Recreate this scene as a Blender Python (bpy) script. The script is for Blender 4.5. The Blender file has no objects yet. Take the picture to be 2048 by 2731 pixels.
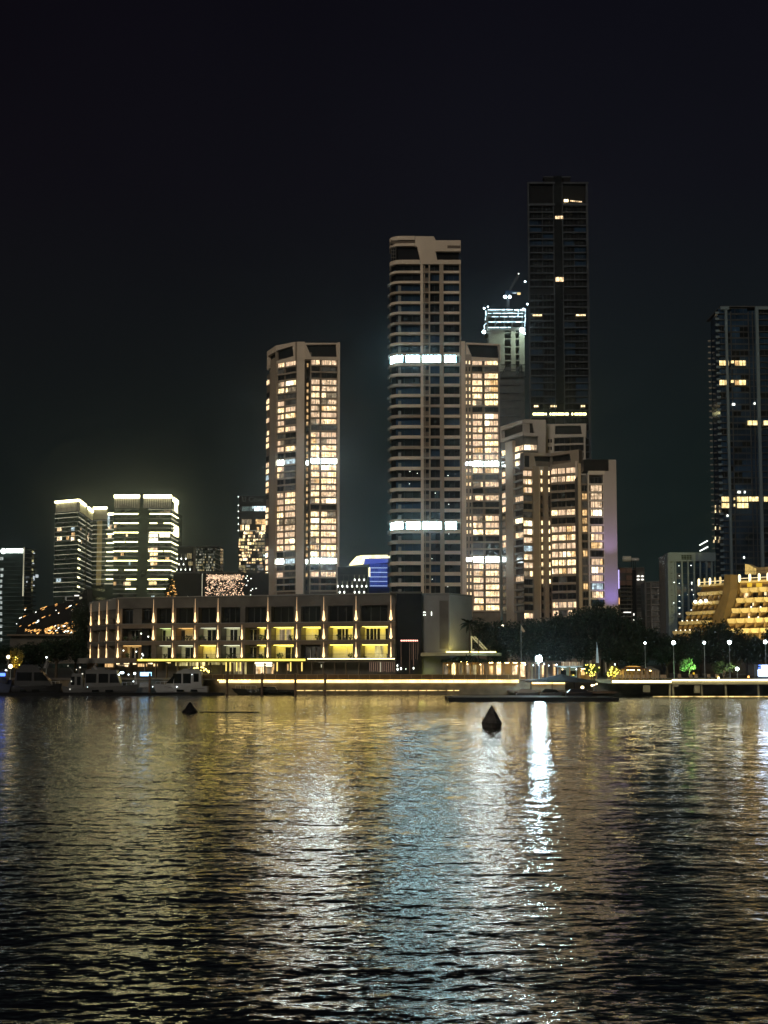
import bpy, math, random
import numpy as np
from mathutils import Vector, noise as mnoise
random.seed(7)
rnd = random.random
def ru(a, b): return a + (b - a) * rnd()
scene = bpy.context.scene
COL = scene.collection

# ------------------------------------------------------------------ camera, sky, light
F, CX, CY, CAMH = 4096.0, 1024.0, 1365.5, 6.0
PITCH = math.atan(404.5 / F)
cp, sp = math.cos(PITCH), math.sin(PITCH)
cam = bpy.data.cameras.new('camera')
cam.sensor_fit = 'HORIZONTAL'; cam.sensor_width = 36; cam.lens = 72
cam.clip_start = 0.5; cam.clip_end = 9000
camo = bpy.data.objects.new('camera', cam); COL.objects.link(camo)
camo.location = (0, 0, CAMH); camo.rotation_euler = (math.pi / 2 + PITCH, 0, 0)
scene.camera = camo

def lin(c):
    return tuple((x / 255 / 12.92) if x / 255 <= 0.04045 else ((x / 255 + 0.055) / 1.055) ** 2.4 for x in c)

SUN_EL, SUN_AZ = math.radians(24), math.radians(205)      # dim warm city glow from behind the viewer
world = bpy.data.worlds.new('World'); scene.world = world; world.use_nodes = True
nt = world.node_tree; nt.nodes.clear(); L = nt.links
out = nt.nodes.new('ShaderNodeOutputWorld'); bg = nt.nodes.new('ShaderNodeBackground')
sky = nt.nodes.new('ShaderNodeTexSky'); sky.sky_type = 'NISHITA'; sky.sun_disc = False
sky.sun_elevation = math.radians(-4); sky.sun_rotation = SUN_AZ
tc = nt.nodes.new('ShaderNodeTexCoord'); sep = nt.nodes.new('ShaderNodeSeparateXYZ')
L.new(tc.outputs['Generated'], sep.inputs[0])
ramp = nt.nodes.new('ShaderNodeValToRGB')
e = ramp.color_ramp
e.elements[0].position = 0.0; e.elements[0].color = (*lin((24, 34, 32)), 1)
e.elements[1].position = 1.0; e.elements[1].color = (*lin((10, 10, 17)), 1)
for p_, c_ in ((0.10, (21, 30, 29)), (0.19, (19, 24, 26)), (0.30, (16, 16, 23)), (0.42, (12, 11, 19))):
    k = e.elements.new(p_); k.color = (*lin(c_), 1)
L.new(sep.outputs['Z'], ramp.inputs[0])
# left side of the sky is a little darker and redder
mr = nt.nodes.new('ShaderNodeMapRange'); mr.inputs['From Min'].default_value = -0.25; mr.inputs['From Max'].default_value = 0.15
L.new(sep.outputs['X'], mr.inputs[0])
tint = nt.nodes.new('ShaderNodeMixRGB'); tint.inputs[1].default_value = (0.78, 0.66, 0.66, 1); tint.inputs[2].default_value = (1, 1.04, 1.02, 1)
L.new(mr.outputs[0], tint.inputs[0])
mul = nt.nodes.new('ShaderNodeMixRGB'); mul.blend_type = 'MULTIPLY'; mul.inputs[0].default_value = 1
L.new(ramp.outputs[0], mul.inputs[1]); L.new(tint.outputs[0], mul.inputs[2])
add = nt.nodes.new('ShaderNodeMixRGB'); add.blend_type = 'ADD'; add.inputs[0].default_value = 0.02
cn = nt.nodes.new('ShaderNodeTexNoise'); cn.inputs['Scale'].default_value = 3.0; cn.inputs['Detail'].default_value = 4; L.new(tc.outputs['Generated'], cn.inputs[0])
cr = nt.nodes.new('ShaderNodeMapRange'); cr.inputs['From Min'].default_value = .3; cr.inputs['From Max'].default_value = .7; cr.inputs['To Min'].default_value = .86; cr.inputs['To Max'].default_value = 1.14; L.new(cn.outputs[0], cr.inputs[0])
cm = nt.nodes.new('ShaderNodeVectorMath'); cm.operation = 'SCALE'; L.new(mul.outputs[0], cm.inputs[0]); L.new(cr.outputs[0], cm.inputs['Scale'])
L.new(cm.outputs[0], add.inputs[1]); L.new(sky.outputs[0], add.inputs[2])
L.new(add.outputs[0], bg.inputs[0]); bg.inputs[1].default_value = 1.0
L.new(bg.outputs[0], out.inputs[0])

sun = bpy.data.lights.new('city_glow', 'SUN'); sun.energy = 0.95; sun.angle = math.radians(14); sun.color = (1.0, 0.89, 0.75)
suno = bpy.data.objects.new('city_glow', sun); COL.objects.link(suno)
suno.rotation_euler = (Vector((math.sin(SUN_AZ) * math.cos(SUN_EL) * -1, math.cos(SUN_AZ) * math.cos(SUN_EL) * -1, -math.sin(SUN_EL)))).to_track_quat('-Z', 'Y').to_euler()
scene.view_settings.view_transform = 'Standard'; scene.view_settings.look = 'None'
scene.view_settings.exposure = 0; scene.view_settings.gamma = 1
try:
    scene.cycles.use_denoising = True
    scene.cycles.max_bounces = 5; scene.cycles.diffuse_bounces = 2; scene.cycles.glossy_bounces = 3
    scene.cycles.sample_clamp_indirect = 40
    scene.cycles.use_light_tree = True
except Exception: pass

# ------------------------------------------------------------------ pixel rays -> places
def ray(px, py):
    r, u = (px - CX) / F, (CY - py) / F
    return Vector((r, cp - u * sp, sp + u * cp))
def P(px, py, Y):
    d = ray(px, py); t = Y / d.y
    return Vector((d.x * t, Y, CAMH + d.z * t))
def PX(px, Y, py=1770): return P(px, py, Y).x
def PZ(py, Y, px=1024): return P(px, py, Y).z

# ------------------------------------------------------------------ materials
def newmat(name):
    m = bpy.data.materials.new(name); m.use_nodes = True
    n = m.node_tree; n.nodes.clear()
    o = n.nodes.new('ShaderNodeOutputMaterial')
    return m, n, o
def surf(name, col, rough=0.7, metal=0.0, var=0.25, scale=0.35, zs=1.0):
    m, n, o = newmat(name)
    b = n.nodes.new('ShaderNodeBsdfPrincipled'); b.inputs['Roughness'].default_value = rough; b.inputs['Metallic'].default_value = metal
    if rough >= .5 and max(col) < .1: b.inputs['Specular IOR Level'].default_value = .08
    g = n.nodes.new('ShaderNodeNewGeometry'); mp = n.nodes.new('ShaderNodeMapping'); mp.inputs['Scale'].default_value = (1, 1, zs)
    t = n.nodes.new('ShaderNodeTexNoise'); t.inputs['Scale'].default_value = scale; t.inputs['Detail'].default_value = 5
    n.links.new(g.outputs['Position'], mp.inputs[0]); n.links.new(mp.outputs[0], t.inputs[0])
    r = n.nodes.new('ShaderNodeMapRange'); r.inputs['From Min'].default_value = 0.3; r.inputs['From Max'].default_value = 0.7
    r.inputs['To Min'].default_value = 1 - var; r.inputs['To Max'].default_value = 1 + var
    n.links.new(t.outputs[0], r.inputs[0])
    x = n.nodes.new('ShaderNodeVectorMath'); x.operation = 'SCALE'; x.inputs[0].default_value = col
    n.links.new(r.outputs[0], x.inputs['Scale']); n.links.new(x.outputs[0], b.inputs['Base Color'])
    n.links.new(b.outputs[0], o.inputs[0])
    return m
def glow(name, col, s, var=0.0, scale=0.6):
    m, n, o = newmat(name)
    b = n.nodes.new('ShaderNodeEmission'); b.inputs[0].default_value = (*col, 1); b.inputs[1].default_value = s
    if var:
        g = n.nodes.new('ShaderNodeNewGeometry')
        t = n.nodes.new('ShaderNodeTexNoise'); t.inputs['Scale'].default_value = scale; t.inputs['Detail'].default_value = 3
        n.links.new(g.outputs['Position'], t.inputs[0])
        r = n.nodes.new('ShaderNodeMapRange'); r.inputs['From Min'].default_value = 0.3; r.inputs['From Max'].default_value = 0.7
        r.inputs['To Min'].default_value = s * (1 - var); r.inputs['To Max'].default_value = s * (1 + var)
        n.links.new(t.outputs[0], r.inputs[0]); n.links.new(r.outputs[0], b.inputs[1])
    n.links.new(b.outputs[0], o.inputs[0])
    return m
def room(name, c1, c2, s, lo=0.35, hi=1.7, hf=0.8, base=0.0):
    """a lit room behind glass: uneven lamp light and curtain folds, plus a gloss"""
    m, n, o = newmat(name)
    g = n.nodes.new('ShaderNodeNewGeometry')
    t = n.nodes.new('ShaderNodeTexNoise'); t.inputs['Scale'].default_value = hf; t.inputs['Detail'].default_value = 2
    n.links.new(g.outputs['Position'], t.inputs[0])
    mp = n.nodes.new('ShaderNodeMapping'); mp.inputs['Scale'].default_value = (2.6, 2.6, 0.2)
    t2 = n.nodes.new('ShaderNodeTexNoise'); t2.inputs['Scale'].default_value = 1.0; t2.inputs['Detail'].default_value = 1
    n.links.new(g.outputs['Position'], mp.inputs[0]); n.links.new(mp.outputs[0], t2.inputs[0])
    r = n.nodes.new('ShaderNodeMapRange'); r.inputs['From Min'].default_value = 0.3; r.inputs['From Max'].default_value = 0.72
    r.inputs['To Min'].default_value = lo; r.inputs['To Max'].default_value = hi
    n.links.new(t.outputs[0], r.inputs[0])
    r2 = n.nodes.new('ShaderNodeMapRange'); r2.inputs['From Min'].default_value = 0.35; r2.inputs['From Max'].default_value = 0.6
    r2.inputs['To Min'].default_value = 0.45 * s; r2.inputs['To Max'].default_value = 1.15 * s
    n.links.new(t2.outputs[0], r2.inputs[0])
    mu = n.nodes.new('ShaderNodeMath'); mu.operation = 'MULTIPLY'
    n.links.new(r.outputs[0], mu.inputs[0]); n.links.new(r2.outputs[0], mu.inputs[1])
    mx = n.nodes.new('ShaderNodeMixRGB'); mx.inputs[1].default_value = (*c1, 1); mx.inputs[2].default_value = (*c2, 1)
    n.links.new(t.outputs[0], mx.inputs[0])
    b = n.nodes.new('ShaderNodeBsdfPrincipled'); b.inputs['Base Color'].default_value = (0.02, 0.02, 0.02, 1); b.inputs['Roughness'].default_value = 0.15
    n.links.new(mx.outputs[0], b.inputs['Emission Color']); n.links.new(mu.outputs[0], b.inputs['Emission Strength'])
    n.links.new(b.outputs[0], o.inputs[0])
    return m

M = {}
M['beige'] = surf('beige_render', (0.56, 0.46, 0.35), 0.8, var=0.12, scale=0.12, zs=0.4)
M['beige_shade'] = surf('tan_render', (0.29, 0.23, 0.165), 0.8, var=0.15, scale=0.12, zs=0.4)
M['brown'] = surf('brown_render', (0.125, 0.092, 0.062), 0.8, var=0.2, scale=0.4)
M['grey'] = surf('grey_render', (0.19, 0.18, 0.16), 0.8, var=0.15, scale=0.12, zs=0.4)
M['greydark'] = surf('dark_grey_render', (0.095, 0.086, 0.074), 0.75, var=0.25, scale=0.3)
M['pale'] = surf('pale_render', (0.36, 0.325, 0.29), 0.8, var=0.12, scale=0.1, zs=0.4)
M['slate'] = surf('slate_metal', (0.055, 0.058, 0.062), 0.5, var=0.3)
M['slab'] = surf('tower_slab_concrete', (0.050, 0.056, 0.066), 0.7, var=0.3, scale=0.2)
M['concrete'] = surf('raw_concrete', (0.22, 0.23, 0.20), 0.85, var=0.25, scale=0.25)
M['black'] = surf('black_cladding', (0.008, 0.008, 0.009), 0.5, var=0.3)
M['glass'] = surf('dark_window_glass', (0.010, 0.011, 0.012), 0.08, var=0.4, scale=0.5)
M['glass_blue'] = surf('blue_black_glass', (0.012, 0.030, 0.060), 0.1, var=0.7, scale=0.12)
M['glass_green'] = surf('green_black_glass', (0.018, 0.030, 0.026), 0.12, var=0.6, scale=0.15)
M['white'] = surf('white_paint', (0.62, 0.60, 0.56), 0.5, var=0.08)
M['gel'] = surf('boat_white_gelcoat', (0.24, 0.24, 0.235), 0.25, var=0.06)
M['navy'] = surf('navy_gelcoat', (0.02, 0.025, 0.05), 0.25, var=0.1)
M['wood'] = surf('weathered_timber', (0.10, 0.06, 0.035), 0.8, var=0.3, scale=2)
M['paving'] = surf('promenade_paving', (0.16, 0.14, 0.12), 0.8, var=0.25, scale=0.5)
M['quay'] = surf('quay_concrete', (0.13, 0.10, 0.06), 0.85, var=0.35, scale=0.6)
M['soil'] = surf('city_ground', (0.04, 0.042, 0.04), 0.9, var=0.3, scale=0.02)
M['bark'] = surf('bark', (0.06, 0.045, 0.03), 0.9, var=0.4, scale=3)
M['leaf'] = surf('dark_leaves', (0.016, 0.030, 0.016), 0.6, var=0.5, scale=0.6)
M['leaf2'] = surf('green_leaves', (0.05, 0.085, 0.03), 0.6, var=0.5, scale=0.8)
M['canvas'] = surf('canvas', (0.30, 0.27, 0.22), 0.9, var=0.15)
M['canvas_dark'] = surf('dark_canvas', (0.014, 0.013, 0.011), 0.9, var=0.2)
M['gold_wall'] = surf('ochre_render', (0.22, 0.14, 0.052), 0.8, var=0.15, scale=0.3)
M['gold_band'] = surf('sand_render', (0.60, 0.49, 0.27), 0.8, var=0.12, scale=0.5)
M['cream'] = surf('cream_wall', (0.60, 0.56, 0.36), 0.8, var=0.1)
M['purple_wall'] = surf('smooth_pale_wall', (0.24, 0.215, 0.21), 0.8, var=0.05, scale=0.08)
M['orange_buoy'] = surf('weathered_buoy_paint', (0.05, 0.045, 0.04), 0.7, var=0.3, scale=2)
M['rail'] = surf('rail_metal', (0.25, 0.17, 0.09), 0.4, metal=0.3, var=0.2)
M['blue_wall'] = surf('blue_cladding', (0.05, 0.09, 0.45), 0.5, var=0.2)

M['lit'] = room('lit_room_warm', (1.0, 0.64, 0.32), (1.0, 0.79, 0.48), 1.75, lo=.45)
M['lit2'] = room('lit_room_cream', (1.0, 0.66, 0.30), (1.0, 0.84, 0.50), 2.1, lo=.45)
M['lit3'] = room('lit_room_amber', (1.0, 0.50, 0.16), (1.0, 0.72, 0.35), 1.1)
M['lit_bright'] = room('lit_room_bright', (1.0, 0.80, 0.5), (1.0, 0.9, 0.66), 2.6, lo=.7)
M['lit_soft'] = room('lit_room_soft', (1.0, 0.62, 0.34), (1.0, 0.78, 0.52), 1.05)
M['lit_curtain'] = room('lit_room_curtained', (0.95, 0.60, 0.36), (1.0, 0.74, 0.48), 1.3, lo=.7, hi=1.1)
M['dimroom'] = room('dim_room', (0.5, 0.42, 0.30), (0.4, 0.38, 0.33), 0.07, lo=0.2, hi=2.2)
M['white_lit'] = room('white_lit_floor', (0.42, 0.86, 1.0), (0.70, 0.98, 1.0), 24.0, lo=0.7, hi=1.4)
M['white_neutral'] = room('white_lit_floor_neutral', (0.70, 0.95, 1.0), (0.88, 1.0, 1.0), 55.0, lo=0.7, hi=1.4)
M['white_dim'] = room('cool_lit_room', (0.62, 0.85, 0.95), (0.8, 0.95, 1.0), 0.9)
M['gold_lit'] = room('gold_lit_window', (1.0, 0.66, 0.18), (1.0, 0.86, 0.50), 1.9, lo=0.7, hi=1.3)
M['yellow_lit'] = room('yellow_lit_room', (0.95, 0.72, 0.16), (1.0, 0.88, 0.45), 0.55, lo=0.5, hi=1.5)
M['led'] = glow('warm_white_led', (1.0, 0.92, 0.44), 6.0)
M['led_dim'] = glow('dim_led_line', (0.9, 0.86, 0.60), 0.55, var=0.6, scale=0.05)
M['led_dim2'] = glow('faint_led_line', (0.85, 0.83, 0.68), 0.16, var=0.5, scale=0.05)
M['led_top'] = glow('roof_led_strip', (1.0, 0.90, 0.45), 11)
M['led_cool'] = glow('cool_led_tube', (0.62, 0.88, 1.0), 3.2, var=0.8, scale=0.4)
M['edge_led'] = glow('deck_edge_led', (1.0, 0.70, 0.24), 3.4, var=0.35, scale=0.5)
M['yellow_led'] = glow('yellow_led_strip', (1.0, 0.82, 0.10), 2.6)
M['water_glow'] = glow('waterline_glow', (1.0, 0.72, 0.26), 1.5, var=0.7, scale=0.6)  # thin broken glowing line along the waterline
M['col_glow'] = glow('column_glow', (1.0, 0.66, 0.30), 2.6)  # glowing cone in place of lamp light on a column
M['bulb'] = glow('warm_bulb', (1.0, 0.76, 0.42), 6)
M['bulb_w'] = glow('white_bulb', (0.85, 0.95, 1.0), 8)
M['orange'] = glow('orange_bulb', (1.0, 0.48, 0.12), 3)
M['rose'] = glow('rosy_string_light', (1.0, 0.66, 0.42), 1.6, var=0.6, scale=0.8)
M['blue_lit'] = glow('blue_light', (0.10, 0.22, 1.0), 3)
M['blue_face'] = glow('blue_lit_panel', (0.05, 0.10, 0.50), 0.55, var=0.5, scale=0.2)
M['screen'] = glow('boat_screen_glow', (0.30, 0.62, 1.0), 4)
M['flood'] = glow('flood_lamp', (0.60, 0.88, 1.0), 300)
M['globe'] = glow('street_globe', (0.82, 0.95, 1.0), 22)
M['star'] = glow('pale_bulb', (0.9, 0.95, 0.85), 4)
M['yellow_bulb'] = glow('yellow_bulb', (1.0, 0.85, 0.15), 2.6)

# ------------------------------------------------------------------ mesh building
class MB:
    def __init__(s): s.v = []; s.f = []; s.m = []; s.mats = []; s.area = 0
    def mi(s, m):
        m = M[m] if isinstance(m, str) else m
        if m not in s.mats: s.mats.append(m)
        return s.mats.index(m)
    def face(s, pts, m):
        i = len(s.v); s.v += [tuple(p) for p in pts]; s.f.append(tuple(range(i, i + len(pts)))); s.m.append(s.mi(m))
    def prism(s, bot, top, m):
        """closed solid between two rings of the same length"""
        i = len(s.v); n = len(bot); k = s.mi(m)
        s.v += [tuple(p) for p in bot] + [tuple(p) for p in top]
        s.f.append(tuple(range(i + n - 1, i - 1, -1))); s.m.append(k)
        s.f.append(tuple(range(i + n, i + 2 * n))); s.m.append(k)
        for a in range(n):
            b = (a + 1) % n
            s.f.append((i + a, i + b, i + n + b, i + n + a)); s.m.append(k)
    def box(s, x0, x1, y0, y1, z0, z1, m):
        q = [(x0, y0), (x1, y0), (x1, y1), (x0, y1)]
        s.prism([(a, b, z0) for a, b in q], [(a, b, z1) for a, b in q], m)
    def plan(s, pts, z0, z1, m):
        s.prism([(p[0], p[1], z0) for p in pts], [(p[0], p[1], z1) for p in pts], m)
    def tube(s, a, b, r0, r1, m, n=6):
        a, b = Vector(a), Vector(b); d = (b - a).normalized()
        x = d.orthogonal().normalized(); y = d.cross(x)
        c = [(math.cos(2 * math.pi * k / n), math.sin(2 * math.pi * k / n)) for k in range(n)]
        s.prism([a + (x * u + y * w) * r0 for u, w in c], [b + (x * u + y * w) * r1 for u, w in c], m)
    def lathe(s, c, prof, m, n=10):
        """prof: (radius, z) upward about a vertical axis through c"""
        k = s.mi(m); i = len(s.v)
        for r, z in prof:
            for a in range(n):
                t = 2 * math.pi * a / n
                s.v.append((c[0] + r * math.cos(t), c[1] + r * math.sin(t), c[2] + z))
        for j in range(len(prof) - 1):
            for a in range(n):
                b = (a + 1) % n
                s.f.append((i + j * n + a, i + j * n + b, i + (j + 1) * n + b, i + (j + 1) * n + a)); s.m.append(k)
        s.f.append(tuple(i + a for a in range(n - 1, -1, -1))); s.m.append(k)
        j = len(prof) - 1
        s.f.append(tuple(i + j * n + a for a in range(n))); s.m.append(k)
    def ball(s, c, r, m, n=8, sz=1.0):
        s.lathe(c, [(r * math.sin(math.pi * (j + .35) / 6.7), -r * sz * math.cos(math.pi * (j + .35) / 6.7)) for j in range(7)], m, n)
    def mesh(s, name, off=(0, 0, 0)):
        me = bpy.data.meshes.new(name)
        ox, oy, oz = off
        me.from_pydata([(x - ox, y - oy, z - oz) for x, y, z in s.v], [], s.f)
        for m in s.mats: me.materials.append(m)
        me.polygons.foreach_set('material_index', s.m); me.update()
        return me

class Thing:
    def __init__(s, name, label, cat, base, group=None):
        o = bpy.data.objects.new(name, None); COL.objects.link(o); o.location = base
        o.empty_display_size = 0.5
        o['label'] = label; o['category'] = cat
        if group: o['group'] = group
        s.o = o; s.base = tuple(base); s.coll = {}
    def part(s, name, mb, parent=None, label=None, kind=None):
        if not mb.f: return None
        o = bpy.data.objects.new(name, mb.mesh(name, s.base)); COL.objects.link(o)
        o.parent = parent or s.o
        if label: o['label'] = label
        if kind: o['kind'] = kind
        return o
    def many(s, name, mb, area): s.coll.setdefault(name, []).append((area, len(s.coll.get(name, [])), mb))
    def finish(s, cap=100):
        for name, lst in s.coll.items():
            lst.sort(key=lambda t: (-t[0], t[1]))
            for a, i, mb in lst[:cap]: s.part(name, mb)
            if len(lst) > cap:
                r = MB()
                for a, i, mb in lst[cap:]:
                    k = len(r.v); r.v += mb.v; r.f += [tuple(j + k for j in f) for f in mb.f]; r.m += [r.mi(mb.mats[q]) for q in mb.m]
                s.part(name, r, kind='stuff')
        s.coll = {}
        return s
def single(name, mb, label=None, cat=None, kind=None, group=None, base=None):
    b = base or (0, 0, 0)
    o = bpy.data.objects.new(name, mb.mesh(name, b)); COL.objects.link(o); o.location = b
    if label: o['label'] = label
    if cat: o['category'] = cat
    if kind: o['kind'] = kind
    if group: o['group'] = group
    return o
def copy_thing(root, loc, label, scale=None, rotz=0.0, name=None):
    r = root.copy(); COL.objects.link(r); r.location = loc; r['label'] = label; r.rotation_euler = (0, 0, rotz)
    if scale: r.scale = scale
    for ch in list(root.children):
        c = ch.copy(); COL.objects.link(c); c.parent = r
        for g in list(ch.children):
            d = g.copy(); COL.objects.link(d); d.parent = c
    return r

class Fac:
    """a vertical face over the plan line A->B (A at the left seen from the water); d is outward"""
    def __init__(s, A, B):
        s.A = Vector((A[0], A[1], 0)); s.B = Vector((B[0], B[1], 0)); s.L = (s.B - s.A).length
        s.t = (s.B - s.A) / s.L; s.n = Vector((s.t.y, -s.t.x, 0))
    def uz(s, px, py):
        d = ray(px, py); a = s.A
        k = (a.x * s.n.x + a.y * s.n.y) / (d.x * s.n.x + d.y * s.n.y)
        p = Vector((d.x * k, d.y * k, 0))
        return (p - s.A).dot(s.t), CAMH + d.z * k
    def pt(s, u, d, z):
        p = s.A + s.t * u + s.n * d
        return (p.x, p.y, z)
    def box(s, mb, u0, u1, z0, z1, d0, d1, m):
        q = [(u0, d1), (u1, d1), (u1, d0), (u0, d0)]
        mb.prism([s.pt(u, d, z0) for u, d in q], [s.pt(u, d, z1) for u, d in q], m)
    def poly(s, mb, uz, d0, d1, m):
        mb.prism([s.pt(u, d0, z) for u, z in uz], [s.pt(u, d1, z) for u, z in uz], m)
    def rect(s, mb, px0, py0, px1, py1, d0, d1, m):
        pm, qm = (py0 + py1) / 2, (px0 + px1) / 2
        u0 = s.uz(px0, pm)[0]; u1 = s.uz(px1, pm)[0]; z1 = s.uz(qm, py0)[1]; z0 = s.uz(qm, py1)[1]
        s.box(mb, u0, u1, z0, z1, d0, d1, m); return u0, u1, z0, z1
    def ppoly(s, mb, pts, d0, d1, m): s.poly(mb, [s.uz(a, b) for a, b in pts], d0, d1, m)
    def quad(s, mb, u0, u1, z0, z1, d, m): mb.face([s.pt(u0, d, z0), s.pt(u1, d, z0), s.pt(u1, d, z1), s.pt(u0, d, z1)], m)
    def wave(s, mb, u0, u1, z0, z1, d0, prof, m):
        """slab whose outer edge follows prof = [(fraction along, depth)]"""
        q = [(u0 + (u1 - u0) * a, d) for a, d in prof] + [(u1, d0), (u0, d0)]
        mb.prism([s.pt(u, d, z0) for u, d in q], [s.pt(u, d, z1) for u, d in q], m)
def facp(pa, Ya, pb, Yb, py=1500): return Fac((P(pa, py, Ya).x, Ya), (P(pb, py, Yb).x, Yb))

def window(T, fac, u0, u1, z0, z1, d, m, mull=1, frame='slate', name='window', fw=0.14):
    mb = MB()
    if m in ('lit', 'lit2', 'lit_soft', 'lit_curtain') and rnd() < .65 and u1 - u0 > 1.5:
        c = u0 + (u1 - u0) * ru(.15, .85); o = random.choice(('lit_curtain', 'lit_soft', 'lit2', 'lit3', 'dimroom2', 'lit_bright'))
        a_, b_ = (m, o) if rnd() < .5 else (o, m)
        fac.quad(mb, u0, c, z0, z1, d, a_); fac.quad(mb, c, u1, z0, z1, d, b_)
    else:
        fac.quad(mb, u0, u1, z0, z1, d, m)
    if mull >= 0:
        fac.box(mb, u0 - fw, u1 + fw, z1, z1 + fw, d - .1, d + .12, frame)
        fac.box(mb, u0 - fw, u1 + fw, z0 - fw, z0, d - .1, d + .12, frame)
        for k in range(1, mull + 1):
            um = u0 + (u1 - u0) * (k / (mull + 1)) 
            fac.box(mb, um - fw / 2, um + fw / 2, z0, z1, d - .05, d + .1, frame)
    T.many(name, mb, abs((u1 - u0) * (z1 - z0)))

M['flood_site'] = glow('site_flood_light', (0.70, 0.92, 1.0), 14)
M['amber_shaft'] = glow('amber_lift_shaft', (0.55, 0.42, 0.16), 0.28, var=.3, scale=.3)
M['white_warm'] = room('bright_office_room', (1.0, .86, .55), (1.0, .94, .74), 2.6, lo=.6)
M['dimroom2'] = room('half_lit_room', (.8, .6, .36), (.7, .55, .36), .35)
M['led_faint'] = glow('faint_glow_line', (.5, .7, .6), .05, var=.6, scale=.1)
M['white_office'] = room('white_office_window', (.85, 1, .92), (.9, 1, .95), .5)
M['white_dim2'] = glow('cool_window', (.85, .95, 1.0), .7)
M['sign'] = glow('sign_white', (.88, 1.0, .93), 4.5)
M['dim_teal'] = room('dim_teal_room', (.5, .75, .7), (.6, .85, .8), .16)
M['white_b'] = room('bright_cool_room', (.7, .9, 1), (.85, .97, 1), 1.6)
M['gold_dim'] = room('dim_gold_room', (.8, .6, .25), (.9, .75, .4), .4)
M['dim_white'] = room('dim_white_room', (.8, .8, .85), (.9, .9, .9), .35)
M['sign_faint'] = glow('faint_sign', (.7, .8, .75), .045)
M['pale_glow'] = room('pale_glow_window', (.7, .75, .65), (.8, .8, .6), .14)
M['pale_glow2'] = room('pale_window', (.9, .88, .6), (1, .95, .7), .38)
M['led_blue'] = glow('blue_white_line', (.55, .7, 1.0), 1.1)
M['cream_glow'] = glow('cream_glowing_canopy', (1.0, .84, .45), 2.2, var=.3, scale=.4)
M['blue_face2'] = glow('blue_glow_fascia', (.10, .16, .75), .6)
M['pinkish'] = surf('pinkish_panel', (.22, .13, .10), .8, var=.15)
M['white_dim3'] = glow('stair_light', (1, .97, .88), 1.6)
M['violet_strip'] = glow('violet_strip', (.6, .5, 1), 1.6)
M['orange_strip'] = glow('orange_strip', (1, .5, .2), 1.2)
M['grey_cool'] = surf('cool_grey_render', (.10, .14, .165), .8, var=.12, scale=.15)
M['blue_lit2'] = glow('blue_sign_light', (.05, .25, 1), .8)
M['sign_dark'] = surf('dark_green_sign', (.01, .02, .012), .6)
M['room_dim_warm'] = room('warm_dim_window', (.9, .6, .35), (1, .75, .5), .45)
M['room_led_yellow'] = glow('yellow_room_light', (1.0, .78, .14), 6)
M['room_led_green'] = glow('greenish_room_light', (.75, .9, .4), 2)
M['room_led_amber'] = glow('amber_room_light', (1.0, .6, .2), 2.0)
M['room_led_white'] = glow('white_room_light', (.9, .92, .65), 1.7)
M['col_glow_tail'] = glow('column_glow_tail', (1.0, .62, .32), .75)
M['yellow_lit2'] = glow('glowing_post', (1, .72, .18), 1.5)  # posts glow by themselves in place of light on them
M['warm_strip'] = glow('shop_strip', (1, .86, .55), 4)
M['line_dim'] = glow('dim_pink_line', (.8, .5, .35), .22)
M['yellow_bulb2'] = glow('canopy_bulb', (1, .8, .2), 5)
M['pillar_painted_lit'] = surf('pillar_painted_lit', (.4, .28, .18), .7)  # painted paler than the other columns, in place of light on them
M['lit_louvre'] = surf('cladding_painted_lit', (.30, .29, .28), .6, var=.12, scale=.2)  # paler copy of the grey cladding: light on the right face put into colour
M['pink_bulb'] = glow('pink_bulb', (1, .45, .35), 3)
M['greymid'] = surf('grey_metal_cladding', (.13, .128, .12), .6, var=.15, scale=.2)
M['canopy_led'] = glow('canopy_strip', (1, .85, .25), 6)
M['cream_canopy'] = surf('cream_canopy', (.45, .42, .25), .7)
M['ygreen_lamp'] = glow('yellow_green_ground_lamp', (.8, .95, .15), 25)
M['orange_b'] = glow('orange_spark', (1.0, .50, .14), 1.5, var=.7, scale=.8)
M['glass_brown'] = surf('brown_dark_glass', (.012, .009, .006), .2, var=.4)
M['bulb_soft'] = glow('soft_bulb', (1, .85, .6), 4)
M['bulb_soft2'] = glow('soft_gold_light', (1, .78, .42), 1.6)
M['hot_lamp'] = glow('white_terrace_lamp', (1, .95, .8), 12)
M['post_glow'] = glow('post_glow', (1, .84, .45), 2.6)
M['post_glow2'] = glow('post_glow_dim', (1, .74, .30), 1.0)
M['buttress'] = surf('brown_buttress', (.10, .068, .03), .8)
M['amber_win'] = glow('amber_window', (1, .62, .05), .9)
M['rail_glass'] = surf('glass_painted_amber_glow', (.10, .055, .018), .3, var=.3)  # amber light on the railing panels is put into their colour
M['rail_post'] = surf('bronze_post', (.3, .22, .13), .4, var=.2)
M['jetty_led'] = glow('jetty_edge_light', (1, .88, .50), 5)
M['concrete_warm'] = surf('warm_concrete', (.33, .30, .18), .8, var=.2)
M['pontoon_side'] = surf('black_rubber', (.012, .012, .013), .6)
M['post_lit'] = surf('timber_post', (.28, .17, .08), .7)
M['curtain'] = surf('beige_curtain', (.42, .32, .2), .9)
M['pav_light'] = glow('pavilion_ceiling_light', (1, .72, .22), 36)
M['pav_light_w'] = glow('pavilion_white_light', (.8, .95, 1), 2.2)
M['pontoon_top'] = surf('pale_pontoon_deck', (.22, .22, .21), .7)
M['cabin_white'] = surf('pale_blue_cabin', (.42, .55, .58), .6)
M['awning_a'] = room('glowing_cream_awning', (1, .8, .5), (1, .85, .6), .6);  # cream stripes glow themselves, in place of light on the cloth
M['awning_b'] = surf('tan_awning', (.45, .32, .2), .8)
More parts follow.
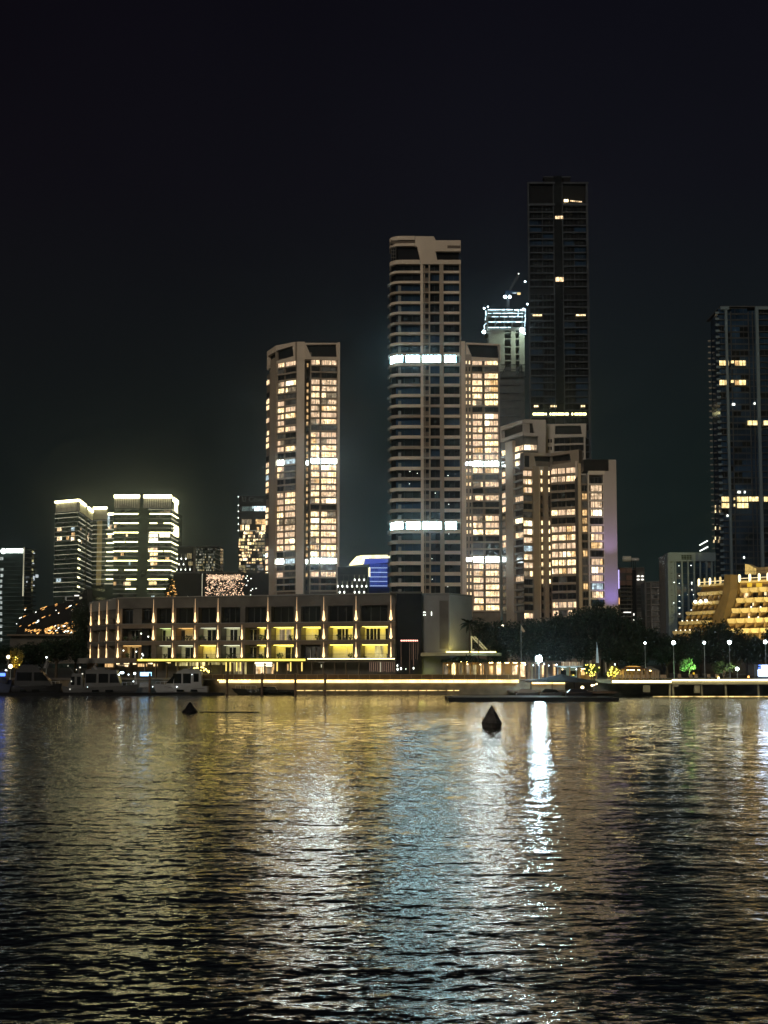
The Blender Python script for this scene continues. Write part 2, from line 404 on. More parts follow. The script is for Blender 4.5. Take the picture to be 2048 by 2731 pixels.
M['tent_brown'] = surf('brown_tent', (.20, .10, .04), .9)
M['tent_glow'] = glow('orange_glow_roof', (1, .5, .1), .75)  # roof top glows itself, in place of orange light falling on it
M['leaf_y'] = surf('yellowish_leaves', (.16, .14, .03), .7, var=.4, scale=1); M['leaf_g'] = surf('bright_leaves', (.09, .15, .05), .7, var=.4, scale=1)
M['lamp_pole'] = surf('grey_lamp_pole', (.3, .33, .32), .5)
M['spire_white'] = surf('pale_blue_paint', (.5, .62, .66), .6)
M['kiosk_w'] = glow('kiosk_light_box', (.55, .72, 1), 9)
M['boat_white_lamp'] = glow('boat_cabin_light', (.75, .95, 1), 7); M['boat_small_lamp'] = glow('boat_small_light', (.8, .95, 1), 7)
M['gel_grey'] = surf('grey_gelcoat', (.08, .08, .078), .3, var=.1); M['gel_dark'] = surf('dark_gelcoat', (.022, .022, .023), .3, var=.1)  # gel_dark is an even, nearly black gelcoat colour
M['boat_spark'] = glow('dim_boat_lamp', (.9, .9, .75), 1.2)
M['gel_blue'] = surf('blue_grey_gelcoat', (.07, .08, .11), .3)
M['black_gloss'] = surf('black_gloss_gelcoat', (.015, .014, .013), .15)
WN1, WN2, WR, WS = (.60, .40), (.34, .22), .04, .048; HAZE = .00013

# ------------------------------------------------------------------ towers of flats
GROUND = 2.8
LITM = {'L': ['lit', 'lit', 'lit2', 'lit_curtain', 'lit_curtain', 'lit_soft'], 'l': ['lit3'], 'D': ['glass'], 'd': ['dimroom'], 'W': ['white_neutral'], 'w': ['white_dim'], 'Y': ['lit2'], 'B': ['glass_blue']}
WAVE = [(0, .3), (.12, .75), (.3, .95), (.42, .45), (.5, .4), (.62, .8), (.82, 1.0), (1, .35)]
def storeys(T, fac, cols, rows, zt, dz, pyref, slab='beige_shade', slabspan=None, depth=0.9, wh=0.70, mull=(1, 2), prof=WAVE, part='balcony', side='brown'):
    """rows: list of strings, one letter per column; windows lie back behind a run of balcony slabs"""
    us = [(fac.uz(a, pyref)[0], fac.uz(b, pyref)[0]) for a, b in cols]
    s0, s1 = slabspan and (fac.uz(slabspan[0], pyref)[0], fac.uz(slabspan[1], pyref)[0]) or (us[0][0] - .3, us[-1][1] + .3)
    for i, r in enumerate(rows):
        z1 = zt - i * dz; z0 = z1 - wh * dz
        for j, (a, b) in enumerate(us):
            c = r[j % len(r)]
            if c == '.': continue
            m = random.choice(LITM[c])
            if c == 'D' and rnd() < .25: m = 'dimroom'
            window(T, fac, a, b, z0, z1, 0.05 if part is None else 0.02, m, mull=mull[j % len(mull)])
        if part:
            mb = MB()
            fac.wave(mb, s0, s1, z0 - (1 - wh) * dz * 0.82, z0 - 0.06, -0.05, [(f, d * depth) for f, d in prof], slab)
            T.many(part, mb, (s1 - s0) * dz * .3)
    return us
def vwall(T, fac, px0, px1, py0, z0, pyref, d0, d1, m, name='wall_pier', mb=None):
    u0 = fac.uz(px0, pyref)[0]; u1 = fac.uz(px1, pyref)[0]; z1 = fac.uz((px0 + px1) / 2, py0)[1]
    q = mb or MB(); fac.box(q, u0, u1, z0, z1, d0, d1, m)
    if mb is None: T.part(name, q)
def crown(T, fac, px0, px1, pytop0, pytop1, hole, m, name='roof_crown', d=0.6, back=3.0):
    """parapet frame with a dark slanted opening; hole = 4 pixel corners (tl, tr, br, bl); pybot below"""
    (ax, ay), (bx, by), (cx_, cy_), (dx, dy_) = hole
    bot = max(cy_, dy_)
    mb = MB()
    g = lambda a, b: fac.uz(a, b)
    TL, TR = g(px0, pytop0), g(px1, pytop1)
    h = [g(*p) for p in hole]
    zb = min(h[2][1], h[3][1]) - 1.3
    fac.poly(mb, [(TL[0], h[0][1]), h[0], h[1], (TR[0], h[1][1]), TR, TL], -back, d, m)               # top band
    fac.poly(mb, [(TL[0], h[3][1]), (TL[0], h[0][1]), h[0], h[3]], -back, d - .003, m)
    fac.poly(mb, [h[2], h[1], (TR[0], h[1][1]), (TR[0], h[2][1])], -back, d - .003, m)
    fac.poly(mb, [(TL[0], zb), (TL[0], h[3][1]), h[3], h[2], (TR[0], h[2][1]), (TR[0], zb)], -back, d - .006, m)
    T.part(name, mb)
    k = MB(); fac.poly(k, [h[0], h[3], h[2], h[1]], -back - .1, -1.2, 'black'); T.part('dark_opening_panel', k)  # black panel stands in for the darkness inside the opening

# --- twin lobed tower, all lit up
def twin_tower():
    T = Thing('apartment_tower', 'cream twin-lobed apartment tower with nearly every warm window lit', 'apartment tower', (PX(810, 760), 760, GROUND))
    PR = 1270
    fR = facp(826, 739, 905, 741, PR); fL1 = facp(738, 748, 790, 740, PR); fL0 = facp(715, 764, 738, 748, PR)
    fL2 = facp(790, 740, 811, 740, PR); fS = facp(811, 747, 826, 747, PR)
    zt = fR.uz(865, 961)[1]; dz = (zt - fR.uz(865, 1561)[1]) / 34
    zb = fR.uz(865, 1584)[1]; zlow = GROUND
    core = MB()
    def pp(px, Y): return (P(px, PR, Y).x, Y)
    core.plan([pp(716, 765), pp(738, 748.6), pp(790, 740.6), pp(811, 740.6), pp(811.01, 747.5), pp(826, 747.5), pp(826.01, 740.4), pp(904, 741.6), pp(904, 766), pp(760, 790), pp(716, 772)], zlow, zt + 2.2, 'brown')
    T.part('wall', core)
    Lp = 'LDDLLdLLLLLDLLDWLLDDLLLLLLLLLDWDLDD'
    Rp = 'LDDLLLLLLLDLLLLWLLLLLLDLLLLLLLWDLDD'
    lrows = [c + ('d' if c == 'L' and rnd() < .12 else ('w' if c == 'W' else c)) for c in Lp]
    lrows = ['W' + 'w' if c[0] == 'W' else c for c in lrows]
    storeys(T, fL1, [(740, 756), (761, 787)], lrows, zt, dz, PR, slabspan=(738.5, 790), mull=(1, 1), prof=[(0, .5), (.16, 1), (.33, .9), (.42, .45), (.55, .9), (.9, 1.0), (1, .5)])
    storeys(T, fR, [(829.5, 851), (857, 896)], list(Rp), zt, dz, PR, slabspan=(827, 904), mull=(1, 2))
    # narrow side windows and slot windows
    us = fS.uz(817, PR)[0]; ue = fS.uz(821, PR)[0]
    for i, c in enumerate(Rp):
        z1 = zt - i * dz
        m = {'L': 'lit3', 'D': 'glass', 'W': 'white_neutral'}[c]
        window(T, fS, us, ue, z1 - dz * .62, z1 - dz * .05, .05, m, mull=1, name='slot_window')
    fX = facp(709, 768, 717, 763, PR)
    sp_ = 'DLDDLLDLDLLLDDLLWLLDDLLLDDDLLLLLDDD'
    for i, c in enumerate(sp_):
        z1 = zt - (i + .6) * dz
        u0, u1 = .3, fX.L - .3
        if c != 'D' or i % 2: window(T, fX, u0, u1, z1 - dz * .7, z1, .05, {'L': 'lit', 'D': 'glass', 'W': 'white_dim'}[c], mull=0, name='side_window')
    mb = MB(); mb.plan([pp(710, 768.3), pp(716, 764.5), pp(718, 772), pp(713, 776)], zlow, zt - 2, 'brown'); T.part('side_bay', mb)
    for (f, a, b, py, m, d) in ((fL0, 723, 738.3, 958, 'beige_shade', .8), (fL2, 790, 811, 915, 'beige', .5), (fR, 899, 905.2, 914, 'beige', 1.1), (fS, 811, 815, 930, 'beige_shade', .6), (fR, 826, 828.5, 940, 'beige_shade', .5), (fR, 851.7, 856.3, 960, 'brown', .25)):
        vwall(T, f, a, b, py, zb if f is not fL0 else zlow, PR, -.4, d, m)
    crown(T, fL1, 738.2, 790, 922, 912, [(738.4, 936), (782, 923), (785, 950), (738.4, 964)], 'beige')
    crown(T, fL0, 715, 738.2, 938, 922, [(716.5, 950), (738.1, 938), (738.1, 964), (716.5, 976)], 'beige')
    vwall(T, fL2, 790, 811, 912, zt, PR, -3, .7, 'beige', 'crown_pier')
    crown(T, fR, 813, 905, 915, 915, [(816, 920), (896, 919), (898, 953), (830, 952)], 'beige')
    # podium storeys behind the waterfront block
    T.finish(); return T
twin_tower()

# --- tallest pale tower in the centre, dark except for two white refuge floors
def centre_tower():
    Y = 520; PR = 1100
    T = Thing('apartment_tower', 'tall unlit beige tower with rounded balcony corners and two glaring white floors', 'apartment tower', (PX(1135, 545), 545, GROUND))
    f = facp(1052, Y, 1230, Y, PR)
    zt = f.uz(1135, 705)[1]; dz = (f.uz(1135, 725.5)[1] - f.uz(1135, 1557)[1]) / 30   # slab centres
    zs0 = f.uz(1135, 725.5)[1]; zb = f.uz(1135, 1583)[1]; ztop = f.uz(1090, 631)[1]
    g = lambda a, b=PR: f.uz(a, b)[0]
    uL = g(1039); uR = g(1230)
    zc = f.uz(1135, 693)[1]
    core = MB()
    A = [(uL + 2.6, -1.4), (uR - .5, -1.4), (uR - .5, -24), (uL + 1, -24), (uL + .6, -4.5)]
    core.plan([f.pt(u, d, 0)[:2] for u, d in A], GROUND, zc + 5.4, 'black'); T.part('wall', core)
    # window bands in the openings
    opens = [(1056, 1122), (1129.5, 1144), (1148, 1172.5), (1184, 1226)]
    rows = 31
    def ring(u0, r, d):   # rounded left corner of the slab edge, seen from above
        pts = []
        for k in range(7):
            t = math.pi / 2 * k / 6
            pts.append((u0 + r - r * math.sin(t) * 1.0, d - r + r * math.cos(t)))
        return pts
    corner = ring(uL, 4.2, .35)
    for i in range(rows + 1):
        zc_ = zs0 - (i - 1) * dz
        if i == 0: continue
        mb = MB(); z0, z1 = zc_ - .42 - .012 * i, zc_ + .40
        pts = [(g(1122.5), .35)] + corner + [(uL, -12), (uL + 1.2, -12), (uL + 1.2, -4), (uL + 3, -1.2), (g(1122.5), -1.2)]
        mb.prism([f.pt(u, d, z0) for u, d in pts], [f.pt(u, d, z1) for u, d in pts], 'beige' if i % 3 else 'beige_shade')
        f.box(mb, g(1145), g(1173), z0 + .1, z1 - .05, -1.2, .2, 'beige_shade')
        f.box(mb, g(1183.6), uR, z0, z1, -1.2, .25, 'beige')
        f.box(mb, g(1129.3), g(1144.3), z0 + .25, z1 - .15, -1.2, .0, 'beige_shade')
        T.many('floor_band', mb, 50)
    for i in range(-1, rows):
        z1 = zs0 - i * dz - .55; z0 = zs0 - (i + 1) * dz + .45
        if i < 0: z1 = zt - .1
        ylo = i == 8; yhi = i == 24
        for j, (a, b) in enumerate(opens):
            if ylo or yhi: continue
            c = 'glass'
            if j == 1: 
                window(T, f, g(a), g(b), z0, z0 + (z1 - z0) * .52, -.9, 'brown', mull=0)
                window(T, f, g(a) + .4, g(b) - .3, z0 + (z1 - z0) * .58, z1, -.9, 'glass', mull=0)
                continue
            window(T, f, g(a), g(b), z0, z1, -1.35, random.choice(['glass', 'glass', 'glass_blue']), mull=(2, 0, 1, 2)[j])
        if ylo or yhi:
            for a, b in ((1058, 1074), (1083, 1119), (1127, 1144), (1147, 1175), (1186.5, 1216)):
                window(T, f, g(a), g(b), z0 + .1, z1, .40, 'white_lit', mull=2, frame='grey', name='refuge_window', fw=.3)
            fc = Fac(f.pt(uL + .3, -3.2, 0), f.pt(g(1058), .38, 0))
            window(T, fc, .2, fc.L - .1, z0 + .1, z1, .1, 'white_lit', mull=1, frame='white', name='refuge_window')
        elif i > 0:
            k = MB(); f.box(k, g(1062), g(1070), z0, z0 + (z1 - z0) * (.55 if i > 9 else 1), -1.3, -1.0, 'grey')
            if i not in (ylo, yhi): T.many('balcony_screen', k, 3)
    for a, b, d in ((1122, 1129.5, .30), (1144, 1147.8, .22), (1173, 1184, .32), (1226.5, 1230.5, .3)):
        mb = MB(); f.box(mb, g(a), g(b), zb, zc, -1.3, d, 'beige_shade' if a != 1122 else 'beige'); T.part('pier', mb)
    mb = MB(); f.box(mb, g(1132), g(1134.5), zb, zc, -1.2, -.35, 'beige_shade'); T.part('pier', mb)
    # crown
    mb = MB()
    c = lambda pts, d, m='beige': f.ppoly(mb, pts, -2.5, d, m)
    def rounded(pya, pyb, px1, d, m='beige'):
        z1 = f.uz(1090, pya)[1]; z0 = f.uz(1090, pyb)[1]
        pts = [(g(px1), d)] + ring(uL, 4.2, d) + [(uL, -10), (uL + 1, -10), (uL + 1, -4), (uL + 3, -1.5), (g(px1), -1.5)]
        mb.prism([f.pt(u, q, z0) for u, q in pts], [f.pt(u, q, z1) for u, q in pts], m)
    rounded(630, 640.3, 1107, .35); rounded(649.5, 656.5, 1107, .35); rounded(693.5, 704.5, 1121, .35)
    c([(1107, 630.5), (1107, 657), (1112.5, 659), (1121, 693.8), (1121, 705), (1166, 705), (1166, 693.8), (1161, 671), (1228.5, 671), (1228.5, 641.5), (1162, 641.5), (1156.5, 631)], .352)
    f.rect(mb, 1166.1, 693.8, 1229, 705, -2.5, .345, 'beige')
    T.part('roof_crown', mb)
    k = MB(); f.rect(k, 1193, 655.5, 1227.5, 663, .3, .42, 'brown'); T.part('roof_slot', k)
    k = MB(); f.rect(k, 1042, 640.4, 1106.5, 649.4, -2, -.3, 'brown'); T.part('roof_slot', k)
    # scaffold on the left corner of the crown
    k = MB()
    for py in (659, 668, 677, 686): f.rect(k, 1041, py, 1056, py + .9, -.2, .1, 'grey')
    for px in (1043, 1049, 1055): f.rect(k, px, 656, px + .9, 693, -.2, .1, 'grey')
    T.part('louvre_screen', k)
    # side balcony tips catching the light along the left edge
    for i in range(1, rows):
        z1 = zs0 - i * dz + .1
        k = MB(); fs = Fac(f.pt(uL - .5, -5, 0), f.pt(uL - .1, -2.6, 0)); fs.box(k, 0, fs.L, z1 - 1.1, z1, -.2, .2, 'grey'); T.many('balcony_tip', k, 1)
    # faint lamps in the dark rooms, and reflections drawn as glowing boxes
    for (px, py) in ((1092, 1257), (1112, 1262), (1091, 1290), (1188, 1190), (1194, 1268), (1190, 1277), (1160, 1315), (1188, 1330), (1196, 1345), (1190, 1530), (1151, 1490), (1196, 1424), (1152, 1545), (1193, 1565), (1210, 1224), (1131, 639 + 800)):
        k = MB(); u, z = f.uz(px, py); f.box(k, u, u + .28, z, z + .22, -1.3, -1.15, 'star'); T.many('lamp', k, 1)  # some of these are reflections drawn as glowing boxes, not lamps
    T.finish()
centre_tower()

# --- narrow lit tower touching its right side
def right_wing():
    Y = 725; PR = 1270
    T = Thing('apartment_tower', 'narrow lit beige tower tight against the right side of the tall unlit tower', 'apartment tower', (PX(1285, 750), 750, GROUND))
    f = facp(1230, Y, 1333, Y, PR)
    zt = f.uz(1290, 961)[1]; dz = (zt - f.uz(1290, 961 + 18.15 * 36)[1]) / 36
    g = lambda a: f.uz(a, PR)[0]
    core = MB(); core.plan([f.pt(u, d, 0)[:2] for u, d in ((g(1226), -1), (g(1332), -.6), (g(1332), -25), (g(1226), -25))], GROUND, zt + 1.5, 'brown'); T.part('wall', core)
    pat = 'LDLLLLLDLLLLLLLWLdLDLDDLLLDDDWLLLLLLL'
    rows = []
    for i, c in enumerate(pat): rows.append(c + ('d' if (c == 'L' and i in (1, 17)) else c))
    storeys(T, f, [(1261.5, 1287), (1294, 1329)], rows, zt, dz, PR, slabspan=(1259, 1332), mull=(1, 2))
    for i, c in enumerate(pat):
        z1 = zt - i * dz
        for a, b in ((1243.5, 1246), (1251.8, 1255.2), (1235.5, 1237)):
            window(T, f, g(a), g(b), z1 - dz * .62, z1 - dz * .1, .75, {'L': 'lit', 'D': 'glass', 'd': 'lit3', 'W': 'white_neutral'}[c], mull=-1 if a < 1240 else 0, name='bathroom_window')
    zb = f.uz(1290, 1645)[1]
    vwall(T, f, 1226, 1242, 911, zb, PR, -1, .9, 'beige', 'wall_pier')
    vwall(T, f, 1242.05, 1259, 946, zb, PR, -.5, .7, 'beige_shade', 'wall_pier')
    vwall(T, f, 1287.5, 1293.5, 960, zb, PR, -.4, .2, 'brown', 'wall_pier')
    vwall(T, f, 1331, 1334, 920, zb, PR, -.5, .9, 'grey', 'wall_pier')
    crown(T, f, 1242, 1334, 914, 918, [(1245, 919), (1327, 922), (1330, 956), (1258, 952)], 'beige')
    T.finish()
right_wing()

# --- tallest dark tower
def dark_tower():
    Y = 830; PR = 800
    T = Thing('skyscraper', 'tallest dark skyscraper with a black central spine and only a few lit windows', 'skyscraper', (PX(1490, 860), 860, GROUND))
    f = facp(1409, Y, 1571, Y, PR); g = lambda a: f.uz(a, PR)[0]
    ztop = f.uz(1490, 486)[1]
    core = MB(); core.plan([f.pt(u, d, 0)[:2] for u, d in ((g(1411), -1.2), (g(1570), -1.2), (g(1573), -34), (g(1411) + 4.2, -34))], GROUND, ztop - 1, 'black'); T.part('wall', core)
    mb = MB(); f.rect(mb, 1479.5, 469.5, 1501, 1075, -6, .5, 'glass'); T.part('central_spine', mb)
    for a, b, t_ in ((1409, 1413.5, 487), (1566, 1571, 487), (1478, 1479.6, 487), (1501.2, 1503.5, 487)):
        vwall(T, f, a, b, t_, GROUND, PR, -1.5, .6, 'slab', 'pier')
    mb = MB(); f.rect(mb, 1412, 486, 1479, 491, -2, .62, 'slab'); f.rect(mb, 1502, 486, 1569, 491, -2, .62, 'slab')
    f.rect(mb, 1412, 543, 1479, 549, -2, .62, 'slab'); f.rect(mb, 1502, 543, 1569, 549, -2, .62, 'slab')
    T.part('roof_crown', mb)
    mb = MB(); f.rect(mb, 1450, 467.5, 1524, 470, -8, -2, 'slab'); f.rect(mb, 1452, 470, 1478, 486, -8, -2.3, 'black'); f.rect(mb, 1502, 470, 1522, 486, -8, -2.3, 'black'); T.part('roof_plant_room', mb)
    n = 0; y = 566.0
    lit = {}
    i = 0
    zs0 = f.uz(1445, 566)[1]; dz = (zs0 - f.uz(1445, 566 + 18.2 * 27)[1]) / 27
    for i in range(38):
        z = zs0 - i * dz
        if 11 <= i <= 13 and i in (12,): continue
        for a, b in ((1413.5, 1478), (1503.5, 1566)):
            k = MB(); f.box(k, g(a), g(b), z - .28, z + .38, -1, .35, 'slab')
            if i < 10 and a < 1450: f.box(k, g(1448), g(1449.3), z + .38, z + dz - .3, -1, .2, 'slab')
            if 6 < i < 12 and a > 1450: f.box(k, g(1533), g(1534.2), z + .38, z + dz - .3, -1, .2, 'slab')
            T.many('floor_band', k, 30)
        for a, b in ((1415, 1446), (1450, 1477), (1505, 1532), (1535, 1565)):
            window(T, f, g(a), g(b), z + .5, z + dz - .4, -1.12, 'glass' if rnd() < .8 else 'glass_blue', mull=2)
    def litw(px0, py0, px1, py1, m, d=.75, mull=2):
        u0, z1 = f.uz(px0, py0); u1, z0 = f.uz(px1, py1); k = MB(); f.quad(k, u0, u1, z0, z1, d, m)
        for q in range(mull): f.box(k, u0 + (u1 - u0) * (q + 1) / (mull + 1) - .08, u0 + (u1 - u0) * (q + 1) / (mull + 1) + .08, z0, z1, d - .05, d + .05, 'slate')
        f.box(k, u0 - .2, u1 + .2, z0 - .25, z0 - .05, d - .3, d + .3, 'slab'); T.part('lit_window', k)
    litw(1480, 577, 1501, 585, 'lit'); litw(1481, 740, 1502, 752, 'lit', mull=1)
    litw(1420.5, 837.5, 1445, 843.5, 'lit2', .3); litw(1536, 836.5, 1561, 843, 'lit2', .3)
    litw(1504, 532, 1515, 539, 'bulb', .2, 1)
    for q in range(6): litw(1520 + q * 5.5, 534 + q * .6, 1524 + q * 5.5, 538 + q * .5, 'lit', .2, 0)
    for a, b in ((1421, 1452), (1454.5, 1457.5), (1466, 1470), (1472, 1516), (1524, 1528), (1532, 1563)):
        litw(a, 1101.5, b, 1107.5, 'led', .4, 2 if b - a > 10 else 0)
    for a in (1424, 1428, 1432, 1468, 1472.5, 1477, 1481, 1549, 1553, 1557): litw(a, 1081, a + 3, 1086, 'lit2', .4, 0)
    T.finish()
dark_tower()

# --- tower under construction, crane on top
def building_site():
    Y = 900; PR = 900
    T = Thing('unfinished_tower', 'raw concrete tower under construction with floodlit top and strings of cool work lights', 'unfinished building', (PX(1350, 920), 920, GROUND))
    f = facp(1302, Y, 1403, Y, PR); g = lambda a: f.uz(a, PR)[0]
    mb = MB(); f.rect(mb, 1304, 882, 1346, 990, -18, 0, 'concrete'); f.rect(mb, 1362.5, 882, 1375, 990, -18, 0, 'concrete'); f.rect(mb, 1385, 882, 1399, 990, -18, 0, 'concrete')
    for py in (905, 926, 946, 963): f.rect(mb, 1346, py - 3, 1399, py, -18, -.3, 'concrete')
    T.part('concrete_core', mb)
    mb = MB(); f.rect(mb, 1336, 978, 1400, 1240, -20, -.6, 'slate'); f.rect(mb, 1300, 978, 1336, 1240, -20, -.6, 'slate'); T.part('wall', mb)
    for i in range(13):
        k = MB(); py = 985 + i * 20.5
        f.rect(k, 1334, py, 1386, py + 1.8, -.7, 0, 'slab'); T.many('floor_slab', k, 5)
    mb = MB()
    for py in (828, 842, 856, 872, 886): f.rect(mb, 1296, py, 1400, py + 2, -16, -.5, 'concrete')
    for px in (1300, 1320, 1345, 1365, 1392): f.rect(mb, px, 830, px + 2, 882, -1.5, -.8, 'concrete')
    f.rect(mb, 1299, 873, 1398, 880, -15, -.9, 'concrete')
    T.part('formwork_floors', mb)
    def tube(px0, py0, px1, py1, m='led_cool', r=.22):
        u0, z0 = f.uz(px0, py0); u1, z1 = f.uz(px1, py1)
        k = MB(); k.tube(f.pt(u0, .3, z0), f.pt(u1, .3, z1), r, r, m, 5); T.part('work_light', k)
    for py, a, b in ((826.5, 1301, 1398), (836, 1301, 1399), (845, 1311, 1394), (859, 1302, 1400), (873.5, 1301, 1362)):
        x = a
        while x < b:
            w = ru(9, 26); tube(x, py + ru(-.4, .4), min(b, x + w), py + ru(-.4, .4), r=ru(.16, .38)); x += w + ru(.2, 4)
    for (a, b, c, d) in ((1295, 829, 1296, 842), (1295, 845, 1294, 854), (1297, 862, 1291, 868), (1291, 868, 1292, 878), (1401, 824, 1400, 846), (1401, 848, 1399, 872), (1382, 828, 1381, 846), (1399, 875, 1398, 892)): tube(a, b, c, d, r=.24)
    for (px, py, r) in ((1290, 886, 1.1), (1392, 881, 1.5), (1291, 823, .55), (1301, 819, .4), (1400, 752, .5), (1406, 812, .5), (1396, 826, .7), (1399, 890, .5)):
        k = MB(); u, z = f.uz(px, py); k.ball(f.pt(u, .8, z), r, 'flood_site', 8); T.part('flood_light', k)
    # scaffold bracket
    k = MB()
    for a, b, c, d in ((1334, 974, 1402, 974), (1390, 974, 1391, 1010), (1334, 1006, 1402, 1006), (1336, 1004, 1350, 976), (1375, 1004, 1388, 976)):
        u0, z0 = f.uz(a, b); u1, z1 = f.uz(c, d); k.tube(f.pt(u0, 1.2, z0), f.pt(u1, 1.2, z1), .35, .35, 'black', 4)
    T.part('scaffold', k)
    T.finish()
    C = Thing('tower_crane', 'dark tower crane with raised jib and two cool lamps on the unfinished tower', 'crane', (f.pt(g(1356), -6, f.uz(1356, 828)[1])))
    fc = facp(1302, Y + 6, 1403, Y + 6, PR)
    def tb(mb, a, b, c, d, r, m='slate'):
        u0, z0 = fc.uz(a, b); u1, z1 = fc.uz(c, d); mb.tube(fc.pt(u0, 0, z0), fc.pt(u1, 0, z1), r, r, m, 4)
    mb = MB(); tb(mb, 1353, 828, 1353, 782, .5); tb(mb, 1357, 828, 1357, 782, .5)
    for q in range(6): tb(mb, 1353, 826 - q * 7, 1357, 819 - q * 7, .2)
    C.part('mast', mb)
    mb = MB(); tb(mb, 1360, 776, 1383, 735, .5); tb(mb, 1357, 775, 1381, 731, .4); tb(mb, 1380, 735, 1380, 755, .12); C.part('jib', mb)
    mb = MB(); fc.rect(mb, 1346, 777, 1390, 783, -2, 2, 'glass_blue'); C.part('counter_jib', mb)
    mb = MB(); fc.rect(mb, 1379, 783, 1387, 788.5, 2.1, 2.6, 'gold_lit'); fc.rect(mb, 1366, 782.5, 1378, 785.5, 2.1, 2.5, 'white_dim'); C.part('cab', mb)
    for px, py in ((1346, 795), (1358, 795)):
        k = MB(); u, z = fc.uz(px, py); k.ball(fc.pt(u, 3, z), .95, 'flood_site', 8); C.part('lamp', k)
    k = MB(); u, z = fc.uz(1383, 730); k.ball(fc.pt(u, 0, z), .35, 'star', 6); C.part('lamp', k)
building_site()
lt = bpy.data.lights.new('site_flood', 'SPOT'); lt.energy = 12000; lt.color = (0.80, 1.0, 0.78); lt.spot_size = math.radians(110); lt.shadow_soft_size = 1.5
lo = bpy.data.objects.new('site_flood', lt); COL.objects.link(lo)
q = P(1395, 880, 888); lo.location = q; lo.rotation_euler = (Vector((P(1372, 945, 900) - q))).to_track_quat('-Z', 'Y').to_euler()

# --- block of flats behind, right of the centre
def back_block():
    Y = 700; PR = 1300
    T = Thing('apartment_block', 'grey apartment block with two dark roof openings below the tallest dark skyscraper', 'apartment block', (PX(1450, 725), 725, GROUND))
    fl = facp(1337, 722, 1397, 700, PR); fm = facp(1397, 700, 1455, 701, PR); fr = facp(1457, 706, 1563, 702, PR)
    zt = fm.uz(1430, 1187)[1]; dz = 3.35
    core = MB()
    pp = lambda px, Yq: (P(px, PR, Yq).x, Yq)
    core.plan([pp(1338, 723), pp(1397, 701.4), pp(1455, 702.2), pp(1457, 707.4), pp(1562, 703.4), pp(1562, 730), pp(1345, 745)], GROUND, zt + 6, 'greydark'); T.part('wall', core)
    crown(T, fl, 1337, 1397, 1138, 1119.5, [(1340, 1148), (1396.5, 1130), (1396.5, 1151), (1340, 1171)], 'pale')
    crown(T, fm, 1397, 1455, 1119, 1120.5, [(1397.5, 1129), (1420, 1129), (1425, 1156), (1397.5, 1153)], 'pale')
    crown(T, fr, 1457, 1563, 1132, 1130, [(1480.5, 1135.5), (1549, 1135.5), (1552, 1158), (1480, 1159)], 'pale')
    vwall(T, fl, 1352.5, 1372.5, 1178, GROUND, PR, -1, .9, 'beige_shade'); 
    vwall(T, fm, 1436, 1455, 1140, GROUND, PR, -1, .8, 'pale'); vwall(T, fr, 1457, 1479, 1150, GROUND, PR, -1, .7, 'pale'); vwall(T, fr, 1558.5, 1563, 1150, GROUND, PR, -1, .8, 'pale')
    a = 'D L L L D D D L D D D L D L D D D D D D D D D D D'.split()
    storeys(T, fl, [(1374.5, 1396)], ['L', 'L', 'L', 'D', 'D', 'D', 'D', 'L', 'D', 'D', 'L', 'D', 'L', 'D', 'D', 'D', 'D', 'D', 'L', 'D', 'D', 'D', 'D'], zt, dz, PR, slab='grey', mull=(1,), prof=[(0, .9), (.5, .9), (1, .5)])
    storeys(T, fl, [(1339, 1351)], list('LDDLLDLLLDDDLLDDDDDDDDD'), zt, dz, PR, slab='grey', mull=(0,))
    storeys(T, fm, [(1399, 1432)], list('LDDDDDDDDDDDDDDDDDDDDD'), zt, dz, PR, slab='grey', mull=(1,), prof=[(0, .5), (.3, .9), (1, .5)])
    k = MB(); f = fr; u0, z1 = f.uz(1450, 1190); 
    storeys(T, fr, [(1481, 1520), (1524, 1556)], ['DD', 'DD', 'DD', 'DL', 'DL', 'DD', 'DD', 'LL', 'DD', 'DD'], fr.uz(1520, 1168)[1], dz * 1.07, PR, slab='pale', mull=(2, 2))
    for py in (1172, 1192):
        for px in (1462, 1468):
            u, z = fr.uz(px, py); window(T, fr, u, u + .7, z - 1.6, z, .8, 'glass', mull=-1, name='small_window')
    T.finish()
back_block()

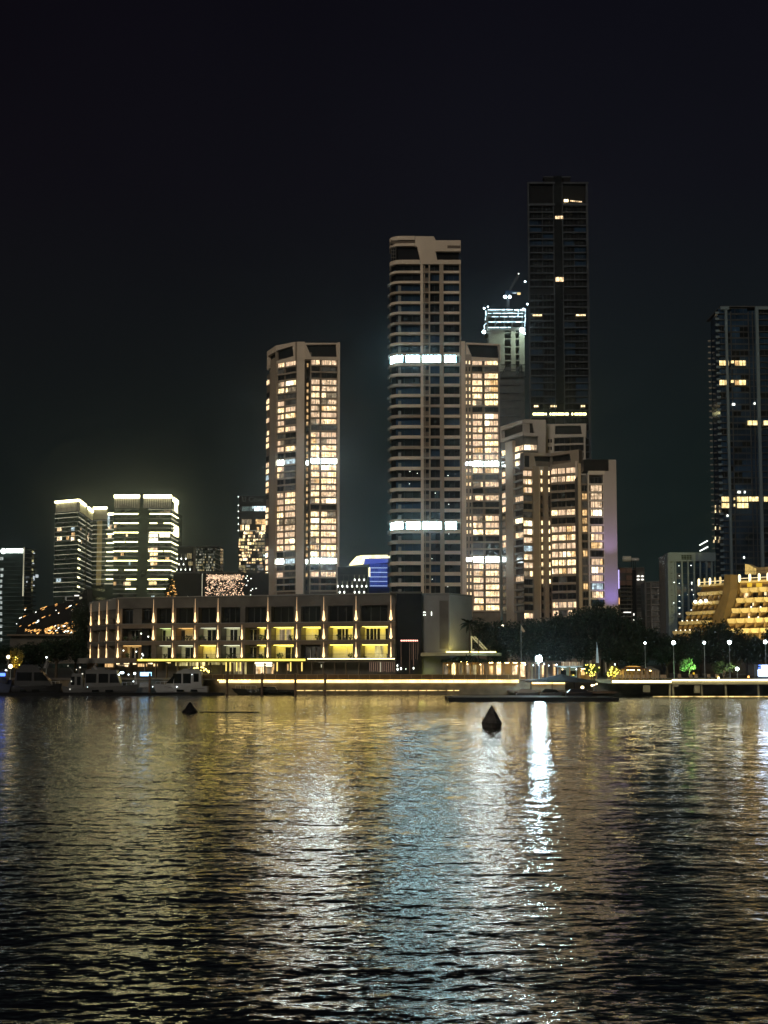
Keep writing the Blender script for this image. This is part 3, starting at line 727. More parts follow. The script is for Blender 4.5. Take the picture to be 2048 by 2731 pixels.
def front_block():
    PR = 1430
    T = Thing('apartment_block', 'tan apartment block with a folded dark roof opening, in front of the grey block', 'apartment block', (PX(1470, 610), 610, GROUND))
    fl = facp(1395, 588, 1470, 592, PR); fr = facp(1470, 592, 1545, 586, PR)
    zt = fr.uz(1525, 1247)[1]; dz = (zt - fr.uz(1525, 1247 + 22.4 * 17)[1]) / 17
    core = MB(); pp = lambda px, Yq: (P(px, PR, Yq).x, Yq)
    core.plan([pp(1396, 589), pp(1470, 593), pp(1544, 587), pp(1548, 612), pp(1400, 615)], GROUND, zt + 3, 'brown'); T.part('wall', core)
    crown(T, fl, 1395, 1470, 1206.5, 1209, [(1422, 1216), (1469.9, 1217), (1469.9, 1246), (1428, 1244)], 'pale', d=.7)
    k = MB(); fl.rect(k, 1397, 1216, 1409, 1246, .71, .74, 'glass'); T.part('louvre', k)
    crown(T, fr, 1470, 1545, 1209, 1199, [(1470.1, 1217), (1521, 1210), (1525, 1233), (1470.1, 1241)], 'beige_shade', d=.7)
    vwall(T, fl, 1420, 1436, 1244, GROUND, PR, -1, .9, 'beige_shade'); vwall(T, fl, 1450, 1461, 1244, GROUND, PR, -1, .8, 'beige_shade')
    vwall(T, fr, 1538.5, 1545, 1230, GROUND, PR, -1, .9, 'beige'); vwall(T, fl, 1436.1, 1438.5, 1247, GROUND, PR, -1, .75, 'beige')
    B = 'L L D D D L D L L L L L L D D D L L'.split()
    rows = [c + (c if rnd() < .9 else 'd') + c for c in B]; rows[15] = 'DDD'
    storeys(T, fr, [(1472, 1487), (1490, 1508.5), (1512, 1536)], rows, zt, dz, PR, slab='beige_shade', slabspan=(1470.5, 1538), mull=(0, 1, 1), wh=.64)
    A = 'L L L D D D L L L w L L L D D D D L'.split()
    storeys(T, fl, [(1397, 1419)], A, zt - 1.1, dz, PR, slab='beige_shade', mull=(1,), wh=.62, prof=[(0, .9), (.6, .8), (1, .3)])
    sl = 'lllDDDllllllllDDDD'
    for i, c in enumerate(sl):
        z1 = zt - .8 - i * dz
        for f, a, b in ((fl, 1443.5, 1447.5), (fl, 1463.5, 1467)):
            u0, u1 = f.uz(a, PR)[0], f.uz(b, PR)[0]
            window(T, f, u0, u1, z1 - 1.7, z1, .05, 'lit2' if c == 'l' else 'glass', mull=-1, name='stair_window')
    T.finish()
front_block()

def purple_block():
    PR = 1430; Y = 560
    T = Thing('apartment_block', 'slim slab block whose blank right wall is washed violet near the ground', 'apartment block', (PX(1600, 575), 575, GROUND))
    f = facp(1548, Y, 1646, Y, PR); g = lambda a: f.uz(a, PR)[0]
    zt = f.uz(1590, 1273)[1]; dz = (zt - f.uz(1590, 1273 + 21.8 * 15)[1]) / 15
    core = MB(); core.plan([f.pt(u, d, 0)[:2] for u, d in ((g(1547), -1.6), (g(1645), -1.2), (g(1645), -14), (g(1547), -14))], GROUND, zt + 1, 'greydark'); T.part('wall', core)
    mb = MB(); f.rect(mb, 1612, 1226, 1646, 1700, -14, .25, 'purple_wall'); T.part('blank_wall', mb)
    mb = MB(); f.rect(mb, 1556, 1226, 1622, 1256, -8, .6, 'black'); T.part('roof_screen', mb)
    mb = MB(); f.rect(mb, 1568, 1256, 1612, 1266, -2, .5, 'pale'); T.part('roof_band', mb)
    vwall(T, f, 1568.5, 1572.5, 1262, GROUND, PR, -1.6, .4, 'pale'); vwall(T, f, 1543, 1551, 1236, GROUND, PR, -1.4, .3, 'beige_shade')
    vwall(T, f, 1610, 1612, 1262, GROUND, PR, -1.4, .1, 'pale')
    P1 = 'D L L L L D L L L D L L L w L B'.split()
    storeys(T, f, [(1577, 1606)], P1, zt, dz, PR, slab='pale', slabspan=(1572, 1610), mull=(2,), wh=.72, prof=[(0, .1), (1, .1)])
    P2 = 'DDldlllDDldddlDD'
    storeys(T, f, [(1554, 1566)], [{'l': 'l'}.get(c, c) for c in P2], zt, dz, PR, slab='brown', mull=(1,), wh=.7, prof=[(0, .1), (1, .1)])
    T.finish()
    for (px, py, e, col) in ((1640, 1640, 14000, (.30, .22, 1.0)), (1622, 1500, 7000, (.60, .42, 1.0))):
        l = bpy.data.lights.new('violet_wall_washer', 'SPOT'); l.energy = e; l.color = col; l.spot_size = math.radians(70); l.spot_blend = 1; l.shadow_soft_size = .6
        o = bpy.data.objects.new('violet_wall_washer', l); COL.objects.link(o)
        a = P(px, py, Y - 9); o.location = a; o.rotation_euler = (P(1630, py - 90, Y) - a).to_track_quat('-Z', 'Y').to_euler()
purple_block()

# ------------------------------------------------------------------ office towers with LED floor lines
def led_tower(label, faces, ztop_px, linez, dim=1, name='office_tower', crownh=9, topm='led_top', basey=None):
    """faces: list of (pxA,YA,pxB,YB, crown?)"""
    PR = 1480
    f0 = faces[0]
    xs = [f[0] for f in faces] + [f[2] for f in faces]
    Yc = sum(f[1] for f in faces) / len(faces)
    T = Thing(name, label, 'office tower', (PX(sum(xs) / len(xs), Yc + 20), Yc + 20, GROUND))
    fs = [facp(a, ya, b, yb, PR) for a, ya, b, yb, *_ in faces]
    ref = fs[ztop_px[2]] if len(ztop_px) > 2 else fs[0]
    zt = ref.uz(ztop_px[0], ztop_px[1])[1]
    plan = [fs[0].A.to_2d()] + [f.B.to_2d() for f in fs]
    plan = [Vector((p.x, p.y + .6)) for p in plan]
    body = MB(); body.plan(plan + [Vector((plan[-1].x, plan[-1].y + 25)), Vector((plan[0].x, plan[0].y + 45))], GROUND, zt - crownh, 'glass_green'); T.part('wall', body)
    return T, fs, zt
def line(T, f, u0, u1, z, m, h=.32, d=.5, name='led_line'):
    k = MB(); f.box(k, u0, u1, z, z + h, .05, d, m); T.many(name, k, (u1 - u0) * h)
def west_led_tower():
    T, fs, zt = led_tower('glass office tower with thin white floor lines, leftmost of the three with glowing rooflines', [(145, 1200, 207, 1185), (207, 1185, 247, 1275)], (190, 1333), None)
    f, s = fs; dz = 12.45 * 1185 / F
    for k_, ff in enumerate(fs):
        c = MB(); ff.box(c, .2, ff.L - .2, zt - 9, zt - .8, -1.5, -.5, 'grey'); T.part('crown_screen', c)
        for q in range(int(ff.L / 1.4)): 
            c = MB(); ff.box(c, q * 1.4 + .3, q * 1.4 + .42, zt - 9, zt - .9, -.5, -.1, 'white'); T.many('fin', c, 1)
    k = MB(); f.box(k, 0, f.L, zt - 1.6, zt, -.4, .9, 'led_top'); s.box(k, 0, s.L * .45, zt - 1.6, zt, -.4, .9, 'led_top'); T.part('roof_light_strip', k)
    k = MB(); s.box(k, s.L * .62, s.L * .95, zt - 2.2, zt - .2, -.5, .9, 'led_top'); T.part('roof_light_strip', k)
    zl = f.uz(175, 1280 + .3014 * 296)[1]
    for i in range(19):
        z = zl - i * dz
        m = 'led_dim' if i in (0, 1, 3) else ('led_dim' if i % 2 else 'led_dim2')
        line(T, f, -.3, f.L + .1, z, m, h=.3)
        line(T, s, 0, s.L, z, 'led_dim' if i % 3 else 'led_dim2', h=.3)
        if i > 4 and i % 2 == 0: line(T, s, .3, s.L * .13, z - .2, 'led', h=.9)
        k = MB(); s.box(k, s.L * .45, s.L * .55, z - dz, z, -.1, .5, 'grey'); T.many('balcony_panel', k, 1)
    for (a, b, y, m) in ((153, 164, 1407, 'lit'), (190, 199, 1407, 'white_dim'), (153, 164, 1432, 'lit'), (190, 198, 1433, 'lit'), (191, 199, 1421, 'lit3'), (150, 162, 1543, 'white_dim'), (178, 184, 1430, 'lit3')):
        u0, z1 = f.uz(a, y); u1, z0 = f.uz(b, y + 9); window(T, f, u0, u1, z0, z1, .15, m, mull=1, name='window')
    for i in range(6):
        u0 = s.L * ru(.1, .8); z = zl - ru(2, 7) * dz; window(T, s, u0, u0 + 2, z, z + 2.6, .15, 'lit', mull=0)
    T.finish()
west_led_tower()
def middle_led_tower():
    T, fs, zt = led_tower('shorter glass wing with an amber lift shaft between two taller glowing-roofed towers', [(245, 1215, 304, 1212)], (270, 1352), None, crownh=10)
    f = fs[0]; dz = 12.1 * 1212 / F; g = lambda a: f.uz(a, 1480)[0]
    k = MB(); f.box(k, g(247), g(283), zt - 1.8, zt, -.4, .9, 'led_top'); T.part('roof_light_strip', k)
    k = MB(); f.box(k, g(247), g(283), zt - 10, zt - 1.8, -2, -.3, 'grey'); T.part('crown_screen', k)
    k = MB(); f.box(k, g(287), g(301), zt - 6.6, zt - 5, -.4, .9, 'led_top'); T.part('roof_light_strip', k)
    zl = f.uz(270, 1280 + .3014 * 362)[1]
    k = MB(); f.box(k, g(258), g(271), zl - 14.3 * dz, zl, -.1, .25, 'amber_shaft'); T.part('lift_shaft', k)
    for i in range(15):
        z = zl - i * dz
        line(T, f, 0, f.L, z, 'led_dim' if i % 2 else 'led_dim2', h=.34, d=.8)
        if i > 1: line(T, f, g(281 + 4 * (i % 2)), f.L - .2, z - .3, 'led' if i % 2 else 'led_dim', h=.9, d=.9)
    for i in (1, 3): 
        u0, z1 = f.uz(288, 1401 + (i - 1) * 12); window(T, f, u0, u0 + 3, z1 - 3, z1, .2, 'lit', mull=0)
    k = MB(); f.box(k, g(286), g(291), zt - 16, zt - 5, 0, .5, 'white_dim'); T.part('stair_window', k)
    T.finish()
middle_led_tower()
def east_led_tower():
    T, fs, zt = led_tower('widest dark office tower with two bright roof strips and broken rows of glowing floor lines', [(302, 1150, 455, 1150), (455, 1150, 473, 1185)], (340, 1320), None, crownh=10)
    f, s = fs; dz = 12.55 * 1150 / F; g = lambda a: f.uz(a, 1480)[0]
    for a, b in ((302, 370), (381, 460)):
        bb = min(g(b), f.L + .3)
        k = MB(); f.box(k, g(a), bb, zt - 2.3, zt, -.4, 1, 'led_top'); T.part('roof_light_strip', k)
        k = MB(); f.box(k, g(a), min(bb, f.L - .3), zt - 10, zt - 2.3, -2, -.4, 'grey'); T.part('crown_screen', k)
        for q in range(int((g(b) - g(a)) / 1.7)):
            k = MB(); f.box(k, g(a) + q * 1.7, g(a) + q * 1.7 + .2, zt - ru(7, 10), zt - 2.4, -.4, -.1, 'white'); T.many('fin', k, 1)
    k = MB(); s.box(k, s.L * .2, s.L * .9, zt - 4, zt - 1, 0, .9, 'led_top'); s.box(k, s.L * .45, s.L * .8, zt - 11, zt - 4, 0, .8, 'led'); T.part('roof_light_strip', k)
    k = MB(); s.box(k, s.L * .55, s.L * .98, zt - 29, zt - 22.5, 0, .9, 'led_top'); T.part('side_light_panel', k)
    zl = f.uz(400, 1280 + .3014 * 262)[1]
    segs = {1: [(302, 367, 1), (398, 455, 1)], 3: [(300, 316, 1), (318, 368, 1), (398, 418, 1), (436, 455, 1)], 5: [(298, 368, 1), (398, 455, 1)], 7: [(299, 333, 1), (336, 367, 1), (396, 455, 1)], 9: [(298, 367, 1), (396, 434, 1), (438, 455, 1)], 11: [(297, 367, 1), (395, 455, 1)], 13: [(297, 315, 1), (333, 366, 1), (395, 455, 1)], 15: [(338, 365, 1), (395, 449, 1)], 17: [(336, 364, 1), (394, 443, 1)], 19: [(392, 437, 1)]}
    for i in range(21):
        z = zl - i * dz
        line(T, f, g(303), g(369), z, 'led_dim2', h=.25); line(T, f, g(394), f.L, z, 'led_dim' if i < 1 else 'led_dim2', h=.27)
        line(T, s, 0, s.L, z, 'led' if i % 2 else 'led_dim', h=.4, d=.7)
        for a, b, _ in segs.get(i, []): line(T, f, max(0, g(a)), g(b), z - .15, 'led', h=.75, d=.8)
    for i in range(20):
        for a in (306, 322, 338, 354, 400, 414, 428, 442):
            z = zl - (i + 1) * dz; window(T, f, g(a), g(a + 11), z + .7, z + dz - .5, .12, 'glass_green' if rnd() < .7 else 'glass', mull=0)
    for (a, b, y, h, m) in ((397, 421, 1424, 10, 'white_warm'), (425, 453, 1422, 11, 'white_warm'), (397, 421, 1436, 9, 'white_warm'), (402, 420, 1461, 8, 'lit2'), (400, 420, 1474, 8, 'lit2'), (400, 420, 1487, 8, 'lit2'), (401, 419, 1500, 8, 'lit2'), (441, 451, 1486, 8, 'lit3'), (395, 402, 1462, 7, 'lit'), (322, 330, 1474, 8, 'lit3'), (336, 341, 1424, 7, 'lit'), (305, 311, 1400, 9, 'lit'), (303, 310, 1552, 9, 'lit3'), (330, 348, 1552, 9, 'lit2'), (397, 418, 1551, 9, 'gold_lit'), (344, 348, 1498, 10, 'white_dim'), (426, 436, 1364, 6, 'dimroom2'), (438, 454, 1361, 8, 'dimroom2'), (405, 413, 1514, 8, 'lit2'), (404, 412, 1589, 8, 'white_dim'), (303, 313, 1485, 7, 'lit3')):
        u0, z1 = f.uz(a, y); u1, z0 = f.uz(b, y + h); window(T, f, u0, u1, z0, z1, .3, m, mull=1)
    T.finish()
east_led_tower()

# --- leftmost tower with lit roof sign
def sign_tower():
    PR = 1550; Y = 1000
    T = Thing('office_tower', 'dark green glass tower at the left edge carrying a lit emblem and sign', 'office tower', (PX(30, 1020), 1020, GROUND))
    f = facp(-30, Y, 64, Y, PR); s = facp(64, Y, 99, 1015, PR); g = lambda a: f.uz(a, PR)[0]
    zt = f.uz(30, 1460)[1]
    mb = MB(); mb.plan([f.pt(0, -.5, 0)[:2], f.pt(f.L, -.5, 0)[:2], s.pt(s.L * .7, -1.5, 0)[:2], s.pt(s.L, -3, 0)[:2], s.pt(s.L, -30, 0)[:2], f.pt(0, -30, 0)[:2]], GROUND, zt, 'glass_green'); T.part('wall', mb)
    mb = MB(); u, z = f.uz(64, 1475); f.box(mb, u - .3, u + .3, f.uz(64, 1590)[1], zt, -.2, .8, 'led_dim'); T.part('corner_strip', mb)
    dz = 11.5 * Y / F
    for i in range(24):
        z = zt - 1.2 - i * dz
        k = MB()
        pts = [(0, .2), (s.L * .4, 1.6), (s.L * .8, 1.4), (s.L, -.6), (s.L, -2), (0, -1)]
        k.prism([s.pt(u, d, z) for u, d in pts], [s.pt(u, d, z + .5) for u, d in pts], 'grey'); T.many('balcony', k, 5)
        if i > 2:
            k = MB(); f.box(k, g(0) if i % 2 else g(8), g(62), z, z + .22, -.4, .3, 'led_faint'); T.many('floor_line', k, 4)
    for y in (1486, 1515, 1531, 1546, 1560, 1576, 1590, 1603, 1617, 1633, 1650, 1666, 1684, 1702):
        u0, z1 = f.uz(-8, y); u1, z0 = f.uz(9 if y < 1540 else 6, y + 8); window(T, f, u0, u1, z0, z1, .2, 'white_office', mull=1)
    for (a, y, w, h) in ((90, 1532, 7, 9), (84, 1474, 4, 3), (82, 1500, 4, 4), (84, 1536, 3, 12), (83, 1560, 4, 3), (66, 1550, 2, 4)):
        u0, z1 = s.uz(a, y); u1, z0 = s.uz(a + w, y + h); k = MB(); s.box(k, u0, u1, z0, z1, 1.2, 1.5, 'white_dim2'); T.many('window', k, 4)
    # emblem and lettering: blurred characters, kept as stroke-built lit boxes
    S = Thing('roof_sign', 'white lit roof sign of one ring emblem and block characters on the far left tower', 'sign', f.pt(g(30), .6, zt - 6))
    k = MB(); c = f.pt(g(8), 1.0, f.uz(8, 1470)[1]); R_ = 1.75; cx_, cz_ = g(8), f.uz(8, 1470)[1]
    n = 24
    for q in range(n):
        a0, a1 = 2 * math.pi * q / n, 2 * math.pi * (q + 1) / n
        f.poly(k, [(cx_ + r * math.cos(t), cz_ + r * math.sin(t)) for r, t in ((R_, a0), (R_, a1), (R_ * .72, a1), (R_ * .72, a0))], .6, 1.0, 'sign')
    f.box(k, cx_ - .8, cx_ + .8, cz_ + .25, cz_ + .55, .6, 1.0, 'sign'); f.box(k, cx_ - .55, cx_ + .55, cz_ - .6, cz_ - .3, .6, 1.0, 'sign'); f.box(k, cx_ - .15, cx_ + .15, cz_ - .6, cz_ + .9, .6, 1.01, 'sign')
    S.part('emblem', k)
    rr = random.Random(3)
    for q in range(4):
        a0 = 17.5 + q * 11.3; u0, z1 = f.uz(a0, 1463.5); u1, z0 = f.uz(a0 + 10, 1475)
        k = MB(); w = u1 - u0; h = z1 - z0
        for r_ in range(3): f.box(k, u0 + (.1 if r_ == 1 else 0) * w, u1, z0 + h * (.05 + .38 * r_), z0 + h * (.05 + .38 * r_) + .45, .6, 1.0, 'sign')
        for c_ in range(3):
            xx = u0 + w * (.04 + .42 * c_); f.box(k, xx, xx + .38, z0 + (h * .4 if (q + c_) % 3 == 0 else 0), z1, .6, .99, 'sign')
        S.part('character', k)
    T.finish()
sign_tower()

# --- tower behind the twin tower with faint sign
def mid_tower():
    PR = 1430; Y = 1000
    T = Thing('office_tower', 'black tower with a faint unlit roof sign above crowded gold-lit lower floors', 'office tower', (PX(675, 1015), 1015, GROUND))
    f = facp(634, Y, 722, Y, PR); g = lambda a: f.uz(a, PR)[0]
    mb = MB(); f.rect(mb, 635.5, 1323, 722, 1700, -24, 0, 'black'); T.part('wall', mb)
    for y in (1325, 1348, 1364, 1381, 1398, 1415):
        k = MB(); u, z = f.uz(635.8, y); f.box(k, u - .3, u + .3, z - .3, z + .3, .1, .5, 'star'); T.part('edge_lamp', k)
    def w(a, b, y0, y1, m, mull=1): 
        u0, z1 = f.uz(a, y0); u1, z0 = f.uz(b, y1); window(T, f, u0, u1, z0, z1, .15, m, mull=mull)
    w(645, 674, 1351, 1363, 'dim_teal', 2); w(678, 711, 1350, 1363, 'white_b', 2); w(672, 676, 1350, 1357, 'white_b', 0)
    w(645, 671, 1385, 1397, 'dimroom2', 1); w(682, 711, 1385, 1398, 'lit3', 1)
    for a, b, y, h, m in ((641, 650, 1400, 14, 'lit2'), (655, 665, 1400, 14, 'lit2'), (685, 691, 1406, 8, 'lit3'), (697, 708, 1400, 14, 'lit2'), (681, 690, 1415, 4, 'lit2'), (696, 708, 1415, 3, 'lit2')): w(a, b, y, y + h, m, 0)
    # crowded gold lower floors
    rr = random.Random(5)
    y = 1418
    while y < 1530:
        a = 636 + rr.random() * 3; hh = 5 + rr.random() * 4
        while a < 704:
            ww = 2.5 + rr.random() * 9
            if rr.random() < (.80 if y < 1505 else .5):
                m = rr.choice(['lit2', 'lit2', 'gold_lit', 'lit', 'lit3', 'gold_dim'] if a < 676 or y > 1480 else ['white_b', 'lit2', 'gold_dim', 'dimroom2'])
                if y > 1500: m = rr.choice(['dim_white', 'dimroom2', 'gold_dim'])
                w(a, min(a + ww, 706), y, y + hh * (.4 + .6 * rr.random()), m, 0)
            a += ww + .6 + rr.random() * 2.5
        y += hh + 1.2
    k = MB(); f.rect(k, 640, 1415, 705, 1416.2, .05, .6, 'led_dim'); T.part('floor_line', k)
    T.finish()
    # faint sign lettering
    cu = bpy.data.curves.new('sign_text', 'FONT'); cu.body = 'U Cove'; cu.size = 4.6; cu.extrude = .1
    ob = bpy.data.objects.new('tmp_text', cu); COL.objects.link(ob)
    bpy.context.view_layer.update()
    dg = bpy.context.evaluated_depsgraph_get(); me = bpy.data.meshes.new_from_object(ob.evaluated_get(dg))
    bpy.data.objects.remove(ob)
    me.materials.clear(); me.materials.append(M['sign_faint'])
    u, z = f.uz(644, 1338)
    o = bpy.data.objects.new('roof_sign', me); COL.objects.link(o); o.location = f.pt(u, .5, z); o.rotation_euler = (math.pi / 2, 0, 0)
    o['label'] = 'faint grey roof lettering on the black tower beside the twin-lobed tower'; o['category'] = 'sign'
mid_tower()

# --- low blocks between the towers
def tassel_lamps(T, f, rows):
    """thin hanging lamps: a dim wire with a bright drop at its foot"""
    for y0, y1, xs in rows:
        for x in xs:
            u, z1 = f.uz(x, y0); _, z0 = f.uz(x, y1); k = MB()
            k.tube(f.pt(u, .6, z1), f.pt(u, .6, z0 + .9), .05, .09, 'led_dim', 4)
            k.ball(f.pt(u, .6, z0 + .4), .34, 'star', 6, 1.5); T.many('hanging_lamp', k, 1)
def low_block_a():
    Y = 900
    T = Thing('low_building', 'low glass building with a pale half-lit curved front, right of the widest office tower', 'building', (PX(530, 915), 915, GROUND))
    f = facp(473, Y, 590, Y, 1500)
    mb = MB(); f.rect(mb, 473, 1457, 520, 1700, -20, 0, 'black'); f.rect(mb, 512, 1460, 586, 1700, -18, -1, 'glass_green'); T.part('wall', mb)
    mb = MB(); f.rect(mb, 473, 1456, 585, 1459, -20, .8, 'slate'); T.part('roof', mb)
    mb = MB(); f.rect(mb, 516, 1460, 522, 1525, -.5, .4, 'greydark'); T.part('pier', mb)
    rr = random.Random(8)
    for r_ in range(9):
        y = 1461 + r_ * 7
        for c in range(11):
            a = 522 + c * 4.6 + (1 if r_ % 2 else 0)
            b = (.10, .25, .5)[min(2, r_ // 3)]
            if rr.random() < .75:
                u0, z1 = f.uz(a, y + rr.random() * 2); u1, z0 = f.uz(a + 2 + rr.random() * 2.6, y + 5.5)
                window(T, f, u0, u1, z0, z1, -.85, rr.choice(['pale_glow', 'pale_glow2', 'pale_glow2', 'gold_dim'] if r_ > 1 else ['pale_glow', 'glass']), mull=-1)
    for i in range(5):
        k = MB(); y = 1462 + i * 13; u0, z = f.uz(574, y); u1, _ = f.uz(588, y)
        k.prism([f.pt(u, d, z + zz - .5) for u, d, zz in ((u0, -1, 0), (u0, 1.5, 0), (u1, .5, -1.4), (u1, -1, -1.4))], [f.pt(u, d, z + zz) for u, d, zz in ((u0, -1, 0), (u0, 1.5, 0), (u1, .5, -1.4), (u1, -1, -1.4))], 'grey'); T.many('balcony', k, 1)
    for a, y, h in ((499, 1476, 14), (502, 1498, 10)):
        u0, z1 = f.uz(a, y); u1, z0 = f.uz(a + 12, y + h); window(T, f, u0, u1, z0, z1, .1, 'gold_dim', mull=2)
    tassel_lamps(T, f, [(1478, 1492, (473, 484, 496)), (1494, 1507, (478, 490)), (1508, 1521, (472, 483, 495, 507))])
    T.finish()
low_block_a()
def low_block_b():
    Y = 760
    T = Thing('low_building', 'long low dark building with a mesh of rosy fairy lights over its front', 'building', (PX(600, 770), 770, GROUND))
    f = facp(455, Y, 720, Y, 1560)
    mb = MB(); f.rect(mb, 461, 1528, 718, 1720, -16, 0, 'black'); T.part('wall', mb)
    mb = MB(); f.rect(mb, 459, 1525, 650, 1529, -17, .8, 'slate'); T.part('roof', mb)
    rr = random.Random(9)
    for i in range(420):
        y = 1531 + rr.random() * 62; a = 546 + rr.random() * 104
        if a < 552 and rr.random() < .5: continue
        w = .7 + rr.random() * 3.2; h = .7 + rr.random() * 1.2
        if rr.random() < .35: w, h = h, w * 1.3
        u0, z1 = f.uz(a, y); u1, z0 = f.uz(a + w, y + h); k = MB(); f.box(k, u0, u1, z0, z1, .1, .3, 'rose'); T.many('fairy_light', k, w * h)
    for i in range(26):
        u0, z1 = f.uz(555 + i * 3.4, 1532 + rr.random() * 3); k = MB(); f.box(k, u0, u0 + .22, z1 - 2.2, z1, .1, .35, 'rose'); T.many('fairy_light', k, 1.2)
    k = MB(); f.rect(k, 538.5, 1530, 539.6, 1590, .1, .3, 'led_dim'); T.part('light_rope', k)
    for (a, y) in ((655, 1541), (658, 1535), (668, 1542), (656, 1560), (668, 1574), (682, 1568), (667, 1586), (500, 1590), (493, 1597), (660, 1548), (672, 1570)):
        k = MB(); u, z = f.uz(a, y); f.box(k, u, u + .5, z - .4, z, .1, .4, 'star'); T.part('lamp', k)
    T.finish()
low_block_b()
def lantern_tree_patch():
    pass
def low_block_c():
    Y = 700
    T = Thing('low_building', 'black low building with rows of tiny drop lamps between the two pale towers', 'building', (PX(940, 712), 712, GROUND))
    f = facp(900, Y, 982, Y, 1560)
    mb = MB(); f.rect(mb, 900, 1512, 979, 1700, -12, 0, 'black'); T.part('wall', mb)
    mb = MB()
    for y in (1533, 1549, 1565): f.rect(mb, 902, y, 978, y + .7, 0, .3, 'greydark')
    for x in range(903, 980, 13): f.rect(mb, x, 1533, x + .6, 1582, 0, .25, 'greydark')
    T.part('cladding_frame', mb)
    tassel_lamps(T, f, [(1533, 1549, (946, 958, 971)), (1550, 1566, (901, 913, 926, 939, 952, 965, 977)), (1567, 1582, (906, 918, 946, 958, 971))])
    T.finish()
    T = Thing('blue_building', 'small building glowing blue with a bright cream roof canopy, left of the tall unlit tower', 'building', (PX(1010, 820), 820, GROUND))
    Y = 810; f = facp(930, Y, 1040, Y, 1530)
    mb = MB(); f.rect(mb, 984, 1489, 1038, 1700, -14, 0, 'blue_wall'); T.part('wall', mb)
    for i in range(5):
        window_y = 1504 + i * 12
        u0, z1 = f.uz(987, window_y); u1, z0 = f.uz(1033, window_y + 9); window(T, f, u0, u1, z0, z1, .2, 'blue_face', mull=3, frame='blue_wall')
        k = MB(); f.rect(k, 986, window_y + 10, 1033, window_y + 11.2, .1, .6, 'led_blue'); T.part('floor_line', k)
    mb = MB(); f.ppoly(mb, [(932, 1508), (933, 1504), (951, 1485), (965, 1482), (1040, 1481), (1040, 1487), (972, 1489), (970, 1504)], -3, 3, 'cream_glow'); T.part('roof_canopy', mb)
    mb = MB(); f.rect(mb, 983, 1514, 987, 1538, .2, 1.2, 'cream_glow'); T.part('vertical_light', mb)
    mb = MB(); f.ppoly(mb, [(972, 1490), (1034, 1490), (1034, 1500), (968, 1506)], .1, .5, 'blue_face2'); T.part('blue_fascia', mb)
    T.finish()
low_block_c()

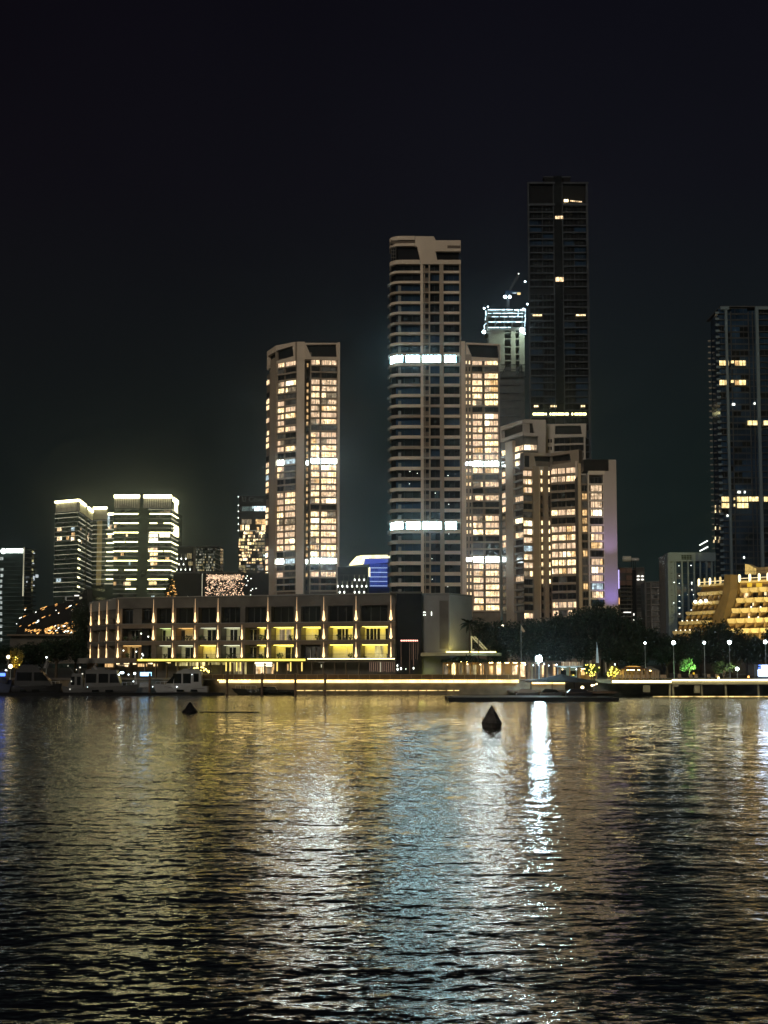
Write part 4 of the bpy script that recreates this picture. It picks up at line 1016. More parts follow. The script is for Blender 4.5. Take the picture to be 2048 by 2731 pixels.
# --- right side: pink flats, lattice block, grey office
def right_side():
    Y = 640
    T = Thing('stair_block', 'small block of flats with pinkish panels and a rooftop tank, beside the violet wall', 'apartment block', (PX(1690, 655), 655, GROUND))
    f = facp(1650, Y, 1724, Y, 1600)
    mb = MB(); f.rect(mb, 1651, 1513, 1686, 1760, -12, 0, 'greydark'); f.rect(mb, 1698, 1513, 1721, 1760, -12, 0, 'greydark'); f.rect(mb, 1686, 1520, 1698, 1760, -12, -.6, 'black'); T.part('wall', mb)
    for i, y in enumerate((1516, 1535, 1549)):
        for a, b in ((1653, 1668), (1670, 1685)):
            if i == 1 and a < 1660: continue
            k = MB(); f.rect(k, a, y, b, y + (12 if i != 1 else 12), 0, .5, 'pinkish'); T.part('balcony_panel', k)
    for i in range(9):
        k = MB(); y = 1567 + i * 11; f.rect(k, 1652, y, 1686, y + 1.6, 0, .9, 'grey'); f.rect(k, 1699, y, 1712, y + 1.4, 0, .9, 'grey'); T.many('balcony', k, 3)
        u0, z1 = f.uz(1655, y - 8); u1, z0 = f.uz(1683, y - 1); window(T, f, u0, u1, z0, z1, .05, 'glass', mull=2)
    for y in (1537, 1546): 
        for a in (1701, 1712): 
            k = MB(); u, z = f.uz(a, y); k.ball(f.pt(u, .9, z), .65, 'white_dim3', 7, .6); T.part('stair_lamp', k)
    for y in (1634, 1645, 1656, 1666):
        k = MB(); u, z = f.uz(1717, y); k.ball(f.pt(u, .9, z), .95, 'white_dim3', 8, .42); T.part('stair_lamp', k)
    for (a, y, w, h) in ((1661, 1632, 20, 2.5), (1687, 1636, 3, 6), (1687, 1652, 3, 3), (1687, 1664, 3, 5), (1658, 1666, 6, 1.5), (1713, 1688, 8, 2)):
        k = MB(); u0, z1 = f.uz(a, y); u1, z0 = f.uz(a + w, y + h); f.box(k, u0, u1, z0, z1, 1.6, 1.9, 'white_dim3'); T.part('lamp', k)
    mb = MB(); u, z = f.uz(1675, 1489); mb.tube(f.pt(u - 1.8, -3, z), f.pt(u + 1.6, -3, z), 1.2, 1.2, 'white', 12); u2, z2 = f.uz(1700, 1491); mb.tube(f.pt(u2 - 2, -3, z2), f.pt(u2 + 1, -3, z2), .7, .7, 'white', 12); T.part('water_tank', mb)
    mb = MB()
    for a in (1687, 1692, 1697): 
        u, z = f.uz(a, 1491); mb.tube(f.pt(u, -3, z), f.pt(u, -3, f.uz(a, 1516)[1]), .15, .15, 'slate', 4)
    T.part('tank_stand', mb)
    k = MB(); f.rect(k, 1649, 1520, 1651, 1570, -.5, .5, 'violet_strip'); f.rect(k, 1650.2, 1594, 1651.6, 1612, -.5, .5, 'orange_strip'); T.part('neon_strip', k)
    T.finish()
    T = Thing('balcony_block', 'pale open-framed apartment block with empty balcony bays, left of the grey office slab', 'apartment block', (PX(1745, 620), 620, GROUND))
    f = facp(1722, 605, 1766, 605, 1600)
    mb = MB(); f.rect(mb, 1724, 1554, 1766, 1760, -12, -2, 'greydark'); T.part('wall', mb)
    mb = MB()
    for a, b in ((1722, 1724.5), (1736, 1738), (1762, 1764.5)): f.rect(mb, a, 1552, b, 1690, -2, .3, 'pale')
    T.part('frame', mb)
    for i in range(10):
        k = MB(); y = 1551 + i * 15.2; f.rect(k, 1722, y, 1764.5, y + 2, -2, .45, 'pale'); T.part('floor_slab', k)
        if i < 9:
            k = MB(); f.rect(k, 1725, y + 3, 1735, y + 14, -1.8, -.6, 'grey'); T.part('wall_panel', k)
            u0, z1 = f.uz(1740, y + 3); u1, z0 = f.uz(1760, y + 14); window(T, f, u0, u1, z0, z1, -1.9, 'dimroom', mull=2)
    T.finish()
    Y = 540
    T = Thing('office_slab', 'plain grey office slab with white vertical piers, behind the golden terraced hotel', 'office building', (PX(1840, 560), 560, GROUND))
    f = facp(1783, Y, 1910, Y, 1580); s = facp(1766, 556, 1783, 540, 1580); g = lambda a: f.uz(a, 1580)[0]
    core = MB(); f.rect(core, 1786, 1476, 1908, 1760, -20, -.8, 'glass_blue'); T.part('wall', core)
    mb = MB(); s.rect(mb, 1767, 1477, 1783, 1760, -3, 0, 'grey_cool'); f.rect(mb, 1783, 1475, 1790, 1760, -2, .01, 'grey_cool'); T.part('end_wall', mb)
    mb = MB(); f.rect(mb, 1783.1, 1473.5, 1908, 1497, -2, .3, 'grey_cool'); T.part('roof_band', mb)
    for a in (1801, 1818, 1834.5, 1851, 1867, 1884, 1898):
        k = MB(); f.rect(k, a, 1497.2, a + 4.2, 1720, -.8, .3, 'grey_cool'); T.part('pier', k)
    zs, dz = f.uz(1840, 1500)[1], 1.95
    rr = random.Random(4)
    for i in range(21):
        for a, b in ((1791, 1800.5), (1805.5, 1817.5), (1822.5, 1834), (1839, 1850.5), (1855.5, 1866.5), (1871.5, 1883.5), (1888.5, 1897.5)):
            z1 = zs - i * dz
            window(T, f, g(a), g(b), z1 - dz + .2, z1, -.7, 'glass_blue' if rr.random() < .9 else 'dimroom', mull=0)
    for (a, y) in ((1810, 1508), (1842, 1507), (1811, 1535), (1797, 1552), (1811, 1555), (1844, 1552), (1844, 1556), (1845, 1572), (1849, 1585), (1811, 1587), (1811, 1603), (1796, 1607), (1811, 1620), (1811, 1636), (1843, 1626), (1834, 1585)):
        k = MB(); u, z = f.uz(a, y); f.box(k, u, u + ru(.2, .45), z - ru(.15, .3), z, -.5, -.3, 'star'); T.many('lamp', k, 1)
    k = MB(); u, z = f.uz(1829, 1654); f.box(k, u, u + .5, z - 1, z, -.5, -.3, 'blue_lit2'); T.part('blue_lamp', k)
    T.finish()
    # wall sign: blurred dark characters
    S = Thing('wall_sign', 'dark green blurred characters on the top band of the grey office slab', 'sign', f.pt(g(1830), .4, f.uz(1830, 1487)[1]))
    for q in range(4):
        k = MB(); a = 1816.5 + q * 7; u0, z1 = f.uz(a, 1480.5); u1, z0 = f.uz(a + 6, 1492.5); w, h = u1 - u0, z1 - z0
        for r_ in range(3): f.box(k, u0, u1, z0 + h * .4 * r_, z0 + h * .4 * r_ + .28, .3, .42, 'sign_dark')
        for c_ in range(2): f.box(k, u0 + w * (.12 + .5 * c_), u0 + w * (.12 + .5 * c_) + .22, z0, z1, .3, .421, 'sign_dark')
        S.part('character', k)
right_side()

def right_tower():
    Y = 620; PR = 1150
    T = Thing('skyscraper', 'dark blue glass skyscraper cut by the right edge with gold windows on a few floors', 'skyscraper', (PX(2000, 650), 650, GROUND))
    f = facp(1921, Y, 2110, Y, PR); s = facp(1895, 640, 1921, Y, PR); g = lambda a: f.uz(a, PR)[0]
    zt = f.uz(1990, 818)[1]
    core = MB(); core.plan([s.pt(.6, -.8, 0)[:2], f.pt(.3, -.8, 0)[:2], f.pt(f.L, -.8, 0)[:2], f.pt(f.L, -30, 0)[:2], s.pt(.6, -30, 0)[:2]], GROUND, zt - 1.5, 'glass_blue'); T.part('wall', core)
    mb = MB(); f.rect(mb, 1921, 815, 2100, 818, -28, -.6, 'slate'); T.part('roof', mb)
    for a, b in ((1939.5, 1946), (2021.5, 2029.5)):
        mb = MB(); f.box(mb, g(a) , g(b), GROUND, zt, -1, .5, 'grey_cool'); T.part('pier', mb)
    mb = MB(); f.rect(mb, 1921, 818, 1944, 826, -1.5, .6, 'grey_cool'); f.rect(mb, 2022, 818, 2080, 826, -1.5, .6, 'grey_cool'); T.part('roof_band', mb)
    for a in (1955, 2002, 2013):
        mb = MB(); f.box(mb, g(a), g(a + 1.6), GROUND, zt - 2, -1, .15, 'slate'); T.part('mullion', mb)
    dz = 16.6 * Y / F
    for i in range(46):
        z = zt - 3 - i * dz
        k = MB(); f.box(k, .1, g(1939), z, z + .3, -1, .15, 'slate'); f.box(k, g(1947), g(2021), z, z + .22, -.9, -.45, 'slate'); f.box(k, g(2030), f.L, z, z + .3, -1, .0, 'slate'); T.many('floor_band', k, 20)
        k = MB()
        u, _ = s.uz(1919, PR); k.prism([s.pt(s.L - 1.6, .1, z), s.pt(s.L + .2, 1.1, z), s.pt(s.L + .2, -.5, z), s.pt(s.L - 1.6, -.5, z)], [s.pt(s.L - 1.6, .1, z + .35), s.pt(s.L + .2, 1.1, z + .9), s.pt(s.L + .2, -.5, z + .9), s.pt(s.L - 1.6, -.5, z + .35)], 'grey_cool'); T.many('fin', k, 1)
        if i > 2:
            k = MB(); k.prism([s.pt(.1, .1, z), s.pt(1.2, .6, z), s.pt(1.2, -.5, z), s.pt(.1, -.5, z)], [s.pt(.1, .1, z + .3), s.pt(1.2, .6, z + .6), s.pt(1.2, -.5, z + .6), s.pt(.1, -.5, z + .3)], 'grey'); T.many('fin', k, .9)
        for a, b in ((1923, 1938), (1948, 1954), (1958, 1978), (1980, 2001), (2031, 2060)):
            window(T, f, g(a), g(b), z + .45, z + dz - .25, -.72, 'glass_blue' if rnd() < .8 else 'glass', mull=1 if b - a > 10 else 0)
    def w(a, b, y0, y1, m='gold_lit', mull=1):
        u0, z1 = f.uz(a, y0); u1, z0 = f.uz(b, y1)
        k = MB(); f.quad(k, u0, u1, z0, z1, .25, m); f.box(k, u0 - .15, u1 + .15, z0 - .3, z0 - .05, 0, .4, 'slate')
        for q in range(mull): f.box(k, u0 + (u1 - u0) * (q + 1) / (mull + 1) - .06, u0 + (u1 - u0) * (q + 1) / (mull + 1) + .06, z0, z1, .2, .33, 'slate')
        T.part('lit_window', k)
    for y in (962, 1014):
        w(1918, 1943, y, y + 13, mull=2); w(1949, 1957, y, y + 7, mull=0); w(1959.5, 1970, y, y + 13, 'lit3', 0); w(1971, 1988.5, y, y + 13)
    w(1993, 2019, 1122, 1134, mull=1); w(2024, 2027, 1124, 1130, mull=0); w(2036, 2070, 1122, 1134, mull=1)
    w(1924, 1949, 1325, 1338, mull=2); w(1956, 1960, 1327, 1333, mull=0); w(1965, 1995, 1325, 1338, mull=2); w(1997, 2012, 1325, 1337); w(2013.5, 2023, 1325, 1337, mull=0); w(2028, 2033, 1328, 1334, mull=0); w(2037, 2080, 1325, 1338, mull=3)
    w(1924, 1949, 1342, 1355, mull=2); w(1956, 1960, 1344, 1351, mull=0); w(1966, 1995, 1342, 1355, mull=2)
    for (a, y) in ((1952, 1076), (2010, 1074), (1967, 1310), (1984, 1310), (1938, 1373), (1982, 1484)):
        k = MB(); u, z = f.uz(a, y); f.box(k, u, u + (1.1 if a in (1952, 1967) else .5), z - .8, z, .2, .5, 'star'); T.part('lamp', k)
    for y in (1348, 1360, 1405, 1432, 1440):
        k = MB(); u, z = s.uz(1905 + (y % 3) * 4, y); s.box(k, u, u + .7, z - 1.2, z, .1, .4, 'lit2'); T.part('side_lamp', k)
    T.finish()
    # lit bars of a hoist left of it
    C = Thing('light_bars', 'two slanted white light bars on a roof arm, left of the right-hand skyscraper', 'lamp', P(1880, 1480, 700))
    fh = facp(1850, 700, 1900, 700, 1460)
    for (a, b, c, d) in ((1865.5, 1454, 1887, 1442), (1866, 1469.5, 1888, 1458)):
        k = MB(); u0, z0 = fh.uz(a, b); u1, z1 = fh.uz(c, d); k.tube(fh.pt(u0, 0, z0), fh.pt(u1, 0, z1), .22, .22, 'star', 5); C.part('light_bar', k)
    k = MB(); u0, z0 = fh.uz(1888, 1440); u1, z1 = fh.uz(1888, 1520); k.tube(fh.pt(u0, -.5, z0), fh.pt(u1, -.5, z1), .3, .3, 'slate', 5); 
    u0, z0 = fh.uz(1866, 1462); k.tube(fh.pt(u0, -.5, z0), fh.pt(u1, -.5, fh.uz(1888, 1450)[1]), .2, .2, 'slate', 5); C.part('arm', k)
right_tower()

# ------------------------------------------------------------------ waterfront block with glowing column teardrops
def waterfront():
    PR = 1700
    T = Thing('waterfront_building', 'long low waterfront building with teardrop glows on its columns and yellow-lit balconies', 'waterfront building', (PX(680, 340), 345, GROUND))
    f = facp(318, 345, 1057, 322, PR); s = facp(240, 370, 318, 345, PR); g = lambda a: f.uz(a, PR)[0]; gs = lambda a: s.uz(a, PR)[0]
    z = {k: f.uz(1045, v)[1] for k, v in dict(top=1584, a=1658, b=1707, c=1757).items()}
    z['gl'] = GROUND
    cols = [318, 412, 464, 523, 584, 648, 717, 794, 866, 952, 1045]
    core = MB()
    core.plan([s.pt(0, -3, 0)[:2], s.pt(s.L, -3, 0)[:2], f.pt(.1, -3.4, 0)[:2], f.pt(f.L, -3.4, 0)[:2], f.pt(f.L, -22, 0)[:2], f.pt(0, -24, 0)[:2], s.pt(0, -22, 0)[:2]], GROUND, z['top'] - .3, 'greydark'); T.part('wall', core)
    # roof band and floor slabs
    mb = MB(); f.box(mb, -.3, f.L, z['top'] - 2.3, z['top'], -3.4, .3, 'greydark'); T.part('parapet', mb)
    mb = MB(); f.box(mb, -.4, f.L + .1, z['top'], z['top'] + .22, -24, .6, 'grey'); T.part('roof', mb)
    mb = MB(); s.box(mb, -.3, s.L, z['top'] - 2.3, z['top'] + .15, -3, .3, 'grey'); T.part('parapet', mb)
    for zz, h in ((z['a'], .95), (z['b'], .85), (z['c'], .7)):
        mb = MB(); f.box(mb, -.4, f.L, zz - h, zz, -3.4, .45, 'brown'); f.box(mb, -.4, f.L, zz, zz + .12, .3, .55, 'grey'); T.part('floor_slab', mb)
        mb = MB(); s.box(mb, -.6, s.L, zz - h, zz, -3, .45, 'greydark'); s.box(mb, -.6, s.L, zz, zz + .12, .3, .55, 'grey'); T.part('floor_slab', mb)
    # piers
    for i, c in enumerate(cols):
        w = .85 if i in (0, 7, 8, 9, 10) else .6
        mb = MB(); f.box(mb, g(c) - w, g(c) + w, z['c'], z['top'], -3.4, .25, 'greydark' if i > 3 else 'brown'); T.part('pier', mb)
    for c in (248, 270, 291): mb = MB(); s.box(mb, gs(c) - .35, gs(c) + .35, z['c'], z['top'], -3, .25, 'brown'); T.part('pier', mb)
    mb = MB(); f.box(mb, g(378), g(398), z['c'], z['a'] + 1, -1.5, .1, 'black'); T.part('dark_gap_box', mb)  # black box stands in for the shade inside the gap
    # top storey: wide dark windows
    for i in range(10):
        a, b = cols[i] + 9, cols[i + 1] - 9
        if i == 0:
            for a, b in ((332, 350), (382, 404)): window(T, f, g(a), g(b), z['a'] + .2, z['top'] - 2.8, -.6, 'glass', mull=1)
            mb = MB(); f.box(mb, g(354), g(378), z['a'], z['top'] - 2.3, -2, 0.05, 'greydark'); T.part('wall_panel', mb); continue
        mid = (a + b) / 2
        window(T, f, g(a), g(b), z['a'] + .15, z['top'] - 2.5, -.8, 'glass', mull=2 if b - a > 45 else 1, frame='slate')
    for a, b in ((251, 267), (273, 288), (295, 313)):
        window(T, s, gs(a), gs(b), z['a'] + .3, z['top'] - 4.5, -.6, 'dimroom' if a == 251 else 'glass', mull=1)
        mb = MB(); s.box(mb, gs(a) - .5, gs(b) + .5, z['top'] - 4.3, z['top'] - 2.3, -1, .02, 'greydark'); T.part('wall_panel', mb)
        for zz in (z['b'], z['c']):
            mb = MB(); s.box(mb, gs(a) - .5, gs(b) + .5, zz, zz + 3, -1.4, -1, 'brown'); T.part('wall_panel', mb)
            window(T, s, gs(a + 2), gs(b - 2), zz + .2, zz + 2.3, -.9, 'room_dim_warm' if zz == z['c'] and a < 280 else ('dimroom' if rnd() < .6 else 'glass'), mull=1, frame='white', fw=.1)
    # balcony rooms: (bay, from, to, level, mode, doors[(a,b,mat)])
    spec = [
        (320, 376, 'b', 'none', [(337, 357, 'glass')]), (398, 411, 'b', 'none', [(400, 408, 'glass')]),
        (417, 462, 'b', 'grn', [(421, 428, 'glass'), (450, 461, 'glass')]), (467, 521, 'b', 'amb', [(468, 480, 'glass'), (504, 519, 'glass')]),
        (526, 582, 'b', 'wht', [(541, 551, 'glass'), (553, 563, 'glass'), (570, 580, 'glass')]), (588, 645, 'b', 'whd', [(602, 620, 'glass'), (628, 643, 'glass')]),
        (651, 676, 'b', 'none', [(656, 672, 'glass')]), (677, 714, 'b', 'yel', [(693, 707, 'glass')]), (721, 791, 'b', 'yel2', [(734, 748, 'dimdoor'), (752, 764, 'dimdoor'), (768, 786, 'curtain')]),
        (799, 862, 'b', 'yel2', [(812, 832, 'curtain'), (838, 849, 'glass')]), (871, 947, 'b', 'yel', [(889, 900, 'glass'), (902, 917, 'glass'), (928, 946, 'curtain')]), (957, 1041, 'b', 'yel', [(967, 985, 'glass'), (987, 1003, 'glass'), (1018, 1032, 'glass')]),
        (320, 376, 'c', 'wrm', [(340, 355, 'glass'), (326, 333, 'curtain')]), (398, 411, 'c', 'none', []), (417, 462, 'c', 'gry', [(434, 446, 'glass'), (450, 460, 'curtain')]), (467, 521, 'c', 'whd', [(482, 494, 'glass'), (496, 506, 'glass'), (508, 519, 'glass')]),
        (526, 582, 'c', 'yel2', [(541, 549, 'curtain'), (551, 562, 'curtain'), (566, 578, 'curtain')]), (588, 645, 'c', 'whd', [(600, 617, 'glass'), (628, 643, 'glass')]), (651, 676, 'c', 'none', [(656, 672, 'glass')]),
        (677, 714, 'c', 'yel', [(693, 706, 'glass')]), (721, 791, 'c', 'yel2', [(738, 746, 'curtain'), (750, 764, 'glass'), (767, 781, 'glass')]), (799, 862, 'c', 'none', [(804, 830, 'dimroom'), (834, 858, 'dimroom')]),
        (871, 947, 'c', 'brt', [(896, 933, 'curtain')]), (957, 1041, 'c', 'brt', [(990, 1012, 'curtain2'), (1020, 1036, 'curtain')])]
    lam = {'grn': ('room_led_green', .5), 'amb': ('room_led_amber', .8), 'wht': ('room_led_white', .55), 'whd': ('room_led_white', .22), 'yel': ('room_led_yellow', 1), 'yel2': ('room_led_yellow', .8), 'wrm': ('room_led_amber', .35), 'gry': ('room_led_white', .3), 'brt': ('room_led_yellow', 1.6)}
    for a, b, lv, mode, doors in spec:
        zf = z[lv]; zc = z['a' if lv == 'b' else 'b'] - .9
        u0, u1 = g(a), g(b)
        k = MB(); f.box(k, u0 - .3, u1 + .3, zf + .02, zc, -2.9, -2.4, 'cream' if mode != 'none' and mode != 'wrm' else 'brown'); T.part('back_wall', k)
        if mode in lam:
            m, w = lam[mode]
            k = MB(); f.box(k, u0 + .6, u1 - .6, zc - .1, zc - .02, -2.3, -.4, m); T.part('ceiling_light', k)
        for (p, q, m) in doors:
            window(T, f, g(p), g(q), zf + .1, zc - (.45 if mode != 'brt' else .15), -2.3, {'dimdoor': 'dimroom2', 'curtain': 'cream', 'curtain2': 'yellow_lit'}.get(m, m), mull=1 if q - p > 14 else 0, frame='white', fw=.13)
        if mode != 'none' or rnd() < .5:
            for q in range(random.choice((1, 2, 3))):     # balcony furniture: low chair or potted plant
                u = ru(u0 + .5, u1 - .7); k = MB()
                if rnd() < .5:
                    f.box(k, u, u + .5, zf + .12, zf + .5, -.9, -.4, 'slate'); f.box(k, u, u + .08, zf + .5, zf + 1, -.9, -.4, 'slate'); T.part('chair', k)
                else:
                    c = f.pt(u, -.6, zf + .12); k.lathe(c, [(.16, 0), (.24, .4)], 'brown', 7)
                    for _ in range(22):
                        p = Vector(c) + Vector((ru(-.45, .45), ru(-.4, .4), ru(.35, 1.1))); d = Vector((ru(-1, 1), ru(-1, 1), ru(-1, 1))) * .22; e = Vector((ru(-1, 1), ru(-1, 1), ru(-1, 1))) * .2
                        k.face([p - d, p + e, p + d, p - e], 'leaf2')
                    T.part('potted_plant', k)
        k = MB(); f.box(k, u0, u1, zf + 1.0, zf + 1.06, .36, .42, 'slate'); T.part('handrail', k)
    # glowing teardrops stand in for lamp light on the columns, three per column
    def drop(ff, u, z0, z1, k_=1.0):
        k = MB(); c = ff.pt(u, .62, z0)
        k.lathe(c, [(.05, 0), (.24 * k_, .2), (.27 * k_, .45), (.19 * k_, .85), (.13 * k_, 1.4), (.09, 2.2)], 'col_glow', 8)
        k.lathe((c[0], c[1], c[2] + 2.21), [(.09, 0), (.06, (z1 - z0 - 2.2) * .5), (.03, z1 - z0 - 2.25)], 'col_glow_tail', 6)
        T.part('column_glow_cone', k)
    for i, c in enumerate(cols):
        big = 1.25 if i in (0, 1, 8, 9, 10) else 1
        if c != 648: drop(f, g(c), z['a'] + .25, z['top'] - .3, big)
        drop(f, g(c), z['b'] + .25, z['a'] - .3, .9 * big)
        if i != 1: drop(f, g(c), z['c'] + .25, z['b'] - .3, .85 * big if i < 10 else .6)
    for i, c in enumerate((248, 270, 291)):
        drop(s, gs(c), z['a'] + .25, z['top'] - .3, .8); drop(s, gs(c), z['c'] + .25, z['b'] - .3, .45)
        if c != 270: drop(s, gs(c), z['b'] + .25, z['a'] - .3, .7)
    # canopy strip and ground floor
    k = MB(); f.rect(k, 378, 1757.8, 822, 1762.5, 1.6, 1.8, 'yellow_led'); T.part('canopy_light', k)
    k = MB(); f.rect(k, 826, 1756, 1057, 1758, 1.0, 1.2, 'led'); T.part('canopy_light', k)
    k = MB(); f.rect(k, 378, 1756, 822, 1764.5, -3, 1.6, 'brown'); f.rect(k, 822.2, 1755, 1057, 1760, -3, .99, 'greydark'); T.part('canopy', k)
    k = MB(); s.rect(k, 222, 1755, 318, 1769, -2, 2.4, 'grey'); f.rect(k, 318.5, 1755.5, 377, 1768, -2, 2.2, 'brown'); T.part('canopy', k)
    for a in list(range(385, 820, 29)) + [830, 860, 890, 920, 955]:
        k = MB(); f.box(k, g(a), g(a + 2.2), GROUND, z['c'] - .8, -.6, -.1, 'brown'); T.part('column', k)
    rr = random.Random(12)
    def gw(a, b, y0, y1, m, d=-2.9, name='shopfront_window'):
        u0, z1 = f.uz(a, y0); u1, z0 = f.uz(b, y1); k = MB(); f.box(k, u0, u1, z0, z1, d, d + .15, m); T.part(name, k)
    for a in range(452, 530, 9): gw(a, a + 6.5, 1765, 1776, rr.choice(['gold_lit', 'yellow_lit', 'yellow_lit']))
    for a in range(540, 584, 8): gw(a, a + 6, 1765, 1773, 'yellow_lit')
    for a in range(596, 640, 6): gw(a, a + 4, 1765, 1798, rr.choice(['yellow_lit', 'gold_dim', 'dimroom2']))
    for a in (602, 613, 630, 640, 738, 774, 804): gw(a, a + 2.4, 1763, 1790, 'yellow_lit2', -.05, 'glowing_post')
    gw(667, 712, 1765, 1771, 'warm_strip', -2.6, 'shop_light'); gw(670, 712, 1773, 1777, 'warm_strip', -2.6, 'shop_light')
    for a in range(668, 712, 6): gw(a, a + 3.6, 1779, 1797, rr.choice(['lit3', 'dimroom2', 'lit']))
    for a in (727, 765, 772): gw(a, a + 1.4, 1770, 1788, 'lit3', -.5, 'glowing_post')
    for i, a in enumerate(range(984, 1050, 5)): gw(a, a + 1.3, 1762, 1790 + 3 * rr.random(), 'line_dim', -.4, 'light_line')
    gw(1013, 1014.6, 1764, 1792, 'led_dim', -.3, 'light_line')
    gw(848, 864, 1765, 1766.4, 'led_dim', -.4, 'lamp'); gw(854.5, 856.5, 1772, 1780, 'led_dim', -.4, 'lamp')
    for i in range(26):
        a = 480 + i * 2.9; u, zz = f.uz(a + rr.random() * 2, 1776 + rr.random() * 12 + abs(i - 13) * .8)
        k = MB(); k.ball(f.pt(u, -1.5, zz), .18, 'yellow_bulb2', 5); T.part('bulb', k)
    for i, a in enumerate(range(228, 250, 7)):
        k = MB(); u, zz = s.uz(a, 1800); s.box(k, u, u + .45, GROUND, zz + 3.4, -.8, -.3, 'pillar_painted_lit'); T.part('column', k)
    for a, b, y, m in ((252, 262, 1770, 'lit3'), (263, 270, 1770, 'lit3'), (282, 287, 1769, 'lit2'), (301, 313, 1768, 'lit2'), (285, 298, 1773, 'dimroom2')):
        u0, z1 = s.uz(a, y); u1, z0 = s.uz(b, y + (9 if m == 'lit3' else 3)); k = MB(); s.box(k, u0, u1, z0, z1, -2.8, -2.5, m); T.part('shopfront_window', k)
    for a, y, w, h, m in ((340, 1769, 9, 3, 'lit2'), (353, 1770, 24, 8, 'lit3'), (380, 1768, 12, 3, 'lit2'), (395, 1770, 10, 7, 'lit3'), (318, 1773, 8, 5, 'lit'), (430, 1766, 10, 3, 'gold_lit')): gw(a, a + w, y, y + h, m, -2.6)
    for (a, y) in ((368, 1738), (386, 1748), (382, 1756), (384, 1744), (334, 1735), (400, 1698), (381, 1690)):
        k = MB(); u, zz = f.uz(a, y); k.ball(f.pt(u, .8, zz), .16, 'star', 5); T.part('lamp', k)
    T.finish(140)
waterfront()

